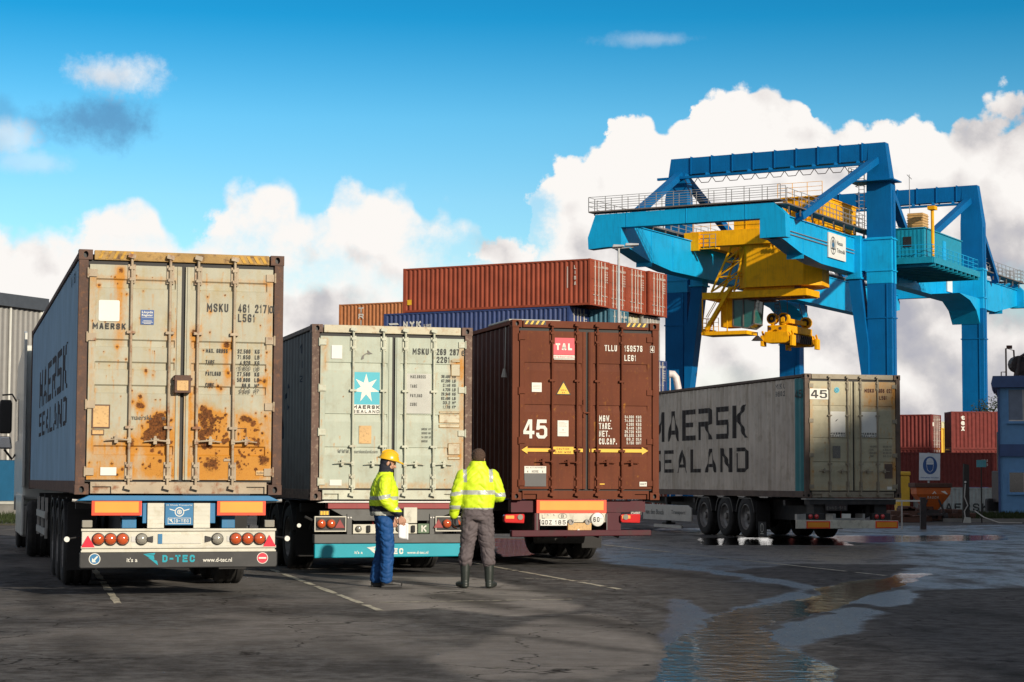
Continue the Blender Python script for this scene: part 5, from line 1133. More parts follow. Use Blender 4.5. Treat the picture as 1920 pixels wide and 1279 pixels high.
# landing near the head of the front leg, ladder cage
m1 = CM(); m1.box(-.9, 1.3, -.5, 3.3, 25.7, 25.8); q = m1.build('landing', M['crane_blue'], crane)
m2 = CM(); railing(m2, [(-.85, 3.25, 25.8), (-.85, 1.9, 25.8)], post=.7); railing(m2, [(-.85, 3.25, 25.8), (1.25, 3.25, 25.8)], post=.7)
for k in range(24): m2.bar((.2, 2.3, 21.9 + k * .3), (.2, 2.75, 21.9 + k * .3), .035)
for v in (2.3, 2.75): m2.bar((.2, v, 21.9), (.2, v, 29), .05)
for k in range(7): m2.path([(.2, 2.2, 22.4 + k * .6), (-.4, 2.2, 22.4 + k * .6), (-.55, 2.5, 22.4 + k * .6), (-.4, 2.85, 22.4 + k * .6), (.2, 2.85, 22.4 + k * .6)], .025, 5)
m2.build('ladder', M['crane_grey'], q)
# electrical house on its platform outside the girder
m1 = CM(); m1.box(2.6, 16.0, -2.6, 2.9, 19.35, 19.62)
for k in range(11): m1.box(3 + k * 1.25, 3.12 + k * 1.25, -2.7, 2.8, 18.95, 19.35)
m1.box(2.6, 16, -2.72, -2.6, 19.2, 19.7); m1.box(2.5, 2.6, -2.6, 2.9, 19.2, 19.7); pf = m1.build('platform', M['cyan_shed'], crane)
m1 = CM(); m1.box(3.6, 14.2, -1.6, .95, 19.63, 22.2); m1.box(3.5, 14.3, -1.7, 1.05, 22.2, 22.28)
for k in range(8): m1.box(3.57, 3.6, -1.5 + k * .34, -1.38 + k * .34, 19.7, 22.1)
hs_ = m1.build('electrical_house', M['cyan_shed'], crane)
m2 = CM(); m2.box(3.54, 3.6, -.55, .15, 20.7, 21.55); m2.build('window', M['window_dark'], hs_)
m2 = CM(); m2.box(8.8, 9.6, -1.64, -1.6, 19.65, 21.7); m2.build('door', M['crane_cyan'], hs_)
for u0, v0, c in ((2.9, 1.3, 'stack_bar'), (5.2, -1.0, 'stack_bar')):
    m2 = CM(); m2.box(u0, u0 + 1.5, v0, v0 + 1.3, 22.3, 23.7)
    for k in range(6): m2.box(u0 - .05, u0 + 1.55, v0 - .05, v0 + 1.35, 22.4 + k * .22, 22.46 + k * .22)
    m2.build('cooling_unit', M['gold_plate'], hs_)
m2 = CM(); m2.tube((4.0, -2.2, 19.6), (4.0, -2.2, 24.0), .14, 10); m2.box(3.6, 4.4, -2.5, -1.9, 23.7, 24.0); m2.build('mast', M['crane_yellow'], pf)
m2 = CM(); m2.tube((5.5, .2, 22.3), (5.5, .2, 27.0), .03, 6); m2.tube((5.5, .0, 26.6), (5.5, .4, 27.0), .03, 6); m2.build('aerial', M['crane_grey'], hs_)
m2 = CM(); railing(m2, [(2.6, 2.8, 19.62), (2.6, -2.55, 19.62), (15.9, -2.55, 19.62), (15.9, 2.8, 19.62)], t=.05); m2.build('railing', M['crane_cyan'], pf)

# ------------------------------------------------------------------ trolley (yellow) hanging between the girders
tro = thing('crane_trolley', 'yellow crane trolley with driver cabin and slewing drum housing under the light blue girders', 'crane trolley', CO, CRZ)
m1 = CM(); m1.box(-3.9, -2.9, 4.4, 15.9, 20.75, 22.0); m1.box(4.6, 5.6, 4.4, 15.9, 20.75, 22.0); m1.box(-2.9, 4.6, 4.4, 5.4, 20.9, 21.9); m1.box(-2.9, 4.6, 14.9, 15.9, 20.9, 21.9); m1.box(-3.75, -2.9, 9.3, 12.1, 22.0, 22.8)
m1.prism([(-3.9, 20.76), (-2.2, 19.9), (-2.2, 20.76)], 'y', 5.0, 9.5); m1.build('frame', M['crane_yellow'], tro)
m1 = CM(); m1.prism([(-3.5, 6.2), (-3.5, 11.1), (-2.4, 12.2), (.2, 12.2), (1.2, 11.1), (1.2, 6.4), (-.2, 5.2), (-2.4, 5.0)], 'z', 17.25, 20.74); m1.build('housing', M['crane_yellow'], tro)
m1 = CM(); m1.box(-3.5, 4.5, 4.5, 7.9, 22.02, 24.3)
for k in range(6): m1.box(-3.56, -3.5, 4.7 + k * .55, 4.78 + k * .55, 22.1, 24.2)
m1.box(-3.8, 5, 4.4, 8.0, 24.3, 24.38); m1.build('machine_house', M['crane_yellow'], tro)
m1 = CM(); m1.box(-3.6, -3.2, 5.9, 15.0, 16.40, 16.95); m1.box(-.6, -.2, 6.2, 15.0, 16.40, 16.95); m1.box(-3.2, -.6, 5.9, 6.4, 16.42, 16.93); m1.box(-3.2, -.6, 8.4, 8.9, 16.42, 16.93); m1.box(-3.2, -.6, 11.3, 11.8, 16.42, 16.93); m1.box(-3.2, -.6, 14.6, 15.0, 16.42, 16.93); m1.box(-2.9, -.9, 6.9, 11.6, 16.9, 17.24); m1.build('ring_frame', M['crane_yellow'], tro)
m1 = CM()
A_ = [(-3.3, 14.3, 17.0), (-1.2, 14.3, 17.0), (-3.3, 12.3, 17.0), (-1.2, 12.3, 17.0)]; B_ = [(-3.1, 12.6, 20.7), (-1.4, 12.6, 20.7), (-3.1, 11.4, 20.7), (-1.4, 11.4, 20.7)]
for a, b in zip(A_, B_): m1.bar(a, b, .14)
for t0, t1 in ((0, .34), (.34, .68), (.68, 1)):
    for i, j in ((0, 2), (0, 1), (1, 3), (2, 3)):
        pa = Vector(A_[i]).lerp(Vector(B_[i]), t0); pb = Vector(A_[j]).lerp(Vector(B_[j]), t1); m1.bar(pa, pb, .08); m1.bar(Vector(A_[i]).lerp(Vector(B_[i]), t1), pb, .08)
m1.build('lattice_mast', M['crane_yellow'], tro)
m1 = CM(); m1.box(-3.0, -1.2, 12.55, 13.6, 14.1, 16.38); cab_ = m1.build('driver_cabin', M['crane_yellow'], tro)
m1 = CM(); m1.prism([(12.54, 14.2), (11.2, 14.0), (10.7, 14.3), (10.55, 16.25), (12.54, 16.3)], 'x', -2.95, -1.25); m1.build('cabin_glass', M['cab_glass'], cab_)
m1 = CM()
for u in (-3.0, -1.2):
    for a, b in (((12.5, 14.2), (12.5, 16.35)), ((11.6, 14.1), (11.6, 16.3)), ((10.7, 14.25), (10.55, 16.3)), ((12.5, 16.35), (10.5, 16.3)), ((12.5, 14.15), (11.2, 13.95)), ((11.2, 13.95), (10.65, 14.3))): m1.bar((u, a[0], a[1]), (u, b[0], b[1]), .09)
m1.bar((-3, 10.65, 14.3), (-1.2, 10.65, 14.3), .09); m1.build('cabin_frame', M['crane_deck'], cab_)
m1 = CM(); m1.box(-3.3, -.9, 11.2, 15.2, 13.45, 13.75); m1.box(-3.3, -.9, 14.9, 15.1, 13.45, 14.0); m1.build('cabin_platform', M['crane_yellow'], tro)
m1 = CM(); railing(m1, [(-3.25, 15.1, 13.75), (-3.25, 13.7, 13.75)], post=.5); railing(m1, [(-3.25, 15.1, 13.75), (-.95, 15.1, 13.75)], post=.7); m1.bar((-3.3, 15.1, 13.75), (-3.3, 15.1, 16.5), .09); m1.bar((-3.3, 12.9, 13.75), (-3.3, 12.9, 16.5), .09); railing(m1, [(-3.85, 4.6, 22.05), (-3.85, 15.7, 22.05)], t=.04); railing(m1, [(-3.9, 8.2, 24.38), (-3.9, 4.4, 24.38)], t=.04); m1.build('railing', M['crane_yellow'], tro)
m1 = CM()
for k in range(5): m1.box(-3.1 + k * .45, -2.85 + k * .45, 6.6 + k * .8, 7.1 + k * .8, 17.0, 17.3)
m1.tube((-3.3, 6.2, 16.25), (-3.3, 11.0, 16.25), .07, 8); m1.box(-2.9, -1.8, 9.2, 10.2, 16.1, 16.39)
m1.build('drum_machinery', M['rusty'], tro)
m1 = CM()
for s in (-3.75, -3.4): m1.bar((s, 12.4, 17.3), (s, 14.6, 13.9), .10, .28); m1.bar((s, 12.4, 18.3), (s, 14.6, 14.9), .05)
for k in range(14): p = Vector((-3.57, 12.4, 17.3)).lerp(Vector((-3.57, 14.6, 13.9)), (k + .5) / 14); m1.box(-3.74, -3.41, p.y - .13, p.y + .13, p.z - .02, p.z + .02)
m1.build('stairs', M['crane_yellow'], tro)
m1 = CM(); m1.tube((-2.2, 10.7, 13.65), (-2.2, 10.7, 13.3), .05, 8); m1.tube((-2.2, 10.7, 13.35), (-2.2, 10.7, 12.95), .12, 12, .5); m1.bar((-2.2, 10.7, 13.6), (-2.2, 12, 13.6), .08); m1.build('flood_lamp', M['machine_dark'], tro)
for k in range(4): CM().tube((-3.95, 8.8 - k * .3, 20.3), (-3.95, 8.8 - k * .3, 20.62), .07, 8).build('buffer_spring', M['crane_yellow'], tro)
m1 = CM(); m1.box(-4.3, -3.9, 15.0, 16.3, 20.4, 21.9); m1.box(-4.2, -3.9, 13.5, 15, 20.5, 20.6); m1.build('buffer', M['crane_yellow'], tro)
m1 = CM(); railing(m1, [(-4.25, 13.5, 20.6), (-4.25, 16.2, 20.6)], post=.6); m1.build('railing', M['crane_grey'], tro)

# ------------------------------------------------------------------ spreader on ropes
spr = thing('container_spreader', 'yellow container spreader with rope sheaves hanging on cables below the trolley', 'spreader', CO - Vector((-math.cos(CY), math.sin(CY), 0)) * .5 - Vector((0, 0, .12)), CRZ)
m1 = CM(); m1.box(.2, 6.0, 9.5, 11.3, 13.9, 14.5); m1.prism([(9.2, 13.2), (9.6, 13.0), (11.2, 13.0), (11.6, 13.2), (11.4, 13.95), (9.4, 13.95)], 'x', -.1, 1.1); m1.box(1.1, 5.2, 9.9, 10.9, 13.3, 13.9); m1.prism([(9.2, 13.2), (9.6, 13.0), (11.2, 13.0), (11.6, 13.2), (11.4, 13.95), (9.4, 13.95)], 'x', 5.2, 6.4)
m1.build('body', M['crane_yellow'], spr, bevel=.05)
m1 = CM(); m1.box(1.2, 5.1, 9.3, 9.7, 13.15, 13.75); m1.box(1.3, 5.0, 11.0, 11.3, 13.15, 13.7)
for k in range(9): m1.bar((1.3 + k * .45, 9.25, 13.1), (1.6 + k * .45, 9.25, 13.8), .07)
m1.build('truss', M['machine_dark'], spr)
for u in (.3, 6.0):
    for v in (9.05, 11.65): q = CM(); q.box(u - .45, u + .35, v - .12, v + .12, 12.75, 13.65); q.bar((u, v, 13.6), (u - .3, v, 14.0), .15); q.build('corner_guide', M['crane_yellow'], spr, bevel=.03)
for u, v in ((.5, 10.9), (.5, 9.9), (3.2, 10.9), (5.6, 9.9)):
    q = CM(); q.tube((u - .22, v, 15.05), (u + .22, v, 15.05), .48, 20); q.mat(1).tube((u - .26, v, 15.05), (u + .26, v, 15.05), .34, 20); q.mat(0).tube((u - .3, v, 15.05), (u + .3, v, 15.05), .13, 12); q.bar((u, v, 14.4), (u, v, 15.05), .3, .25); q.build('sheave', [M['crane_yellow'], M['machine_dark']], spr, smooth_=40)
m1 = CM(); m1.box(.1, 6.1, 9.75, 10.05, 14.75, 15.1); m1.box(2.0, 5.4, 10.6, 10.9, 14.7, 15.0); m1.build('head_beam', M['crane_yellow'], spr)
for v in (10.05, 10.95): q = CM(); q.tube((-.12, v, 14.2), (-.05, v, 14.2), .14, 12); q.build('bolt', M['rusty'], spr)
m1 = CM()
for u, v in ((.5, 10.5), (.5, 9.6), (3.2, 11.1), (5.6, 10.1), (5.6, 9.6)): m1.tube((u, v, 15.1), (u * .8, v, 16.6), .03, 6)
for k in range(5): m1.bar((-.4, 10.0, 15.3 + k * .28), (-.4, 10.35, 15.3 + k * .28), .04)
for v in (10.0, 10.35): m1.bar((-.4, v, 14.5), (-.4, v, 16.6), .05)
m1.build('cable', M['crane_deck'], spr)

# ------------------------------------------------------------------ stacked boxes farther off
SB = {}
def stack_meshes(L, W=2.438, H=2.591):
    k = (L, H)
    if k in SB: return SB[k]
    d = {}
    for nm, x, s in (('a', .02, 1), ('b', W - .02, -1)):
        mb = MB(); corr_sheet(mb, lambda t, h, q: (x + s * q, t, h), .12, L - .12, .14, H - .1, .30, .05); d['wall' + nm] = mb.mesh('side_wall')
    mb = MB(); mb.box(.04, W - .04, .06, L - .04, H - .05, H - .02); d['roof'] = mb.mesh('roof')
    mb = MB()
    for x in (0, W - .12):
        for y in (0, L - .12): mb.box(x, x + .12, y, y + .12, .003, H - .003)
        mb.box(x + .01, x + .11, .12, L - .12, .02, .14); mb.box(x + .01, x + .11, .12, L - .12, H - .1, H - .01)
    for y in (.01, L - .11): mb.box(.12, W - .12, y, y + .1, .02, .16); mb.box(.12, W - .12, y, y + .1, H - .12, H - .01)
    d['frame'] = mb.mesh('frame')
    mb = MB(); corr_sheet(mb, lambda t, h, q: (t, L - .02 - q, h), .12, W - .12, .14, H - .1, .3, .05); d['front'] = mb.mesh('front_wall')
    for nm, a, b in (('door1', .13, W / 2 - .01), ('door2', W / 2 + .01, W - .13)):
        mb = MB(); mb.box(a, b, .05, .08, .17, H - .13); mb.box(a, b, .03, .05, .17, .62); mb.box(a, b, .03, .05, .80, 1.32); mb.box(a, b, .03, .05, 1.5, H - .13); d[nm] = mb.mesh('door')
    for k2, fx in enumerate(BARX):
        mb = MB(); x = fx * W; mb.tube((x, .0, .08), (x, .0, H - .07), .03, 6); mb.box(x - .07, x + .07, -.03, .03, .28, .36); mb.box(x - .07, x + .07, -.03, .03, H - .45, H - .37); mb.box(x - .06, x + .06, -.03, .03, 1.1, 1.15)
        s = -1 if k2 < 2 else 1; mb.bar((x, -.02, .62), (x + s * .26, -.02, .60), .035); d['bar%d' % k2] = mb.mesh('locking_bar')
    SB[k] = d; return d
def objmat(o, m):
    o.data.materials.append(None) if len(o.data.materials) == 0 else None
    o.material_slots[0].link = 'OBJECT'; o.material_slots[0].material = m
def part(nm, me, m, parent):
    o = bpy.data.objects.new(nm, me); COL.objects.link(o); o.parent = parent; objmat(o, m); return o
def stack_box(label, group, loc, rz, col, L=12.19, H=2.591, bar='stack_bar', marks=True):
    d = stack_meshes(L, H=H); r = thing('stacked_container', label, 'shipping container', loc, rz, group)
    wa = part('side_wall', d['walla'], M[col], r); part('side_wall', d['wallb'], M[col], r); part('roof', d['roof'], M[col], r); part('frame', d['frame'], M[col], r); part('front_wall', d['front'], M[col], r)
    d1 = part('door', d['door1'], M[col], r); d2 = part('door', d['door2'], M[col], r)
    for k in range(4): part('locking_bar', d['bar%d' % k], M[bar], d1 if k < 2 else d2)
    if marks:
        f_ = rear_map(.026); rs = random.random()
        letters(d2, 'lettering', [('TGHU %d' % int(100000 + rs * 800000), 1.45, H - .42, .85, .12)] + [('%d KGS' % int(2000 + 28000 * random.random()), 1.85, 1.95 - k * .14, .42, .08) for k in range(5)], M['white_ink'], f_)
        if rs > .45: mark(d1, 'label_panel', [rect(.2 + rs * .3, .5 + rs * .3, 1.7, 2.0)], M['white_ink'] if rs < .8 else M['warn_yellow'], .026)
    return r, wa
g_ = Vector((math.sin(CY), math.cos(CY), 0)); e_ = Vector((-math.cos(CY), math.sin(CY), 0))
S0 = Vector((4.302, 109.8, YARD)); H0 = 2.5917
cols = {5: ['red_box', 'red_box', 'red_box', 'red_box'], 4: ['navy_box', 'teal_box', 'cream_box', 'grey_box'], 3: ['grey_box', 'maroon_box', 'orange_box', 'navy_box'],
        2: ['brown_box', 'navy_box', 'red_box', 'red_box'], 1: ['maroon_box', 'grey_box', 'brown_box', 'orange_box'], 0: ['navy_box', 'red_box', 'teal_box', 'red_box']}
words = {'red_box': 'rust red', 'navy_box': 'navy blue', 'teal_box': 'slate blue', 'cream_box': 'cream', 'grey_box': 'grey', 'maroon_box': 'maroon', 'orange_box': 'orange brown', 'brown_box': 'dark brown'}
lay = {5: 'top', 4: 'second', 3: 'third', 2: 'fourth', 1: 'fifth', 0: 'bottom'}; rowsn = ['nearest', 'second', 'third', 'farthest']
for L_ in range(6):
    for k in range(4):
        c = cols[L_][k]; sh = {4: (1.31, -.0, .6, .3)}.get(L_, (0, .1, .1, -.05 * k))[k]
        p = S0 + g_ * (k * 2.47) + e_ * sh + Vector((0, 0, H0 * L_))
        lab = '%s container in the %s layer of the tall stack, %s row from the camera' % (words[c], lay[L_], rowsn[k])
        if (L_, k) == (5, 0): lab = 'rust red container, long ribbed side to the camera, topmost of the tall stack'
        if (L_, k) == (4, 0): lab = 'navy blue container with white stripes and letters, right under the top red one'
        r_, w_ = stack_box(lab, 'containers stacked in front of the crane', p, CRZ, c, bar='stack_bar' if L_ > 3 else 'stack_bar')
        if (L_, k) == (4, 0):
            f_ = lambda a, b: (.012, 14 - a, b)
            letters(w_, 'lettering', [('NYK', 14 - 10.85, 1.72, 1.2, .36, .1), ('LINE', 14 - 9.45, 1.73, .5, .16)], M['white_ink'], f_, .06)
            poly_mark(w_, 'stripes', [[(14 - 11.85, 2.02), (14 - 11.25, 2.02), (14 - 11.15, 1.92), (14 - 11.8, 1.92)], [(14 - 11.75, 1.82), (14 - 11.15, 1.82), (14 - 11.05, 1.72), (14 - 11.7, 1.72)], [(14 - 11.65, 1.62), (14 - 11.05, 1.62), (14 - 11.05, 1.52), (14 - 11.6, 1.52)]], M['white_ink'], f_)
        if (L_, k) == (5, 0):
            f_ = lambda a, b: (.012, 14 - a, b)
            letters(w_, 'lettering', [(ch, 14 - 1.0, 2.05 - q * .3, .12, .2) for q, ch in enumerate('LIBA')], M['white_ink'], f_, .02)
            poly_mark(w_, 'lettering', [rect(14 - 1.45, 14 - 1.38, 1.0, 2.2)], M['pink_ink'], f_); poly_mark(w_, 'gold_label', [rect(14 - 11.9, 14 - 11.6, .45, .75)], M['warn_yellow'], f_)
# orange row behind on the left
T0 = Vector((-12.16, 139.6, YARD)) - e_ * 12.19
for L_ in range(6):
    c = 'orange_box' if L_ != 3 else 'red_box'
    r_, w_ = stack_box(('orange container lettered down its side, on top behind the tall stack' if L_ == 5 else '%s container in layer %d from the ground of the stack behind on the left' % (words[c], L_ + 1)), 'containers stacked behind on the left', T0 + Vector((0, 0, H0 * L_)), CRZ, c, marks=False)
    if L_ == 5: letters(w_, 'lettering', [(ch, 14 - 10.55, 1.95 - q * .44, .42, .36) for q, ch in enumerate('TRITO')], M['white_ink'], lambda a, b: (.012, 14 - a, b), .04)
# stacks at the right: long sides to the camera
HC = 2.896
def gx(x, Y): return (x - 960) / 3742 * Y
RG = 'containers stacked beside the blue office'
zz = YARD
for i, (c, hh) in enumerate((('maroon_box', HC), ('maroon_box', HC), ('maroon_box', 2.591))):
    r_, w_ = stack_box('maroon container in the %s of the stack just right of the tan container' % ('bottom', 'middle', 'top')[i], RG, (gx(1747, 150) + .0, 150, zz), CRZ, c, H=hh)
    if i == 2: letters(w_, 'lettering', [(ch, 14 - 3.3, 2.1 - q * .26, .12, .2) for q, ch in enumerate('HAMBURG')], M['pink_ink'], lambda a, b: (.012, 14 - a, b), .02)
    zz += hh
zz = YARD
for i, (c, hh) in enumerate((('grey_box', HC), ('maroon_box', 2.591))):
    x1 = gx(1877, 148)
    r_, w_ = stack_box(('pale grey container with large black capitals on the ground behind the hopper', 'maroon container on the pale grey one, behind the small turquoise sign')[i], RG, (x1, 148, zz), math.pi / 2, c, L=12.19 if i else 6.058, H=hh)
    if i == 0: letters(w_, 'lettering', [('MAERSK', 14 - 5.0, 1.15, 4.0, .58)], M['ink'], lambda a, b: (.012, 14 - a, b), .03)
    else: letters(w_, 'lettering', [('HAPAG', 14 - 1.5, 1.9, .5, .18), ('LLOYD', 14 - 1.5, 1.6, .5, .18)], M['pink_ink'], lambda a, b: (.012, 14 - a, b), .03)
    zz += hh
zz = YARD
for i, (c, hh) in enumerate((('maroon_box', HC), ('maroon_box', HC), ('maroon_box', HC))):
    r_, w_ = stack_box('maroon container in the %s of the rear stack beside the blue office' % ('bottom', 'middle', 'top with white letters')[i] if i < 2 else 'maroon container with white vertical letters on top beside the blue office', RG, (gx(1784, 152.5) + 12.19, 152.5, zz), math.pi / 2, c, L=12.19, H=hh)
    if i == 2: letters(w_, 'lettering', [(ch, 14 - 11.45, 2.25 - q * .42, .3, .34) for q, ch in enumerate('tex')], M['white_ink'], lambda a, b: (.012, 14 - a, b), .05)
    zz += hh
zz = YARD
for i, (c, hh) in enumerate((('navy_box', 2.591), ('red_box', 2.591), ('yellow_box', 2.591))):
    stack_box('%s container in the gap between the two maroon stacks, %s' % (('navy blue', 'bright red', 'yellow')[i], ('on the ground', 'in the middle', 'at the top')[i]), RG, (gx(1786, 165), 165, zz), math.pi / 2, c, L=6.058, H=hh, marks=False); zz += hh
for i in range(3):
    stack_box('cream container far behind the gap between the maroon stacks, %s layer' % ('bottom', 'middle', 'top')[i], RG, (gx(1780, 178), 178, YARD + i * HC), math.pi / 2, 'cream_box', L=6.058, H=HC, marks=False)

# ------------------------------------------------------------------ lamp mast, pipe
lm = thing('street_lamp', 'tall slim lamp mast with two flat heads standing in front of the container stack', 'street lamp', (5.09, 95, 0))
mb = MB(); mb.tube((0, 0, 0), (0, 0, 12.55), .11, 12, .055); mb.box(-.2, .2, -.2, .2, 0, .04); mb.build('pole', M['lamp_grey'], lm, smooth_=40)
for x0, x1, z in ((-.32, .25, 12.55), (.28, .95, 12.62)): MB().prism([(x0, z), (x1, z + .04), (x1, z + .12), (x0 + .05, z + .14)], 'y', -.2, .25).build('lamp_head', M['lamp_grey'], lm, bevel=.02)
MB().tube((-.2, 0, 12.5), (.7, 0, 12.58), .03, 8).build('lamp_arm', M['lamp_grey'], lm)
vp = thing('vent_pipe', 'pale pink gooseneck pipe rising behind the tan container', 'pipe', (6.28, 75, 0))
mb = MB(); mb.path([(0, 0, 0), (0, 0, 4.3), (-.02, 0, 4.9), (-.1, 0, 5.3), (-.2, 0, 5.42), (-.36, 0, 5.42)], [.13, .13, .13, .13, .14, .15], 14); mb.tube((-.33, 0, 0), (-.33, 0, 5.3), .025, 6); mb.build('pipe', M['pipe_pink'], vp, smooth_=50)

# ------------------------------------------------------------------ blue office
of = thing('office_building', 'two storey blue site office with a dark blue roof edge at the right border', 'building', (22.0, 90, 0), R(-14))
MB().box(0, 14, 0, 6, 0, 5.66).build('wall', M['office_blue'], of)
mb = MB(); mb.prism([(-.28, 5.68), (-.36, 5.85), (-.28, 6.2), (14.3, 6.2), (14.3, 5.68)], 'y', -.3, 6.3); mb.build('roof', M['office_trim'], of)
mb = MB(); mb.box(-.08, 14.05, -.1, -.002, 2.58, 3.13); mb.box(-.08, 0, -.1, 6.05, 2.58, 3.13); mb.build('floor_band', M['office_trim'], of)
mb = MB(); mb.box(-.09, .0, -.1, .12, 0, 2.58); mb.box(-.09, 0, -.1, .12, 3.13, 5.66); mb.build('corner_trim', M['office_trim'], of)
for kx in range(4):
    x = .40 + kx * 3.1
    for z0, z1, gl in ((4.17, 5.59, 'shutter'), (.98, 1.86, 'window_dark')):
        mb = MB(); mb.box(x, x + 1.9, -.06, .02, z0 - .06, z0); mb.box(x, x + 1.9, -.06, .02, z1, z1 + .06); mb.box(x - .06, x, -.06, .02, z0 - .06, z1 + .06); mb.box(x + 1.9, x + 1.96, -.06, .02, z0 - .06, z1 + .06); mb.box(x - .1, x + 2.0, -.12, .0, z0 - .12, z0 - .06)
        w_ = mb.build('window', M['office_blue'], of); mb = MB(); mb.box(x, x + 1.9, -.02, .01, z0, z1); mb.mat(1).box(x + .62, x + .65, -.03, -.02, z0, z1)
        if gl == 'shutter':
            for q in range(14): mb.mat(0).box(x, x + 1.9, -.028, -.02, z0 + q * .1, z0 + q * .1 + .08)
            mb.mat(1).box(x, x + 1.9, -.03, -.02, z0, z0 + .05)
        mb.build('pane', [M[gl], M['stack_bar']], w_)
MB().box(9, 14, -.05, .0, 0, .3).build('plinth', M['concrete'], of)

# scrap grab machine behind the office roof
ex = thing('material_handler', 'dark scrap handling machine whose boom shows above the office roof', 'machine', (25.6, 101, -.2))
mb = MB(); mb.box(-1.0, 2, -1.3, 1.5, .6, 2.2); mb.box(-.8, 1.8, -1.1, 1.2, 2.2, 4.2); mb.build('body', M['machine_dark'], ex, bevel=.05)
for y in (-1.8, 1.2): MB().box(-1.3, 2.2, y, y + .6, 0, .8).build('track', M['rubber'], ex, bevel=.1)
mb = MB(); mb.bar((.3, 0, 4), (.25, 0, 7.4), .55, .55); mb.bar((.2, 0, 7.2), (1.6, 0, 7.9), .5, .5); mb.tube((.05, -.4, 7.6), (.05, .4, 7.6), .42, 14); mb.path([(.1, -.5, 6.2), (-.15, -.6, 7.0), (.0, -.5, 7.9), (.5, -.5, 8.2)], .10, 6); mb.path([(.4, .3, 6.4), (.5, .4, 7.3), (1.0, .3, 7.8)], .08, 6)
mb.add([(-.35, -.3, 5.8), (.4, -.3, 5.8), (.3, -.3, 7.2), (-.05, -.3, 7.3), (-.35, .3, 5.8), (.4, .3, 5.8), (.3, .3, 7.2), (-.05, .3, 7.3)], [(0, 1, 2, 3), (7, 6, 5, 4), (0, 4, 5, 1), (1, 5, 6, 2), (2, 6, 7, 3), (3, 7, 4, 0)]); mb.build('boom', M['machine_dark'], ex)
mb = MB(); mb.path([(-.55, 0, 6.0), (-.55, 0, 8.4), (-.15, 0, 8.3), (-.1, 0, 6.9)], .045, 6); mb.path([(-.55, 0, 6.7), (-.8, 0, 6.7), (-.8, 0, 7.2), (-.55, 0, 7.2)], .03, 6); mb.box(-.5, -.25, -.1, .1, 8.38, 8.55); mb.build('cage_frame', M['rusty'], ex)
mb = MB(); mb.bar((-1.0, 0, 6.1), (.1, 0, 6.35), .2, .25); mb.tube((-.9, -.2, 6.15), (-.9, .2, 6.15), .17, 12); mb.build('stick', M['machine_dark'], ex)
mb = MB(); mb.bar((.05, -.6, 4.4), (-.0, -.6, 7.0), .05, .05); mb.build('hydraulic_rod', M['chrome'], ex)

# ------------------------------------------------------------------ things along the yard edge
sg = thing('safety_sign', 'white sign on a pole with a blue disc showing a head wearing a dust mask', 'sign', (15.45, 74, 0))
mb = MB(); mb.tube((0, .06, 0), (0, .06, 2.5), .04, 10); mb.build('pole', M['lamp_grey'], sg)
bd = MB().prism([(-.37, 1.48), (.40, 1.48), (.42, 2.47), (-.35, 2.49)], 'y', -.02, .02).build('board', M['sign_white'], sg)
f_ = rear_map(-.024); poly_mark(bd, 'blue_disc', [circ(.035, 2.03, .265, 36, .33)], M['blue_sign'], f_)
f2 = rear_map(-.028); poly_mark(bd, 'helmet_shape', [[(-.10, 2.06), (-.10, 2.18), (-.06, 2.27), (.035, 2.31), (.13, 2.27), (.17, 2.18), (.17, 2.06)]], M['sign_white'], f2)
poly_mark(bd, 'face_outline', [[(-.10, 2.05), (-.085, 2.05), (-.06, 1.88), (.035, 1.78), (.035, 1.765), (-.07, 1.86)], [(.17, 2.05), (.155, 2.05), (.13, 1.88), (.035, 1.78), (.035, 1.765), (.14, 1.86)]], M['sign_white'], f2)
poly_mark(bd, 'mask_shape', [rect(-.11, .18, 2.145, 2.15)], M['blue_sign'], rear_map(-.03))
letters(bd, 'lettering', [('Helmpflicht beachten', -.31, 1.54, .66, .065)], M['blue_sign'], f_, .01)
st = thing('small_sign', 'small turquoise sign on a thin dark post in front of the maroon container', 'sign', (16.45, 70, 0))
MB().tube((0, .03, 0), (0, .03, 2.2), .025, 8).build('pole', M['wood_dark'], st); b_ = MB().box(-.17, .17, -.01, .01, 1.94, 2.19).build('board', M['sign_teal'], st)
poly_mark(b_, 'lines', [rect(-.12, -.11, 1.98, 2.15), rect(-.05, -.04, 1.98, 2.15), rect(.03, .04, 1.98, 2.15)], M['office_blue'], rear_map(-.014))
po = thing('wooden_post', 'dark wooden post with a pale rope hanging from it', 'post', (15.95, 70.2, 0))
MB().prism([(-.12, 0), (.1, 0), (.09, 2.02), (-.08, 2.06)], 'y', -.1, .1).build('post', M['wood_dark'], po)
MB().path([(-.05, -.12, 1.35), (-.09, -.14, .9), (.02, -.14, .6), (-.1, -.15, .4), (-.06, -.16, .05)], .02, 6).build('rope', M['rope_pale'], po); MB().tube((-.05, -.11, 1.42), (-.05, -.14, 1.42), .035, 10).build('knob', M['white'], po)
MB().prism([(-.15, .0), (.1, 0), (.08, .18), (-.1, .2)], 'y', -.3, -.14).build('base_stone', M['dull_grey'], po)
tag(MB().path([(16.2, 70, .42), (16.4, 69.5, .2), (16.8, 69, .03), (17.6, 69, .02)], .018, 6).build('hose', M['rope_pale']), 'pale hose curving down to the ground right of the wooden post', 'hose')
hp = thing('salt_spreader', 'orange funnel shaped spreader hopper on a low dark frame below the white sign', 'spreader', (15.08, 72, 0))
mb = MB()
def ringv(w, d, z): return [(-w, -d, z), (w, -d, z), (w, d, z), (-w, d, z)]
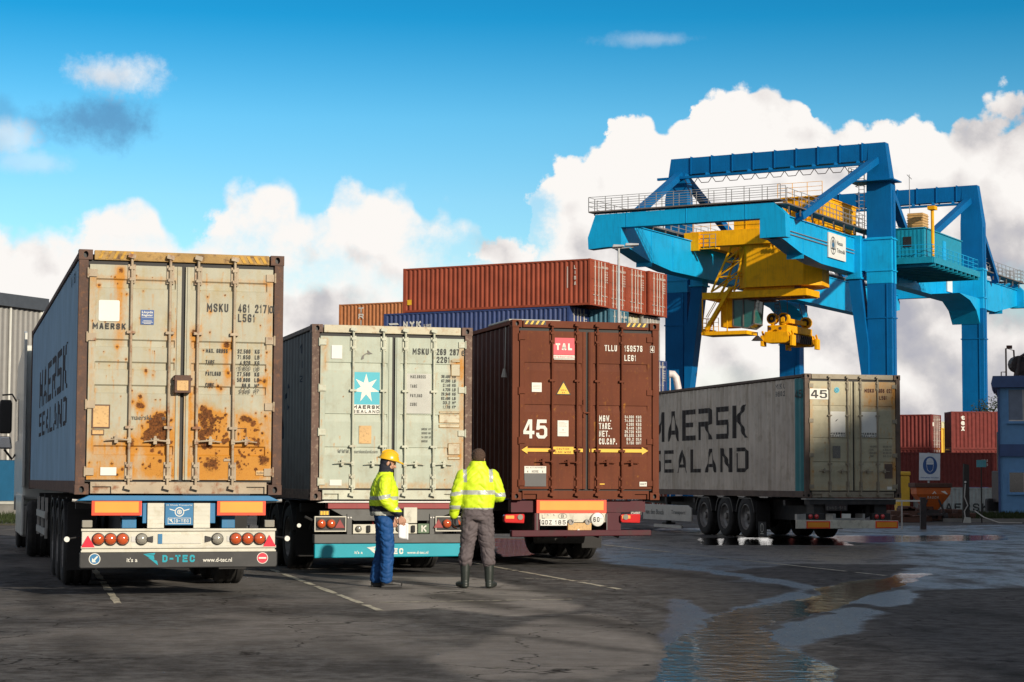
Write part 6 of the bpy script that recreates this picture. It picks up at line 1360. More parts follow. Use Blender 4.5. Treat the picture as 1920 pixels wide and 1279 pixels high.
mb.add(ringv(.62, .55, 1.22) + ringv(.60, .53, .98) + ringv(.22, .2, .42), [(0, 1, 5, 4), (1, 2, 6, 5), (2, 3, 7, 6), (3, 0, 4, 7), (4, 5, 9, 8), (5, 6, 10, 9), (6, 7, 11, 10), (7, 4, 8, 11), (8, 9, 10, 11), (0, 3, 2, 1)])
hb_ = mb.build('hopper', M['orange_hopper'], hp, bevel=.02)
letters(hb_, 'lettering', [('RAUCH', -.22, .82, .40, .09)], M['white_ink'], lambda a, b: (a, -.555 + (1.0 - b) * .58 - .01, b), .03)
poly_mark(hb_, 'white_arrows', [[(-.06, .99), (.02, 1.09), (.10, 1.0), (.05, 1.0), (.02, 1.05), (-.02, .99)], [(.25, 1.08), (.45, .98), (.5, .98), (.4, 1.1)]], M['white_ink'], lambda a, b: (a, -.56, b))
mb = MB(); mb.box(-.5, .5, -.4, .4, .22, .3); mb.box(-.3, .3, -.3, .3, .3, .42); mb.bar((-.5, -.4, .1), (-.2, -.4, .8), .06); mb.bar((.5, -.4, .1), (.2, -.4, .8), .06); mb.tube((0, 0, .1), (0, 0, .3), .25, 14); mb.build('frame', M['machine_dark'], hp)
mb = MB(); mb.box(-.68, .66, -.6, .6, 1.22, 1.38); mb.build('cover', M['rusty'], hp, bevel=.02)
for x in (-.45, .45): MB().tube((x - .08, -.3, .16), (x + .08, -.3, .16), .16, 14).build('wheel', M['rubber'], hp)
for i, (x, y, w, hh, d, lab) in enumerate(((14.35, 72.2, 1.5, .55, .9, 'low rusty trough left of the orange hopper'), (15.95, 73.5, 2.0, .42, 1.0, 'low rusty trough right of the orange hopper'), (13.9, 70.3, 1.2, .28, .5, 'small brown heap of scrap near the tan container'))):
    mb = MB(); rr = random.Random(i)
    mb.box(-w / 2, w / 2, -d / 2, d / 2, .0, hh * .7)
    for k in range(7): a = rr.uniform(-w / 2, w / 2 - .25); mb.box(a, a + rr.uniform(.15, .4), -d / 2 - .02, d / 2 - .1 * rr.random(), hh * .69, hh * rr.uniform(.8, 1.1))
    tag(mb.build('scrap_trough', M['rusty'], bevel=.03, loc=(x, y, 0)), lab, 'trough')
bn = thing('grit_bin', 'yellow bin standing between the tan container and the white sign', 'bin', (15.33, 78, 0))
MB().box(-.35, .15, -.3, .3, .0, 1.65).build('body', M['yellow_box'], bn, bevel=.05); MB().box(-.38, .18, -.33, .33, 1.66, 1.82).build('lid', M['yellow_box'], bn, bevel=.04)
br = thing('boom_barrier', 'thin white barrier pole reaching out behind the tan container', 'barrier', (12.3, 60, 0))
mb = MB(); mb.box(-2.0, -.05, -.02, .02, .82, .87); mb.build('pole', M['white'], br); MB().box(-.05, .12, -.08, .08, 0, .95).build('post', M['machine_dark'], br, bevel=.01); MB().box(-.62, -.58, -.015, .015, 0, .82).build('stay', M['steel'], br)

# ------------------------------------------------------------------ halls
wh = thing('warehouse', 'corrugated pale grey hall with a dark roof edge at the far left', 'building', (-20.85, 88, 0), R(65))
# local x runs away from the camera along the facade, local y into the hall
mb = MB(); corr_sheet(mb, lambda t, h, d: (t, -.05 + d, h), -40, 0, 2.2, 8.8, .34, .05); corr_sheet(mb, lambda t, h, d: (.05 - d, t, h), 0, 26, 2.2, 8.8, .34, .05); mb.box(-39.9, -.02, .06, 25.9, .3, 8.7); mb.build('wall', M['cladding'], wh)
MB().box(-40.2, .25, -.25, 26.2, 8.81, 9.35).build('roof', M['roof_dark'], wh); MB().box(-.08, .08, -.08, .0, 2.2, 8.8).build('corner_trim', M['white'], wh)
for k in range(4): MB().box(-2.2 - k * 6.2, -2.12 - k * 6.2, -.12, -.06, 2.2, 8.8).build('downpipe', M['white'], wh)
MB().box(-40, .10, -.10, 26, .45, 2.18).build('dado', M['clad_blue'], wh); MB().box(-40.1, .14, -.14, 26.1, 0, .44).build('plinth', M['concrete'], wh)
wl = thing('low_wall', 'low pale concrete wall along the grass at the far left', 'wall', (-22, 74, 0)); MB().box(-8, 7.5, 0, .3, 0, .45).build('base', M['concrete'], wl); MB().box(-8.05, 7.55, -.05, .35, .451, .55).build('coping', M['dull_grey'], wl)
hl = thing('shade_hall', 'large grey hall added out of view on the right to shade the yard', 'building', (46, 0, 0))  # unseen hall, added so that its shadow falls over the yard
mb = MB(); corr_sheet(mb, lambda t, h, d: (0 + d, t, h), -70, 98, 1.2, 25.7, .6, .06); mb.box(.1, 25, -69.9, 97.9, 0, 25.6); mb.build('wall', M['cladding'], hl)
MB().box(-.3, 25.4, -70.3, 98.3, 25.7, 26.0).build('roof', M['roof_dark'], hl); MB().box(-.05, .08, -70, 98, 0, 1.19).build('plinth', M['concrete'], hl)

# ------------------------------------------------------------------ people
def loft(mb, rings, n=20, sq=2.3):
    vs_ = []
    for x, y, z, rx, ry in rings:
        for k in range(n):
            t = 2 * math.pi * k / n; c, s = math.cos(t), math.sin(t)
            vs_.append((x + rx * abs(c) ** (2 / sq) * (1 if c >= 0 else -1), y + ry * abs(s) ** (2 / sq) * (1 if s >= 0 else -1), z))
    m_ = len(rings); fs = [(i * n + k, i * n + (k + 1) % n, (i + 1) * n + (k + 1) % n, (i + 1) * n + k) for i in range(m_ - 1) for k in range(n)]
    fs += [tuple(range(n))[::-1], tuple(range((m_ - 1) * n, m_ * n))]; mb.add(vs_, fs)
def ball(mb, p, r, ry=None, rz=None, n=16):
    ry = ry or r; rz = rz or r; prof_ = [(math.sin(math.pi * k / 8), -math.cos(math.pi * k / 8)) for k in range(9)]; vs_ = []
    for a, b in prof_:
        for k in range(n): t = 2 * math.pi * k / n; vs_.append((p[0] + r * max(a, .01) * math.cos(t), p[1] + ry * max(a, .01) * math.sin(t), p[2] + rz * b))
    mb.add(vs_, [(i * n + k, i * n + (k + 1) % n, (i + 1) * n + (k + 1) % n, (i + 1) * n + k) for i in range(8) for k in range(n)] + [tuple(range(n))[::-1], tuple(range(8 * n, 9 * n))])
def chain(mb, pts_, n=14):
    """pts: (x, y, z, r)"""
    for a, b in zip(pts_[:-1], pts_[1:]): mb.tube(a[:3], b[:3], a[3], n, b[3])
    for a in pts_: ball(mb, a, a[3], n=n)
def fuse(mb, name, voxel, smooth_=6, wrinkle=0, wscale=9, seed=0, sy=.6):
    me = mb.mesh(name); o = bpy.data.objects.new('tmp', me); COL.objects.link(o)
    r_ = o.modifiers.new('r', 'REMESH'); r_.mode = 'VOXEL'; r_.voxel_size = voxel; r_.use_smooth_shade = True
    s_ = o.modifiers.new('s', 'SMOOTH'); s_.factor = .5; s_.iterations = smooth_
    dg = bpy.context.evaluated_depsgraph_get(); out = bpy.data.meshes.new_from_object(o.evaluated_get(dg)); bpy.data.objects.remove(o); out.name = name; out.materials.clear()
    if wrinkle:
        nrm = [v.normal.copy() for v in out.vertices]
        for v, q in zip(out.vertices, nrm):
            p = v.co; fo = 1 - abs(mnoise.noise(Vector((p.x * wscale * .7 + seed, p.y * wscale * .7, p.z * wscale * 1.5 + abs(p.x) * 9)))) * 3.2; w = -1.3 * max(0, fo) ** 2 + mnoise.noise(Vector((p.x * wscale + seed, p.y * wscale, p.z * wscale * 1.5 + p.x * 6))) + .6 * mnoise.noise(Vector((p.x * wscale * 2 + 7, p.y * wscale * 2 + seed, p.z * wscale * 3)))
            v.co = p + q * (wrinkle * w)
    out.polygons.foreach_set('use_smooth', [True] * len(out.polygons)); return out
def hand(mb, w, d, side, curl=.9, out=None):
    """palm and five fingers; w wrist point, d direction of the palm, side = unit vector across the palm towards the thumb, out = normal of the palm (fingers curl towards it)"""
    w = Vector(w); d = Vector(d).normalized(); s = Vector(side).normalized(); n = Vector(out).normalized()
    pc = w + d * .055
    for k in range(4):
        o_ = (.5 - k / 3 + .0) * .062; base = w + d * .02 + s * o_ * .8; kn = w + d * (.092 - abs(k - 1) * .004) + s * o_ * 1.1; mb.tube(base, kn, .014, 10, .0115); ball(mb, kn, .0118, n=10)
        ln = (.040, .045, .042, .034)[k]; a = curl * .55; p1 = kn + (d * math.cos(a) + n * math.sin(a)) * ln; a2 = curl * 1.3; p2 = p1 + (d * math.cos(a2) + n * math.sin(a2)) * ln * .75; a3 = curl * 1.8; p3 = p2 + (d * math.cos(a3) + n * math.sin(a3)) * ln * .55
        chain(mb, [(*kn, .0092), (*p1, .0086), (*p2, .0078), (*p3, .0068)], 10)
    t0 = w + d * .03 + s * .028; t1 = w + d * .065 + s * .052 + n * .014; t2 = w + d * .098 + s * .050 + n * .030; chain(mb, [(*t0, .014), (*t1, .0105), (*t2, .0085)], 10)
def head(mb, c, pitch=0.0, k=1.0):
    """skull, jaw, nose, brow, lips and ears about centre c; face towards +Y; pitch bends it down"""
    q = MB(); ball(q, (0, -.01, .035), .078, .098, .095, 20); ball(q, (0, .02, -.045), .058, .068, .07, 18); ball(q, (0, .058, -.088), .028, .024, .022, 12)
    q.tube((0, .082, .012), (0, .108, -.022), .011, 10, .016); ball(q, (0, .104, -.024), .016, .016, .012, 10); ball(q, (0, .080, .028), .045, .018, .012, 12)
    for x in (-1, 1):
        ball(q, (x * .030, .060, -.018), .026, .022, .022, 12); ball(q, (x * .077, -.008, -.008), .010, .022, .032, 12); ball(q, (x * .012, .100, -.026), .010, .010, .008, 8)
    ball(q, (0, .087, -.055), .024, .010, .007, 10); ball(q, (0, .084, -.066), .020, .010, .008, 10)
    cp, sp = math.cos(pitch), math.sin(pitch)
    mb.add([(c[0] + x * k, c[1] + (y * cp + z * sp) * k, c[2] + (-y * sp + z * cp) * k) for x, y, z in q.v], q.f)
def hp_(c, p, pitch): cp, sp = math.cos(pitch), math.sin(pitch); return (c[0] + p[0], c[1] + p[1] * cp + p[2] * sp, c[2] - p[1] * sp + p[2] * cp)
def paint_faces(me, fn, mats):
    for m in mats: me.materials.append(m)
    for p in me.polygons: p.material_index = fn(p.center)
def place(name, me, mats, parent):
    o = bpy.data.objects.new(name, me); COL.objects.link(o); o.parent = parent
    if mats: [me.materials.append(m) for m in mats]
    return o

# ---- worker in the yellow helmet, seen from his right, looking to the right
w1 = (-1.66, 26.2, 0); HP = (.0, .045, 1.615); PT = .32
bm_ = MB(); head(bm_, HP, PT)
chain(bm_, [(0, .0, 1.44, .062), (0, .03, 1.56, .055)])
loft(bm_, [(0, 0, .86, .14, .10), (0, 0, 1.0, .14, .10), (0, 0, 1.2, .155, .11), (0, 0, 1.36, .17, .10), (0, 0, 1.44, .10, .07)])
RA = [(.17, .0, 1.40, .055), (.265, -.03, 1.14, .045), (.25, .165, .965, .03), (.25, .185, .935, .026)]; LA = [(-.17, .0, 1.40, .055), (-.25, -.02, 1.15, .045), (-.22, .10, .95, .03), (-.215, .115, .925, .026)]
for a in (RA, LA): chain(bm_, a)
for x, y in ((.095, .05), (-.095, -.07)): chain(bm_, [(x, 0, .88, .085), (x, .02 + y * .5, .49, .06), (x, y - .02, .12, .045), (x, y + .0, .07, .028)])
hand(bm_, (.25, .188, .93), (-.1, .25, -1), (0, 1, .3), 1.0, (-1, .1, -.2)); hand(bm_, (-.215, .12, .92), (.1, .2, -1), (0, 1, .3), 1.0, (1, .1, -.2))
p1 = tag(place('person', fuse(bm_, 'person', .0062, 3), [M['skin']], None), 'person in a yellow helmet, hi-vis jacket and blue trousers holding a sheet of paper', 'person'); p1.location = w1; p1.rotation_euler = (0, 0, R(-82))
# jacket
mb = MB(); loft(mb, [(0, -.01, .93, .19, .175), (0, -.012, 1.0, .20, .188), (0, -.008, 1.15, .205, .192), (0, -.005, 1.3, .215, .18), (0, -.005, 1.40, .20, .14), (0, .0, 1.46, .14, .11), (0, .015, 1.51, .095, .095), (0, .03, 1.55, .085, .088)])
for s, a in ((1, RA), (-1, LA)): chain(mb, [(a[0][0] * 1.02, 0, 1.385, .092), ((a[0][0] + a[1][0]) / 2, (a[0][1] + a[1][1]) / 2, 1.27, .088), (*a[1][:3], .082), ((a[1][0] + a[2][0]) / 2, (a[1][1] + a[2][1]) / 2, (a[1][2] + a[2][2]) / 2, .072), (*a[2][:3], .055)])
def j1(c):
    x, y, z = c; arm = abs(x) > .205 or (y > .175 and z < 1.2)
    if arm:
        t = (z + .0) - (0 if y < .05 else -.0)
        d = (Vector((x, y, z)) - Vector((RA[1] if x > 0 else LA[1])[:3])).length if y > .02 else -1
        if x > 0:
            if 1.155 < z - y * .2 < 1.205 and y < .09: return 1
            if z < 1.01: return 2 if z < .985 else 0
            q = z + y * -.0
            if y > .10 and 1.0 < z - (y - .14) * .6 < 1.045: return 1
        else:
            if 1.17 < z < 1.22 and y < .08: return 1
        return 0
    if z < .985: return 1 if z > .935 else 2
    if z < 1.055: return 2
    if 1.135 < z < 1.185: return 1
    if z > 1.50: return 2
    return 0
me = fuse(mb, 'jacket', .0095, 4, .007, 9, 3); paint_faces(me, j1, [M['hivis'], M['stripe'], M['navy_cloth']]); place('jacket', me, None, p1)
mb = MB(); loft(mb, [(0, 0, .84, .16, .125), (0, 0, .92, .172, .14), (0, 0, 1.0, .17, .14)])
for x, y in ((.095, .05), (-.095, -.07)): chain(mb, [(x, -.005, .86, .112), (x, .01 + y * .25, .68, .102), (x, .02 + y * .5, .49, .088), (x, y * .8 - .01, .28, .085), (x, y - .025, .11, .086)])
place('trousers', fuse(mb, 'trousers', .0095, 4, .008, 10, 8), [M['work_blue']], p1)
for x, y in ((.095, .05), (-.095, -.07)):
    mb = MB(); chain(mb, [(x, y - .05, .05, .045), (x, y + .06, .052, .046), (x, y + .15, .042, .038)]); mb.box(x - .045, x + .045, y - .095, y + .18, .0, .022); ball(mb, (x, y - .03, .10), .05, .055, .06)
    place('shoe', fuse(mb, 'shoe', .007, 3), [M['shoe']], p1)
# helmet
hc = hp_(HP, (0, -.005, .055), PT); mb = MB(); q = MB()
prof_ = []
for k in range(9): t = k / 8 * math.pi / 2; prof_.append((math.cos(t), math.sin(t)))
n = 28; vs_ = []
for a, b in prof_:
    for k in range(n): t = 2 * math.pi * k / n; vs_.append((.108 * max(a, .01) * math.cos(t), .132 * max(a, .01) * math.sin(t), .118 * b))
q.add(vs_, [(i * n + k, i * n + (k + 1) % n, (i + 1) * n + (k + 1) % n, (i + 1) * n + k) for i in range(8) for k in range(n)] + [tuple(range(8 * n, 9 * n)), tuple(range(n))[::-1]])
br_ = []
for k in range(n): t = 2 * math.pi * k / n; e2 = .018 + (.052 if math.sin(t) > .2 else 0) * max(0, math.sin(t) - .2) * 1.25; br_.append((math.cos(t) * (.108 + e2 * .5), math.sin(t) * (.132 + e2)))
q.add([(x, y, -.012 - max(0, y - .1) * .25) for x, y in br_] + [(x, y, .006 - max(0, y - .1) * .25) for x, y in br_], [tuple(range(n))[::-1], tuple(range(n, 2 * n))] + [(k, (k + 1) % n, n + (k + 1) % n, n + k) for k in range(n)])
for x in (-.02, .0, .02): q.path([(x, math.cos(R(a)) * .128, .014 + math.sin(R(a)) * .108) for a in range(30, 160, 12)], .008, 6)
ppt = PT - .12; cp, sp = math.cos(ppt), math.sin(ppt); mb.add([(hc[0] + x, hc[1] + y * cp + z * sp, hc[2] - y * sp + z * cp) for x, y, z in q.v], q.f)
place('helmet', mb.mesh('helmet', 45), [M['helmet']], p1)
mb = MB(); ball(mb, hp_(HP, (0, -.022, .008), PT), .084, .092, .082, 18); loft(mb, [(0, .0, 1.47, .085, .09), (0, .01, 1.54, .075, .085), (0, .005, 1.60, .070, .075)])
place('neck_warmer', fuse(mb, 'neck_warmer', .008, 4), [M['navy_cloth']], p1)
mb = MB()
for x in (-1, 1): ball(mb, hp_(HP, (x * .03, .078, .008), PT), .012, .008, .008, 10)
place('eyes', mb.mesh('eyes', 60), [M['hair_dark']], p1)
mb = MB(); mb.path([hp_(HP, (x, .096 - abs(x) * .25, -.061), PT) for x in (-.02, -.01, 0, .01, .02)], .003, 6); place('mouth', mb.mesh('mouth', 60), [M['rusty']], p1)
pp = thing('paper_sheet', 'white sheet of paper held low by the worker in the yellow helmet', 'paper', w1, R(-82))
mb = MB(); N_ = 8
for sgn in (0, .0015):
    pass
vs_ = [(.225 + .01 * math.sin(i), .165 + i * .0186, .86 - j * .021 - i * .004) for j in range(11) for i in range(N_)]
mb.add(vs_, [(j * N_ + i, j * N_ + i + 1, (j + 1) * N_ + i + 1, (j + 1) * N_ + i) for j in range(10) for i in range(N_ - 1)]); o = mb.build('sheet', M['paper'], pp, smooth_=60); sm_ = o.modifiers.new('solid', 'SOLIDIFY'); sm_.thickness = .0012

# ---- bareheaded worker with rubber boots, seen from behind
w2 = (-.44, 26.05, 0); HP = (.01, .035, 1.68); PT = .42
bm_ = MB(); head(bm_, HP, PT); chain(bm_, [(0, -.01, 1.50, .065), (0.0, .015, 1.62, .058)])
loft(bm_, [(0, 0, .90, .15, .10), (0, 0, 1.05, .15, .10), (0, 0, 1.25, .165, .11), (0, 0, 1.42, .18, .10), (0, 0, 1.5, .10, .07)])
LA = [(-.19, .0, 1.46, .058), (-.27, -.03, 1.19, .047), (-.305, .05, .95, .032), (-.305, .06, .93, .028)]; RA = [(.19, .0, 1.46, .058), (.285, .0, 1.20, .047), (.20, .22, 1.17, .032), (.17, .25, 1.18, .028)]
for a in (RA, LA): chain(bm_, a)
FT = ((-.155, .02), (.155, .0))
for x, y in FT: chain(bm_, [(x * .62, 0, .93, .09), (x * .85, .02, .52, .062), (x, y - .01, .14, .045), (x * 1.1, y + .08, .06, .035)])
hand(bm_, (-.305, .062, .925), (-.02, .15, -1), (.3, 1, .1), 1.1, (1, -.2, 0)); hand(bm_, (.165, .255, 1.18), (-.8, .5, .1), (0, .3, 1), .9, (-.3, -1, 0))
p2 = tag(place('person', fuse(bm_, 'person', .0062, 3), [M['skin']], None), 'bareheaded person seen from behind in a hi-vis jacket, grey trousers and rubber boots', 'person'); p2.location = w2; p2.rotation_euler = (0, 0, R(4))
mb = MB(); loft(mb, [(0, 0, 1.015, .205, .15), (0, 0, 1.06, .215, .16), (0, 0, 1.2, .225, .17), (0, 0, 1.36, .232, .165), (0, -.005, 1.46, .215, .14), (0, .0, 1.54, .165, .115), (0, -.005, 1.595, .115, .105), (0, .0, 1.645, .098, .10)])
for s, a in ((1, RA), (-1, LA)):
    chain(mb, [(a[0][0] * .98, 0, 1.445, .10), ((a[0][0] + a[1][0]) / 2, (a[0][1] + a[1][1]) / 2, 1.33, .098), (*a[1][:3], .090), ((a[1][0] + a[2][0]) / 2, (a[1][1] + a[2][1]) / 2, (a[1][2] + a[2][2]) / 2, .080), (*a[2][:3], .06)])
def j2(c):
    x, y, z = c
    if abs(x) > .222:
        if x < 0: return 1 if (1.20 < z + x * -.12 - .03 < 1.25 or 1.02 < z < 1.07) else 0
        return 1 if 1.185 < z < 1.235 and y < .1 else 0
    if 1.215 < z < 1.265: return 1
    if z < 1.04: return 1
    if .145 < abs(x) < .19 and z > 1.37 and y < .06: return 1
    return 0
me = fuse(mb, 'jacket', .0095, 4, .0065, 8, 21); paint_faces(me, j2, [M['hivis'], M['stripe']]); place('jacket', me, None, p2)
mb = MB(); loft(mb, [(0, 0, .88, .19, .14), (0, 0, .96, .20, .15), (0, 0, 1.07, .195, .145)])
for x, y in FT: chain(mb, [(x * .62, 0, .92, .122), (x * .70, .0, .74, .115), (x * .85, .015, .53, .10), (x * .95, .0, .40, .096), (x * .97, y - .005, .35, .094)])
place('trousers', fuse(mb, 'trousers', .0095, 4, .010, 10, 31), [M['grey_cloth']], p2)
for x, y in FT:
    s = 1 if x > 0 else -1; mb = MB(); chain(mb, [(x, y - .01, .10, .056), (x, y - .01, .22, .062), (x * .98, y, .375, .074)]); chain(mb, [(x, y - .03, .055, .053), (x + s * .05, y + .10, .05, .046), (x + s * .08, y + .17, .045, .038)]); ball(mb, (x, y - .03, .03), .052, .055, .03); mb.tube((x * .98, y, .36), (x * .98, y, .385), .08, 16)
    place('rubber_boot', fuse(mb, 'rubber_boot', .007, 3), [M['boot_green']], p2)
mb = MB(); ball(mb, hp_(HP, (0, -.015, .036), PT), .095, .108, .097, 20); ball(mb, hp_(HP, (0, -.045, -.005), PT), .085, .065, .075, 16)
for x in (-1, 1): ball(mb, hp_(HP, (x * .07, .01, .03), PT), .018, .03, .04, 10)
place('hair', fuse(mb, 'hair', .008, 2, .004, 40, 5), [M['hair']], p2)
mb = MB()
for x in (-1, 1): ball(mb, hp_(HP, (x * .03, .078, .008), PT), .012, .008, .008, 10)
place('eyes', mb.mesh('eyes', 60), [M['hair_dark']], p2)
mb = MB(); a, b = Vector((-.305, .055, .97)), Vector((-.308, .075, .89)); mb.tube(a, b, .038, 14, .034); hand(mb, (-.305, .062, .925), (-.02, .15, -1), (.3, 1, .1), 1.1, (1, -.2, 0))
me = fuse(mb, 'glove', .006, 1)
for v in me.vertices: v.co += v.normal * .004
place('glove', me, [M['glove']], p2)
pp = thing('paper_sheet', 'folded white paper in the dark glove of the bareheaded worker', 'paper', w2, R(4)); o = MB().prism([(-.285, .93), (-.255, .92), (-.232, .80), (-.25, .76), (-.275, .80)], 'y', .09, .092).build('sheet', M['paper'], pp)

# ------------------------------------------------------------------ ground
GX0, GX1, GY0, GY1, ST = -14.0, 22.0, 8.0, 70.0, .11
xs = np.arange(GX0, GX1 + .001, ST); ys = np.arange(GY0, GY1 + .001, ST); NX, NY = len(xs), len(ys); GX1, GY1 = xs[-1], ys[-1]
GXX, GYY = np.meshgrid(xs, ys)
def poly_sd(poly):
    """signed distance, positive inside"""
    px_, py_ = GXX.ravel(), GYY.ravel(); best = np.full(px_.shape, 1e9); ins = np.zeros(px_.shape, bool); n = len(poly)
    for i in range(n):
        x0, y0 = poly[i]; x1, y1 = poly[(i + 1) % n]; dx, dy = x1 - x0, y1 - y0; t = np.clip(((px_ - x0) * dx + (py_ - y0) * dy) / (dx * dx + dy * dy + 1e-9), 0, 1)
        # ground seen at a grazing angle: measure depth at a third of its length so edges stay soft along the view
        best = np.minimum(best, np.hypot(px_ - x0 - t * dx, (py_ - y0 - t * dy) * .4)); c = ((y0 > py_) != (y1 > py_)) & (px_ < (x1 - x0) * (py_ - y0) / (y1 - y0 + 1e-12) + x0); ins ^= c
    return np.where(ins, best, -best).reshape(GXX.shape)
ss = lambda v, a, b: (lambda t: t * t * (3 - 2 * t))(np.clip((v - a) / (b - a), 0, 1))
WATER = [(6.53, 31.25), (6.0, 31.01), (5.31, 29.15), (4.44, 27.79), (3.99, 26.44), (3.60, 24.36), (2.55, 22.38), (2.05, 20.95), (1.70, 18.77), (1.32, 16.84), (1.05, 15.05), (0.85, 12), (2.2, 12), (2.42, 15.11), (2.4, 16.34), (2.35, 18.11), (2.6, 19.93), (3.17, 21.01), (3.78, 22.71), (4.34, 24.41), (5.09, 26.52), (5.96, 29.13)]
DAMPL = [(1.87, 24.53), (2.17, 23.67), (2.19, 20.95), (1.86, 19.12), (1.28, 12), (0.85, 12), (1.1, 15.05), (1.3, 16.84), (1.45, 19.86)]
DAMPR = [(2.2, 18.11), (2.5, 19.54), (3.96, 22.98), (4.02, 21.74), (3.84, 20.62), (3.48, 19.4), (2.84, 17.81), (2.44, 16.48), (2.39, 15.58), (2.2, 12), (1.9, 12), (2.2, 16.34)]
DAMPT = [(3.83, 25.61), (4.06, 24.39), (5.25, 26.75), (5.2, 25.08), (4.71, 23.03), (4.3, 22.24), (4.05, 22.23), (3.96, 22.98), (3.31, 21.7), (2.29, 20.52), (2.24, 21.17)]
STREAK = [(1.67, 38.13), (2.21, 38.19), (4.2, 27.02), (3.68, 24.36), (2.28, 20.95), (2.34, 22.11), (3.67, 26.27), (2.95, 31.11), (1.55, 35.4)]
SHEEN = [(1.6, 44.61), (4.38, 60), (20, 69), (25, 55), (22, 40), (12, 31), (7.5, 26.8), (5.04, 25.59), (5.27, 29.09), (6.67, 33.82), (4.84, 33.63), (3.02, 30.56), (1.47, 34.16)]
PATCHA = [(-2.01, 29.26), (-0.6, 29.06), (-0.17, 27.87), (0.84, 22.38), (0.57, 21.2), (0.01, 20.59), (-0.8, 21.99), (-1.35, 21.42), (-2.02, 23.91)]
PATCHB = [(0.12, 19.78), (0.57, 21.06), (0.93, 21.31), (1.26, 19.85), (1.38, 17.74), (1.16, 15.52), (0.94, 14.82), (0.63, 13.98), (-0.21, 13.94), (-0.67, 15.44)]
FARPUD = [(8.49, 52.58), (13.28, 53.85), (12.22, 49.31), (8.13, 46.21), (7.6, 48.67)]
PUDM = [(-0.5, 49.28), (0.45, 48.49), (0.45, 37.98), (-0.18, 36.6)]; PUDW = [(4.2, 44), (7.6, 44.5), (8.1, 49.5), (5.9, 50.5), (4.6, 50)]
n1_ = vnoise(NX, NY, 60, 5, 5); n2_ = vnoise(NX, NY, 18, 9, 5); n3_ = vnoise(NX, NY, 130, 11, 4)
nn = (n1_ - .5) * .9 + (n3_ - .5) * .5
wet = np.zeros_like(GXX)
for P_ in (WATER, FARPUD, PUDM, PUDW): wet = np.maximum(wet, ss(poly_sd(P_) + nn * .30, -.10, .16))
damp = np.zeros_like(GXX)
for P_, a in ((DAMPL, 1.1), (DAMPR, 1.1), (DAMPT, 1.05), (STREAK, .85), (SHEEN, .66)): damp = np.maximum(damp, a * ss(poly_sd(P_) + nn * .35, -.10, .22))
damp = np.maximum(damp, .45 * ss(n2_, .55, .68) * ss(GXX + .05 * GYY, .8, 2.4) * (GYY > 22)); damp = np.maximum(damp, wet)
pale = np.maximum(.9 * ss(poly_sd(PATCHA) + nn * .16, -.04, .08), .55 * ss(poly_sd(PATCHB) + nn * .3, -.05, .1)) * (.75 + .5 * (n1_ - .3))
pale = np.maximum(pale, .30 * ss(n2_, .45, .62) * (GXX < 1.5)); pale *= 1 - damp
mark_ = np.zeros_like(GXX)
# tyre marks running with the parking bays, and dark streaks across the asphalt
for x0, y0, wd, st_ in ((-6.2, 26, .22, .6), (-3.9, 26, .22, .45), (-.9, 26, .20, .8), (.55, 26, .2, .7), (2.6, 30, .25, .6), (-2.5, 26, .18, .4), (4.4, 34, .3, .5)):
    lat = (GXX - x0) * math.cos(PSI) + (GYY - y0) * math.sin(PSI); mark_ = np.maximum(mark_, st_ * np.exp(-(lat / wd) ** 2) * ss(n1_, .3, .62))
for x0, y0, x1, y1, wd, st_ in ((-1.6, 26.1, 1.2, 19.2, .17, .9), (-1.9, 25.3, 2.0, 23.0, .10, .5), (-.3, 25.9, 2.6, 23.6, .12, .7), (-3.4, 22, 1.4, 18.6, .09, .4), (-.6, 19.2, 1.2, 16.2, .07, .7), (.0, 21, 1.9, 25, .08, .5), (-6, 22, -2, 14, .16, .4)):
    dx, dy = x1 - x0, y1 - y0; t = np.clip(((GXX - x0) * dx + (GYY - y0) * dy) / (dx * dx + dy * dy), 0, 1); mark_ = np.maximum(mark_, st_ * np.exp(-(np.hypot(GXX - x0 - t * dx, (GYY - y0 - t * dy)) / (wd * (1 + 2 * n1_))) ** 2) * ss(n1_ + t * .1, .36, .6))
verts = np.stack([GXX.ravel(), GYY.ravel(), (-.010 * wet.ravel())], -1); idx = np.arange(NX * NY).reshape(NY, NX)
faces = np.stack([idx[:-1, :-1], idx[:-1, 1:], idx[1:, 1:], idx[1:, :-1]], -1).reshape(-1, 4)
vl = verts.tolist(); fl = faces.tolist(); nb0 = len(vl)
bxs = [-900, GX0, GX1, 900]; bys = [-300, GY0, GY1, 99]; ids = {}
def bv(x, y, z=0):
    k = (x, y, z)
    if k not in ids: ids[k] = len(vl); vl.append([x, y, z])
    return ids[k]
for i in range(3):
    for j in range(3):
        if i == 1 and j == 1: continue
        fl.append([bv(bxs[i], bys[j]), bv(bxs[i + 1], bys[j]), bv(bxs[i + 1], bys[j + 1]), bv(bxs[i], bys[j + 1])])
fl.append([bv(-900, 99), bv(900, 99), bv(900, 103, YARD), bv(-900, 103, YARD)]); fl.append([bv(-900, 103, YARD), bv(900, 103, YARD), bv(900, 2500, YARD), bv(-900, 2500, YARD)])
me = bpy.data.meshes.new('asphalt'); me.from_pydata(vl, [], fl); me.update()
pad = np.zeros(len(vl) - nb0)
for nm, arr in (('wet', wet), ('damp', damp), ('pale', pale), ('marks', mark_)):
    at = me.attributes.new(nm, 'FLOAT', 'POINT'); at.data.foreach_set('value', np.concatenate([arr.ravel(), pad]).astype(np.float32))
am = bpy.data.materials.new('asphalt'); am.use_nodes = True; t = am.node_tree; nn_ = t.nodes; ll = t.links; b = nn_['Principled BSDF']; tcn = nn_.new('ShaderNodeTexCoord')
def an(name): q = nn_.new('ShaderNodeAttribute'); q.attribute_name = name; return q.outputs['Fac']
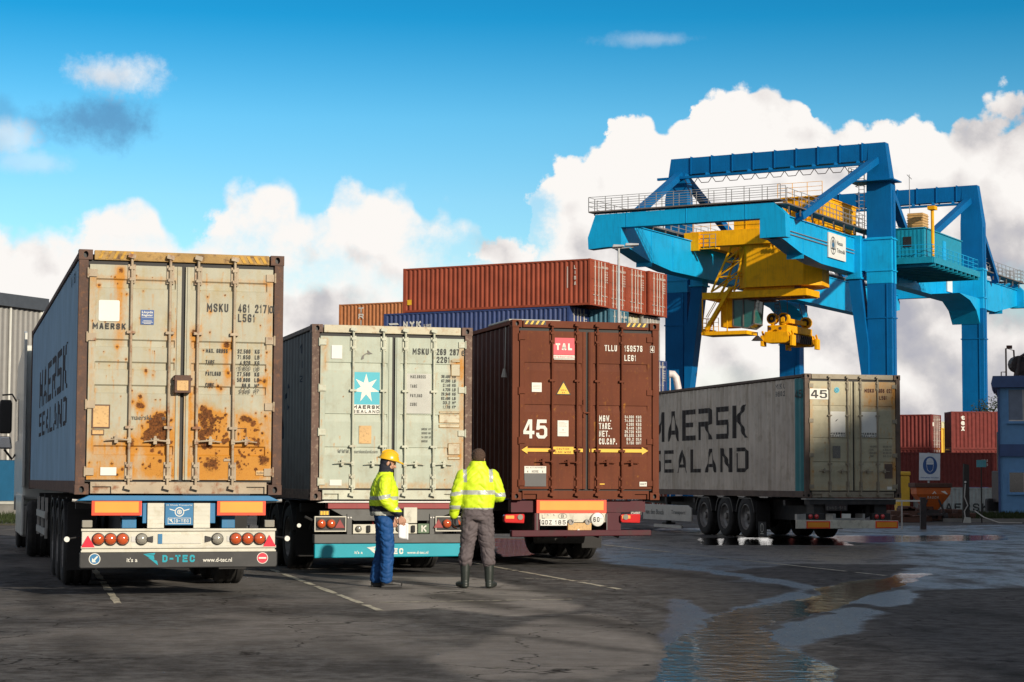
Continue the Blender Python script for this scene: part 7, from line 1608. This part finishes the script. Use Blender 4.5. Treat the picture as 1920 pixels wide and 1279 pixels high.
def gz(sc, det=5, rg=.6, vec=(1, 1, 1)):
    mp = nn_.new('ShaderNodeMapping'); mp.inputs['Scale'].default_value = vec; ll.new(tcn.outputs['Object'], mp.inputs[0]); q = nn_.new('ShaderNodeTexNoise'); q.inputs['Scale'].default_value = sc; q.inputs['Detail'].default_value = det; q.inputs['Roughness'].default_value = rg; ll.new(mp.outputs[0], q.inputs['Vector']); return q.outputs['Fac']
def gmr(x, a, b_, c=0., d=1.):
    q = nn_.new('ShaderNodeMapRange'); ll.new(x, q.inputs[0])
    for i, v in enumerate((a, b_, c, d)): q.inputs[i + 1].default_value = v
    return q.outputs[0]
def gmx(f, a, c):
    q = nn_.new('ShaderNodeMix'); q.data_type = 'RGBA'; ll.new(f, q.inputs[0])
    for s_, x in ((6, a), (7, c)):
        if isinstance(x, tuple): q.inputs[s_].default_value = (*x, 1)
        else: ll.new(x, q.inputs[s_])
    return q.outputs[2]
def gmf(op, a, c):
    q = nn_.new('ShaderNodeMath'); q.operation = op
    for i, x in enumerate((a, c)):
        if isinstance(x, (int, float)): q.inputs[i].default_value = x
        else: ll.new(x, q.inputs[i])
    return q.outputs[0]
col = gmx(gmr(gz(.35, 6), .35, .65), (.105, .103, .102), (.155, .150, .146)); col = gmx(gmr(gz(5, 6, .7), .40, .62), col, (.062, .058, .055)); col = gmx(gmf('MULTIPLY', gmr(gz(.9, 8, .72), .52, .60), .55), col, (.045, .042, .040)); col = gmx(gmf('MULTIPLY', gmr(gz(26, 3, .6), .66, .74), .7), col, (.02, .019, .018)); grain = gz(90, 3, .7)
col = gmx(an('pale'), col, gmx(gmr(gz(3, 6, .7), .35, .7), (.38, .345, .31), (.26, .238, .215))); col = gmx(gmr(grain, .30, .72), gmx(gmr(grain, .3, .45), (.02, .019, .018), col), col)
col = gmx(gmr(grain, .62, .72, 0, .55), col, (.24, .22, .20)); col = gmx(gmf('MULTIPLY', an('marks'), .8), col, (.018, .017, .016))
crk = nn_.new('ShaderNodeTexVoronoi'); crk.feature = 'DISTANCE_TO_EDGE'; crk.inputs['Scale'].default_value = .42
dist = nn_.new('ShaderNodeVectorMath'); dist.operation = 'MULTIPLY_ADD'; nv = nn_.new('ShaderNodeTexNoise'); nv.inputs['Scale'].default_value = 1.3; nv.inputs['Detail'].default_value = 5; ll.new(tcn.outputs['Object'], nv.inputs['Vector']); ll.new(nv.outputs['Color'], dist.inputs[0]); dist.inputs[1].default_value = (1.6, 1.6, 0); ll.new(tcn.outputs['Object'], dist.inputs[2]); ll.new(dist.outputs[0], crk.inputs['Vector'])
crack = gmf('MULTIPLY', gmr(crk.outputs['Distance'], .0, .009, 1, 0), gmr(gz(.5, 3), .38, .5)); col = gmx(crack, col, (.012, .011, .010))
dmp = gmr(gmf('ADD', gmf('ADD', an('damp'), gmf('MULTIPLY', gmf('SUBTRACT', gz(1.3, 7, .68, (1, .45, 1)), .5), 1.5)), gmf('MULTIPLY', gmf('SUBTRACT', gz(11, 6, .7), .5), .5)), .34, .72); wtr = gmr(gmf('ADD', an('wet'), gmf('MULTIPLY', gmf('SUBTRACT', gz(4, 7, .7), .5), 1.3)), .42, .50)
col = gmx(gmf('MULTIPLY', dmp, .55), col, (.016, .016, .017)); col = gmx(wtr, col, (.012, .010, .008)); ll.new(col, b.inputs['Base Color'])
rg_ = gmf('ADD', gmr(dmp, 0, 1, .80, .30), gmf('MULTIPLY', gmf('SUBTRACT', gz(14, 4), .5), .25)); mxr = nn_.new('ShaderNodeMix'); ll.new(wtr, mxr.inputs[0]); ll.new(rg_, mxr.inputs[2]); mxr.inputs[3].default_value = .03; ll.new(mxr.outputs[0], b.inputs['Roughness'])
spc = gmr(dmp, 0, 1, .03, .42); ll.new(spc, b.inputs['Specular IOR Level'])
bp1 = nn_.new('ShaderNodeBump'); bp1.inputs['Distance'].default_value = .006; ll.new(gmf('ADD', grain, gmf('MULTIPLY', gz(22, 5, .7), 1.2)), bp1.inputs['Height']); ll.new(gmr(wtr, 0, 1, .8, 0), bp1.inputs['Strength'])
bp2 = nn_.new('ShaderNodeBump'); bp2.inputs['Distance'].default_value = .02; ll.new(gz(4.2, 5, .55, (1, 1.1, 1)), bp2.inputs['Height']); ll.new(gmr(wtr, 0, 1, 0, .50), bp2.inputs['Strength']); ll.new(bp1.outputs[0], bp2.inputs['Normal']); ll.new(bp2.outputs[0], b.inputs['Normal'])
tag(put('asphalt', me, am), None, kind='structure')
# small litter and stones scattered on the yard
rr = random.Random(12); m_ = MB()
for k in range(160):
    x, y = rr.uniform(-5, 6), rr.uniform(14.2, 34); q = rr.uniform(.004, .013); z = 0
    p_ = [(x + q * math.cos(a) * rr.uniform(.6, 1.2), y + q * math.sin(a) * rr.uniform(.6, 1.2), z) for a in (0, 1.25, 2.5, 3.8, 5.0)]; m_.add(p_ + [(x, y, q * rr.uniform(.5, 1))], [(0, 1, 5), (1, 2, 5), (2, 3, 5), (3, 4, 5), (4, 0, 5)])
tag(m_.build('gravel', M['roof_dark']), 'loose grit and small stones scattered over the asphalt', 'gravel', kind='stuff')
# painted bay lines, worn
wl_ = bpy.data.materials.new('worn_paint'); wl_.use_nodes = True; t = wl_.node_tree; nn_ = t.nodes; ll = t.links; b = nn_['Principled BSDF']; tcn = nn_.new('ShaderNodeTexCoord'); b.inputs['Roughness'].default_value = .7
ll.new(gmx(gmr(gz(9, 6, .75), .46, .62), (.52, .48, .36), (.10, .093, .085)), b.inputs['Base Color'])
def line(a, c, w, n=40):
    a, c = Vector((*a, 0)), Vector((*c, 0)); d = (c - a).normalized(); s = Vector((-d.y, d.x, 0)); vs_ = []; rr = random.Random(int(a.x * 100) + 5)
    for k in range(n + 1): p = a.lerp(c, k / n); q = w * (.75 + .5 * rr.random()) / 2; vs_ += [tuple(p + s * q + Vector((0, 0, .004))), tuple(p - s * q + Vector((0, 0, .004)))]
    m_ = MB(); m_.add(vs_, [(2 * k, 2 * k + 1, 2 * k + 3, 2 * k + 2) for k in range(n) if rr.random() > .10]); return m_
for a, c, w in (((-3.72, 31.2), (-1.40, 21.5), .085), ((-.9, 35.0), (1.41, 25.9), .09), ((-1.5, 22.9), (.72, 23.68), .06), ((.2, 28.66), (1.2, 27.98), .05), ((2.0, 44), (5.6, 30), .08), ((-8.6, 40), (-4.4, 22.5), .09), ((11.5, 60), (16, 58), .1)):
    tag(line(a, c, w).build('road_marking', wl_), None, kind='structure')
# verge with grass
def verge(name, x0, x1, y0, y1, n, seed):
    tag(MB().box(x0, x1, y0, y1, -.02, .05).build('verge', mat('soil' + name, (.05, .045, .03), .9, var=.4, scale=3, bump=.5)), None, kind='structure')
    rr = random.Random(seed); m_ = MB()
    for k in range(n):
        x, y = rr.uniform(x0, x1), rr.uniform(y0, y1); h_ = rr.uniform(.06, .22); a = rr.uniform(0, 6.28); dx, dy = math.cos(a) * .02, math.sin(a) * .02; lx, ly = rr.uniform(-.08, .08), rr.uniform(-.08, .08)
        m_.add([(x - dx, y - dy, .04), (x + dx, y + dy, .04), (x + lx, y + ly, .04 + h_)], [(0, 1, 2)])
    tag(m_.build('grass', M['grass']), 'short rough grass ' + name, 'grass', kind='stuff')
verge('below the blue office at the right edge', 15.6, 36, 71.5, 88, 15000, 2)
verge('in front of the pale hall at the far left', -30, -14.2, 60, 75, 12000, 3)
tag(MB().box(15.4, 36, 71.2, 71.48, -.02, .12).build('kerb', M['concrete']), None, kind='structure')

# small dark tree behind the office
tre = thing('tree', 'dark scraggy treetop showing between the crane leg and the blue office', 'tree', (40.6, 170, YARD))
mb = MB(); mb.path([(0, 0, 0), (.1, 0, 3), (0, .1, 6)], [.16, .12, .05], 8)
for k in range(9): a = k * 2.4; mb.path([(0, 0, 3.5 + k * .4), (math.cos(a) * .8, math.sin(a) * .8, 4.8 + k * .38)], [.05, .015], 5)
mb.build('trunk', M['machine_dark'], tre); mb = MB(); rr = random.Random(4)
for k in range(2600):
    a = rr.uniform(0, 6.28); q = rr.choice(range(9)); cx, cy, cz = math.cos(q * 2.4) * .7, math.sin(q * 2.4) * .7, 4.6 + q * .4; r_ = rr.gauss(0, .42); x, y, z = cx + rr.gauss(0, .35), cy + rr.gauss(0, .35), cz + rr.gauss(0, .32)
    d = Vector((rr.gauss(0, 1), rr.gauss(0, 1), rr.gauss(0, 1))).normalized() * .07; e2 = Vector((rr.gauss(0, 1), rr.gauss(0, 1), rr.gauss(0, 1))).normalized() * .05; p = Vector((x, y, z)); mb.add([p - d, p + e2, p + d, p - e2], [(0, 1, 2, 3)])
mb.build('crown', M['leaf_dark'], tre); tre.scale = (1.35, 1.35, 1.28)
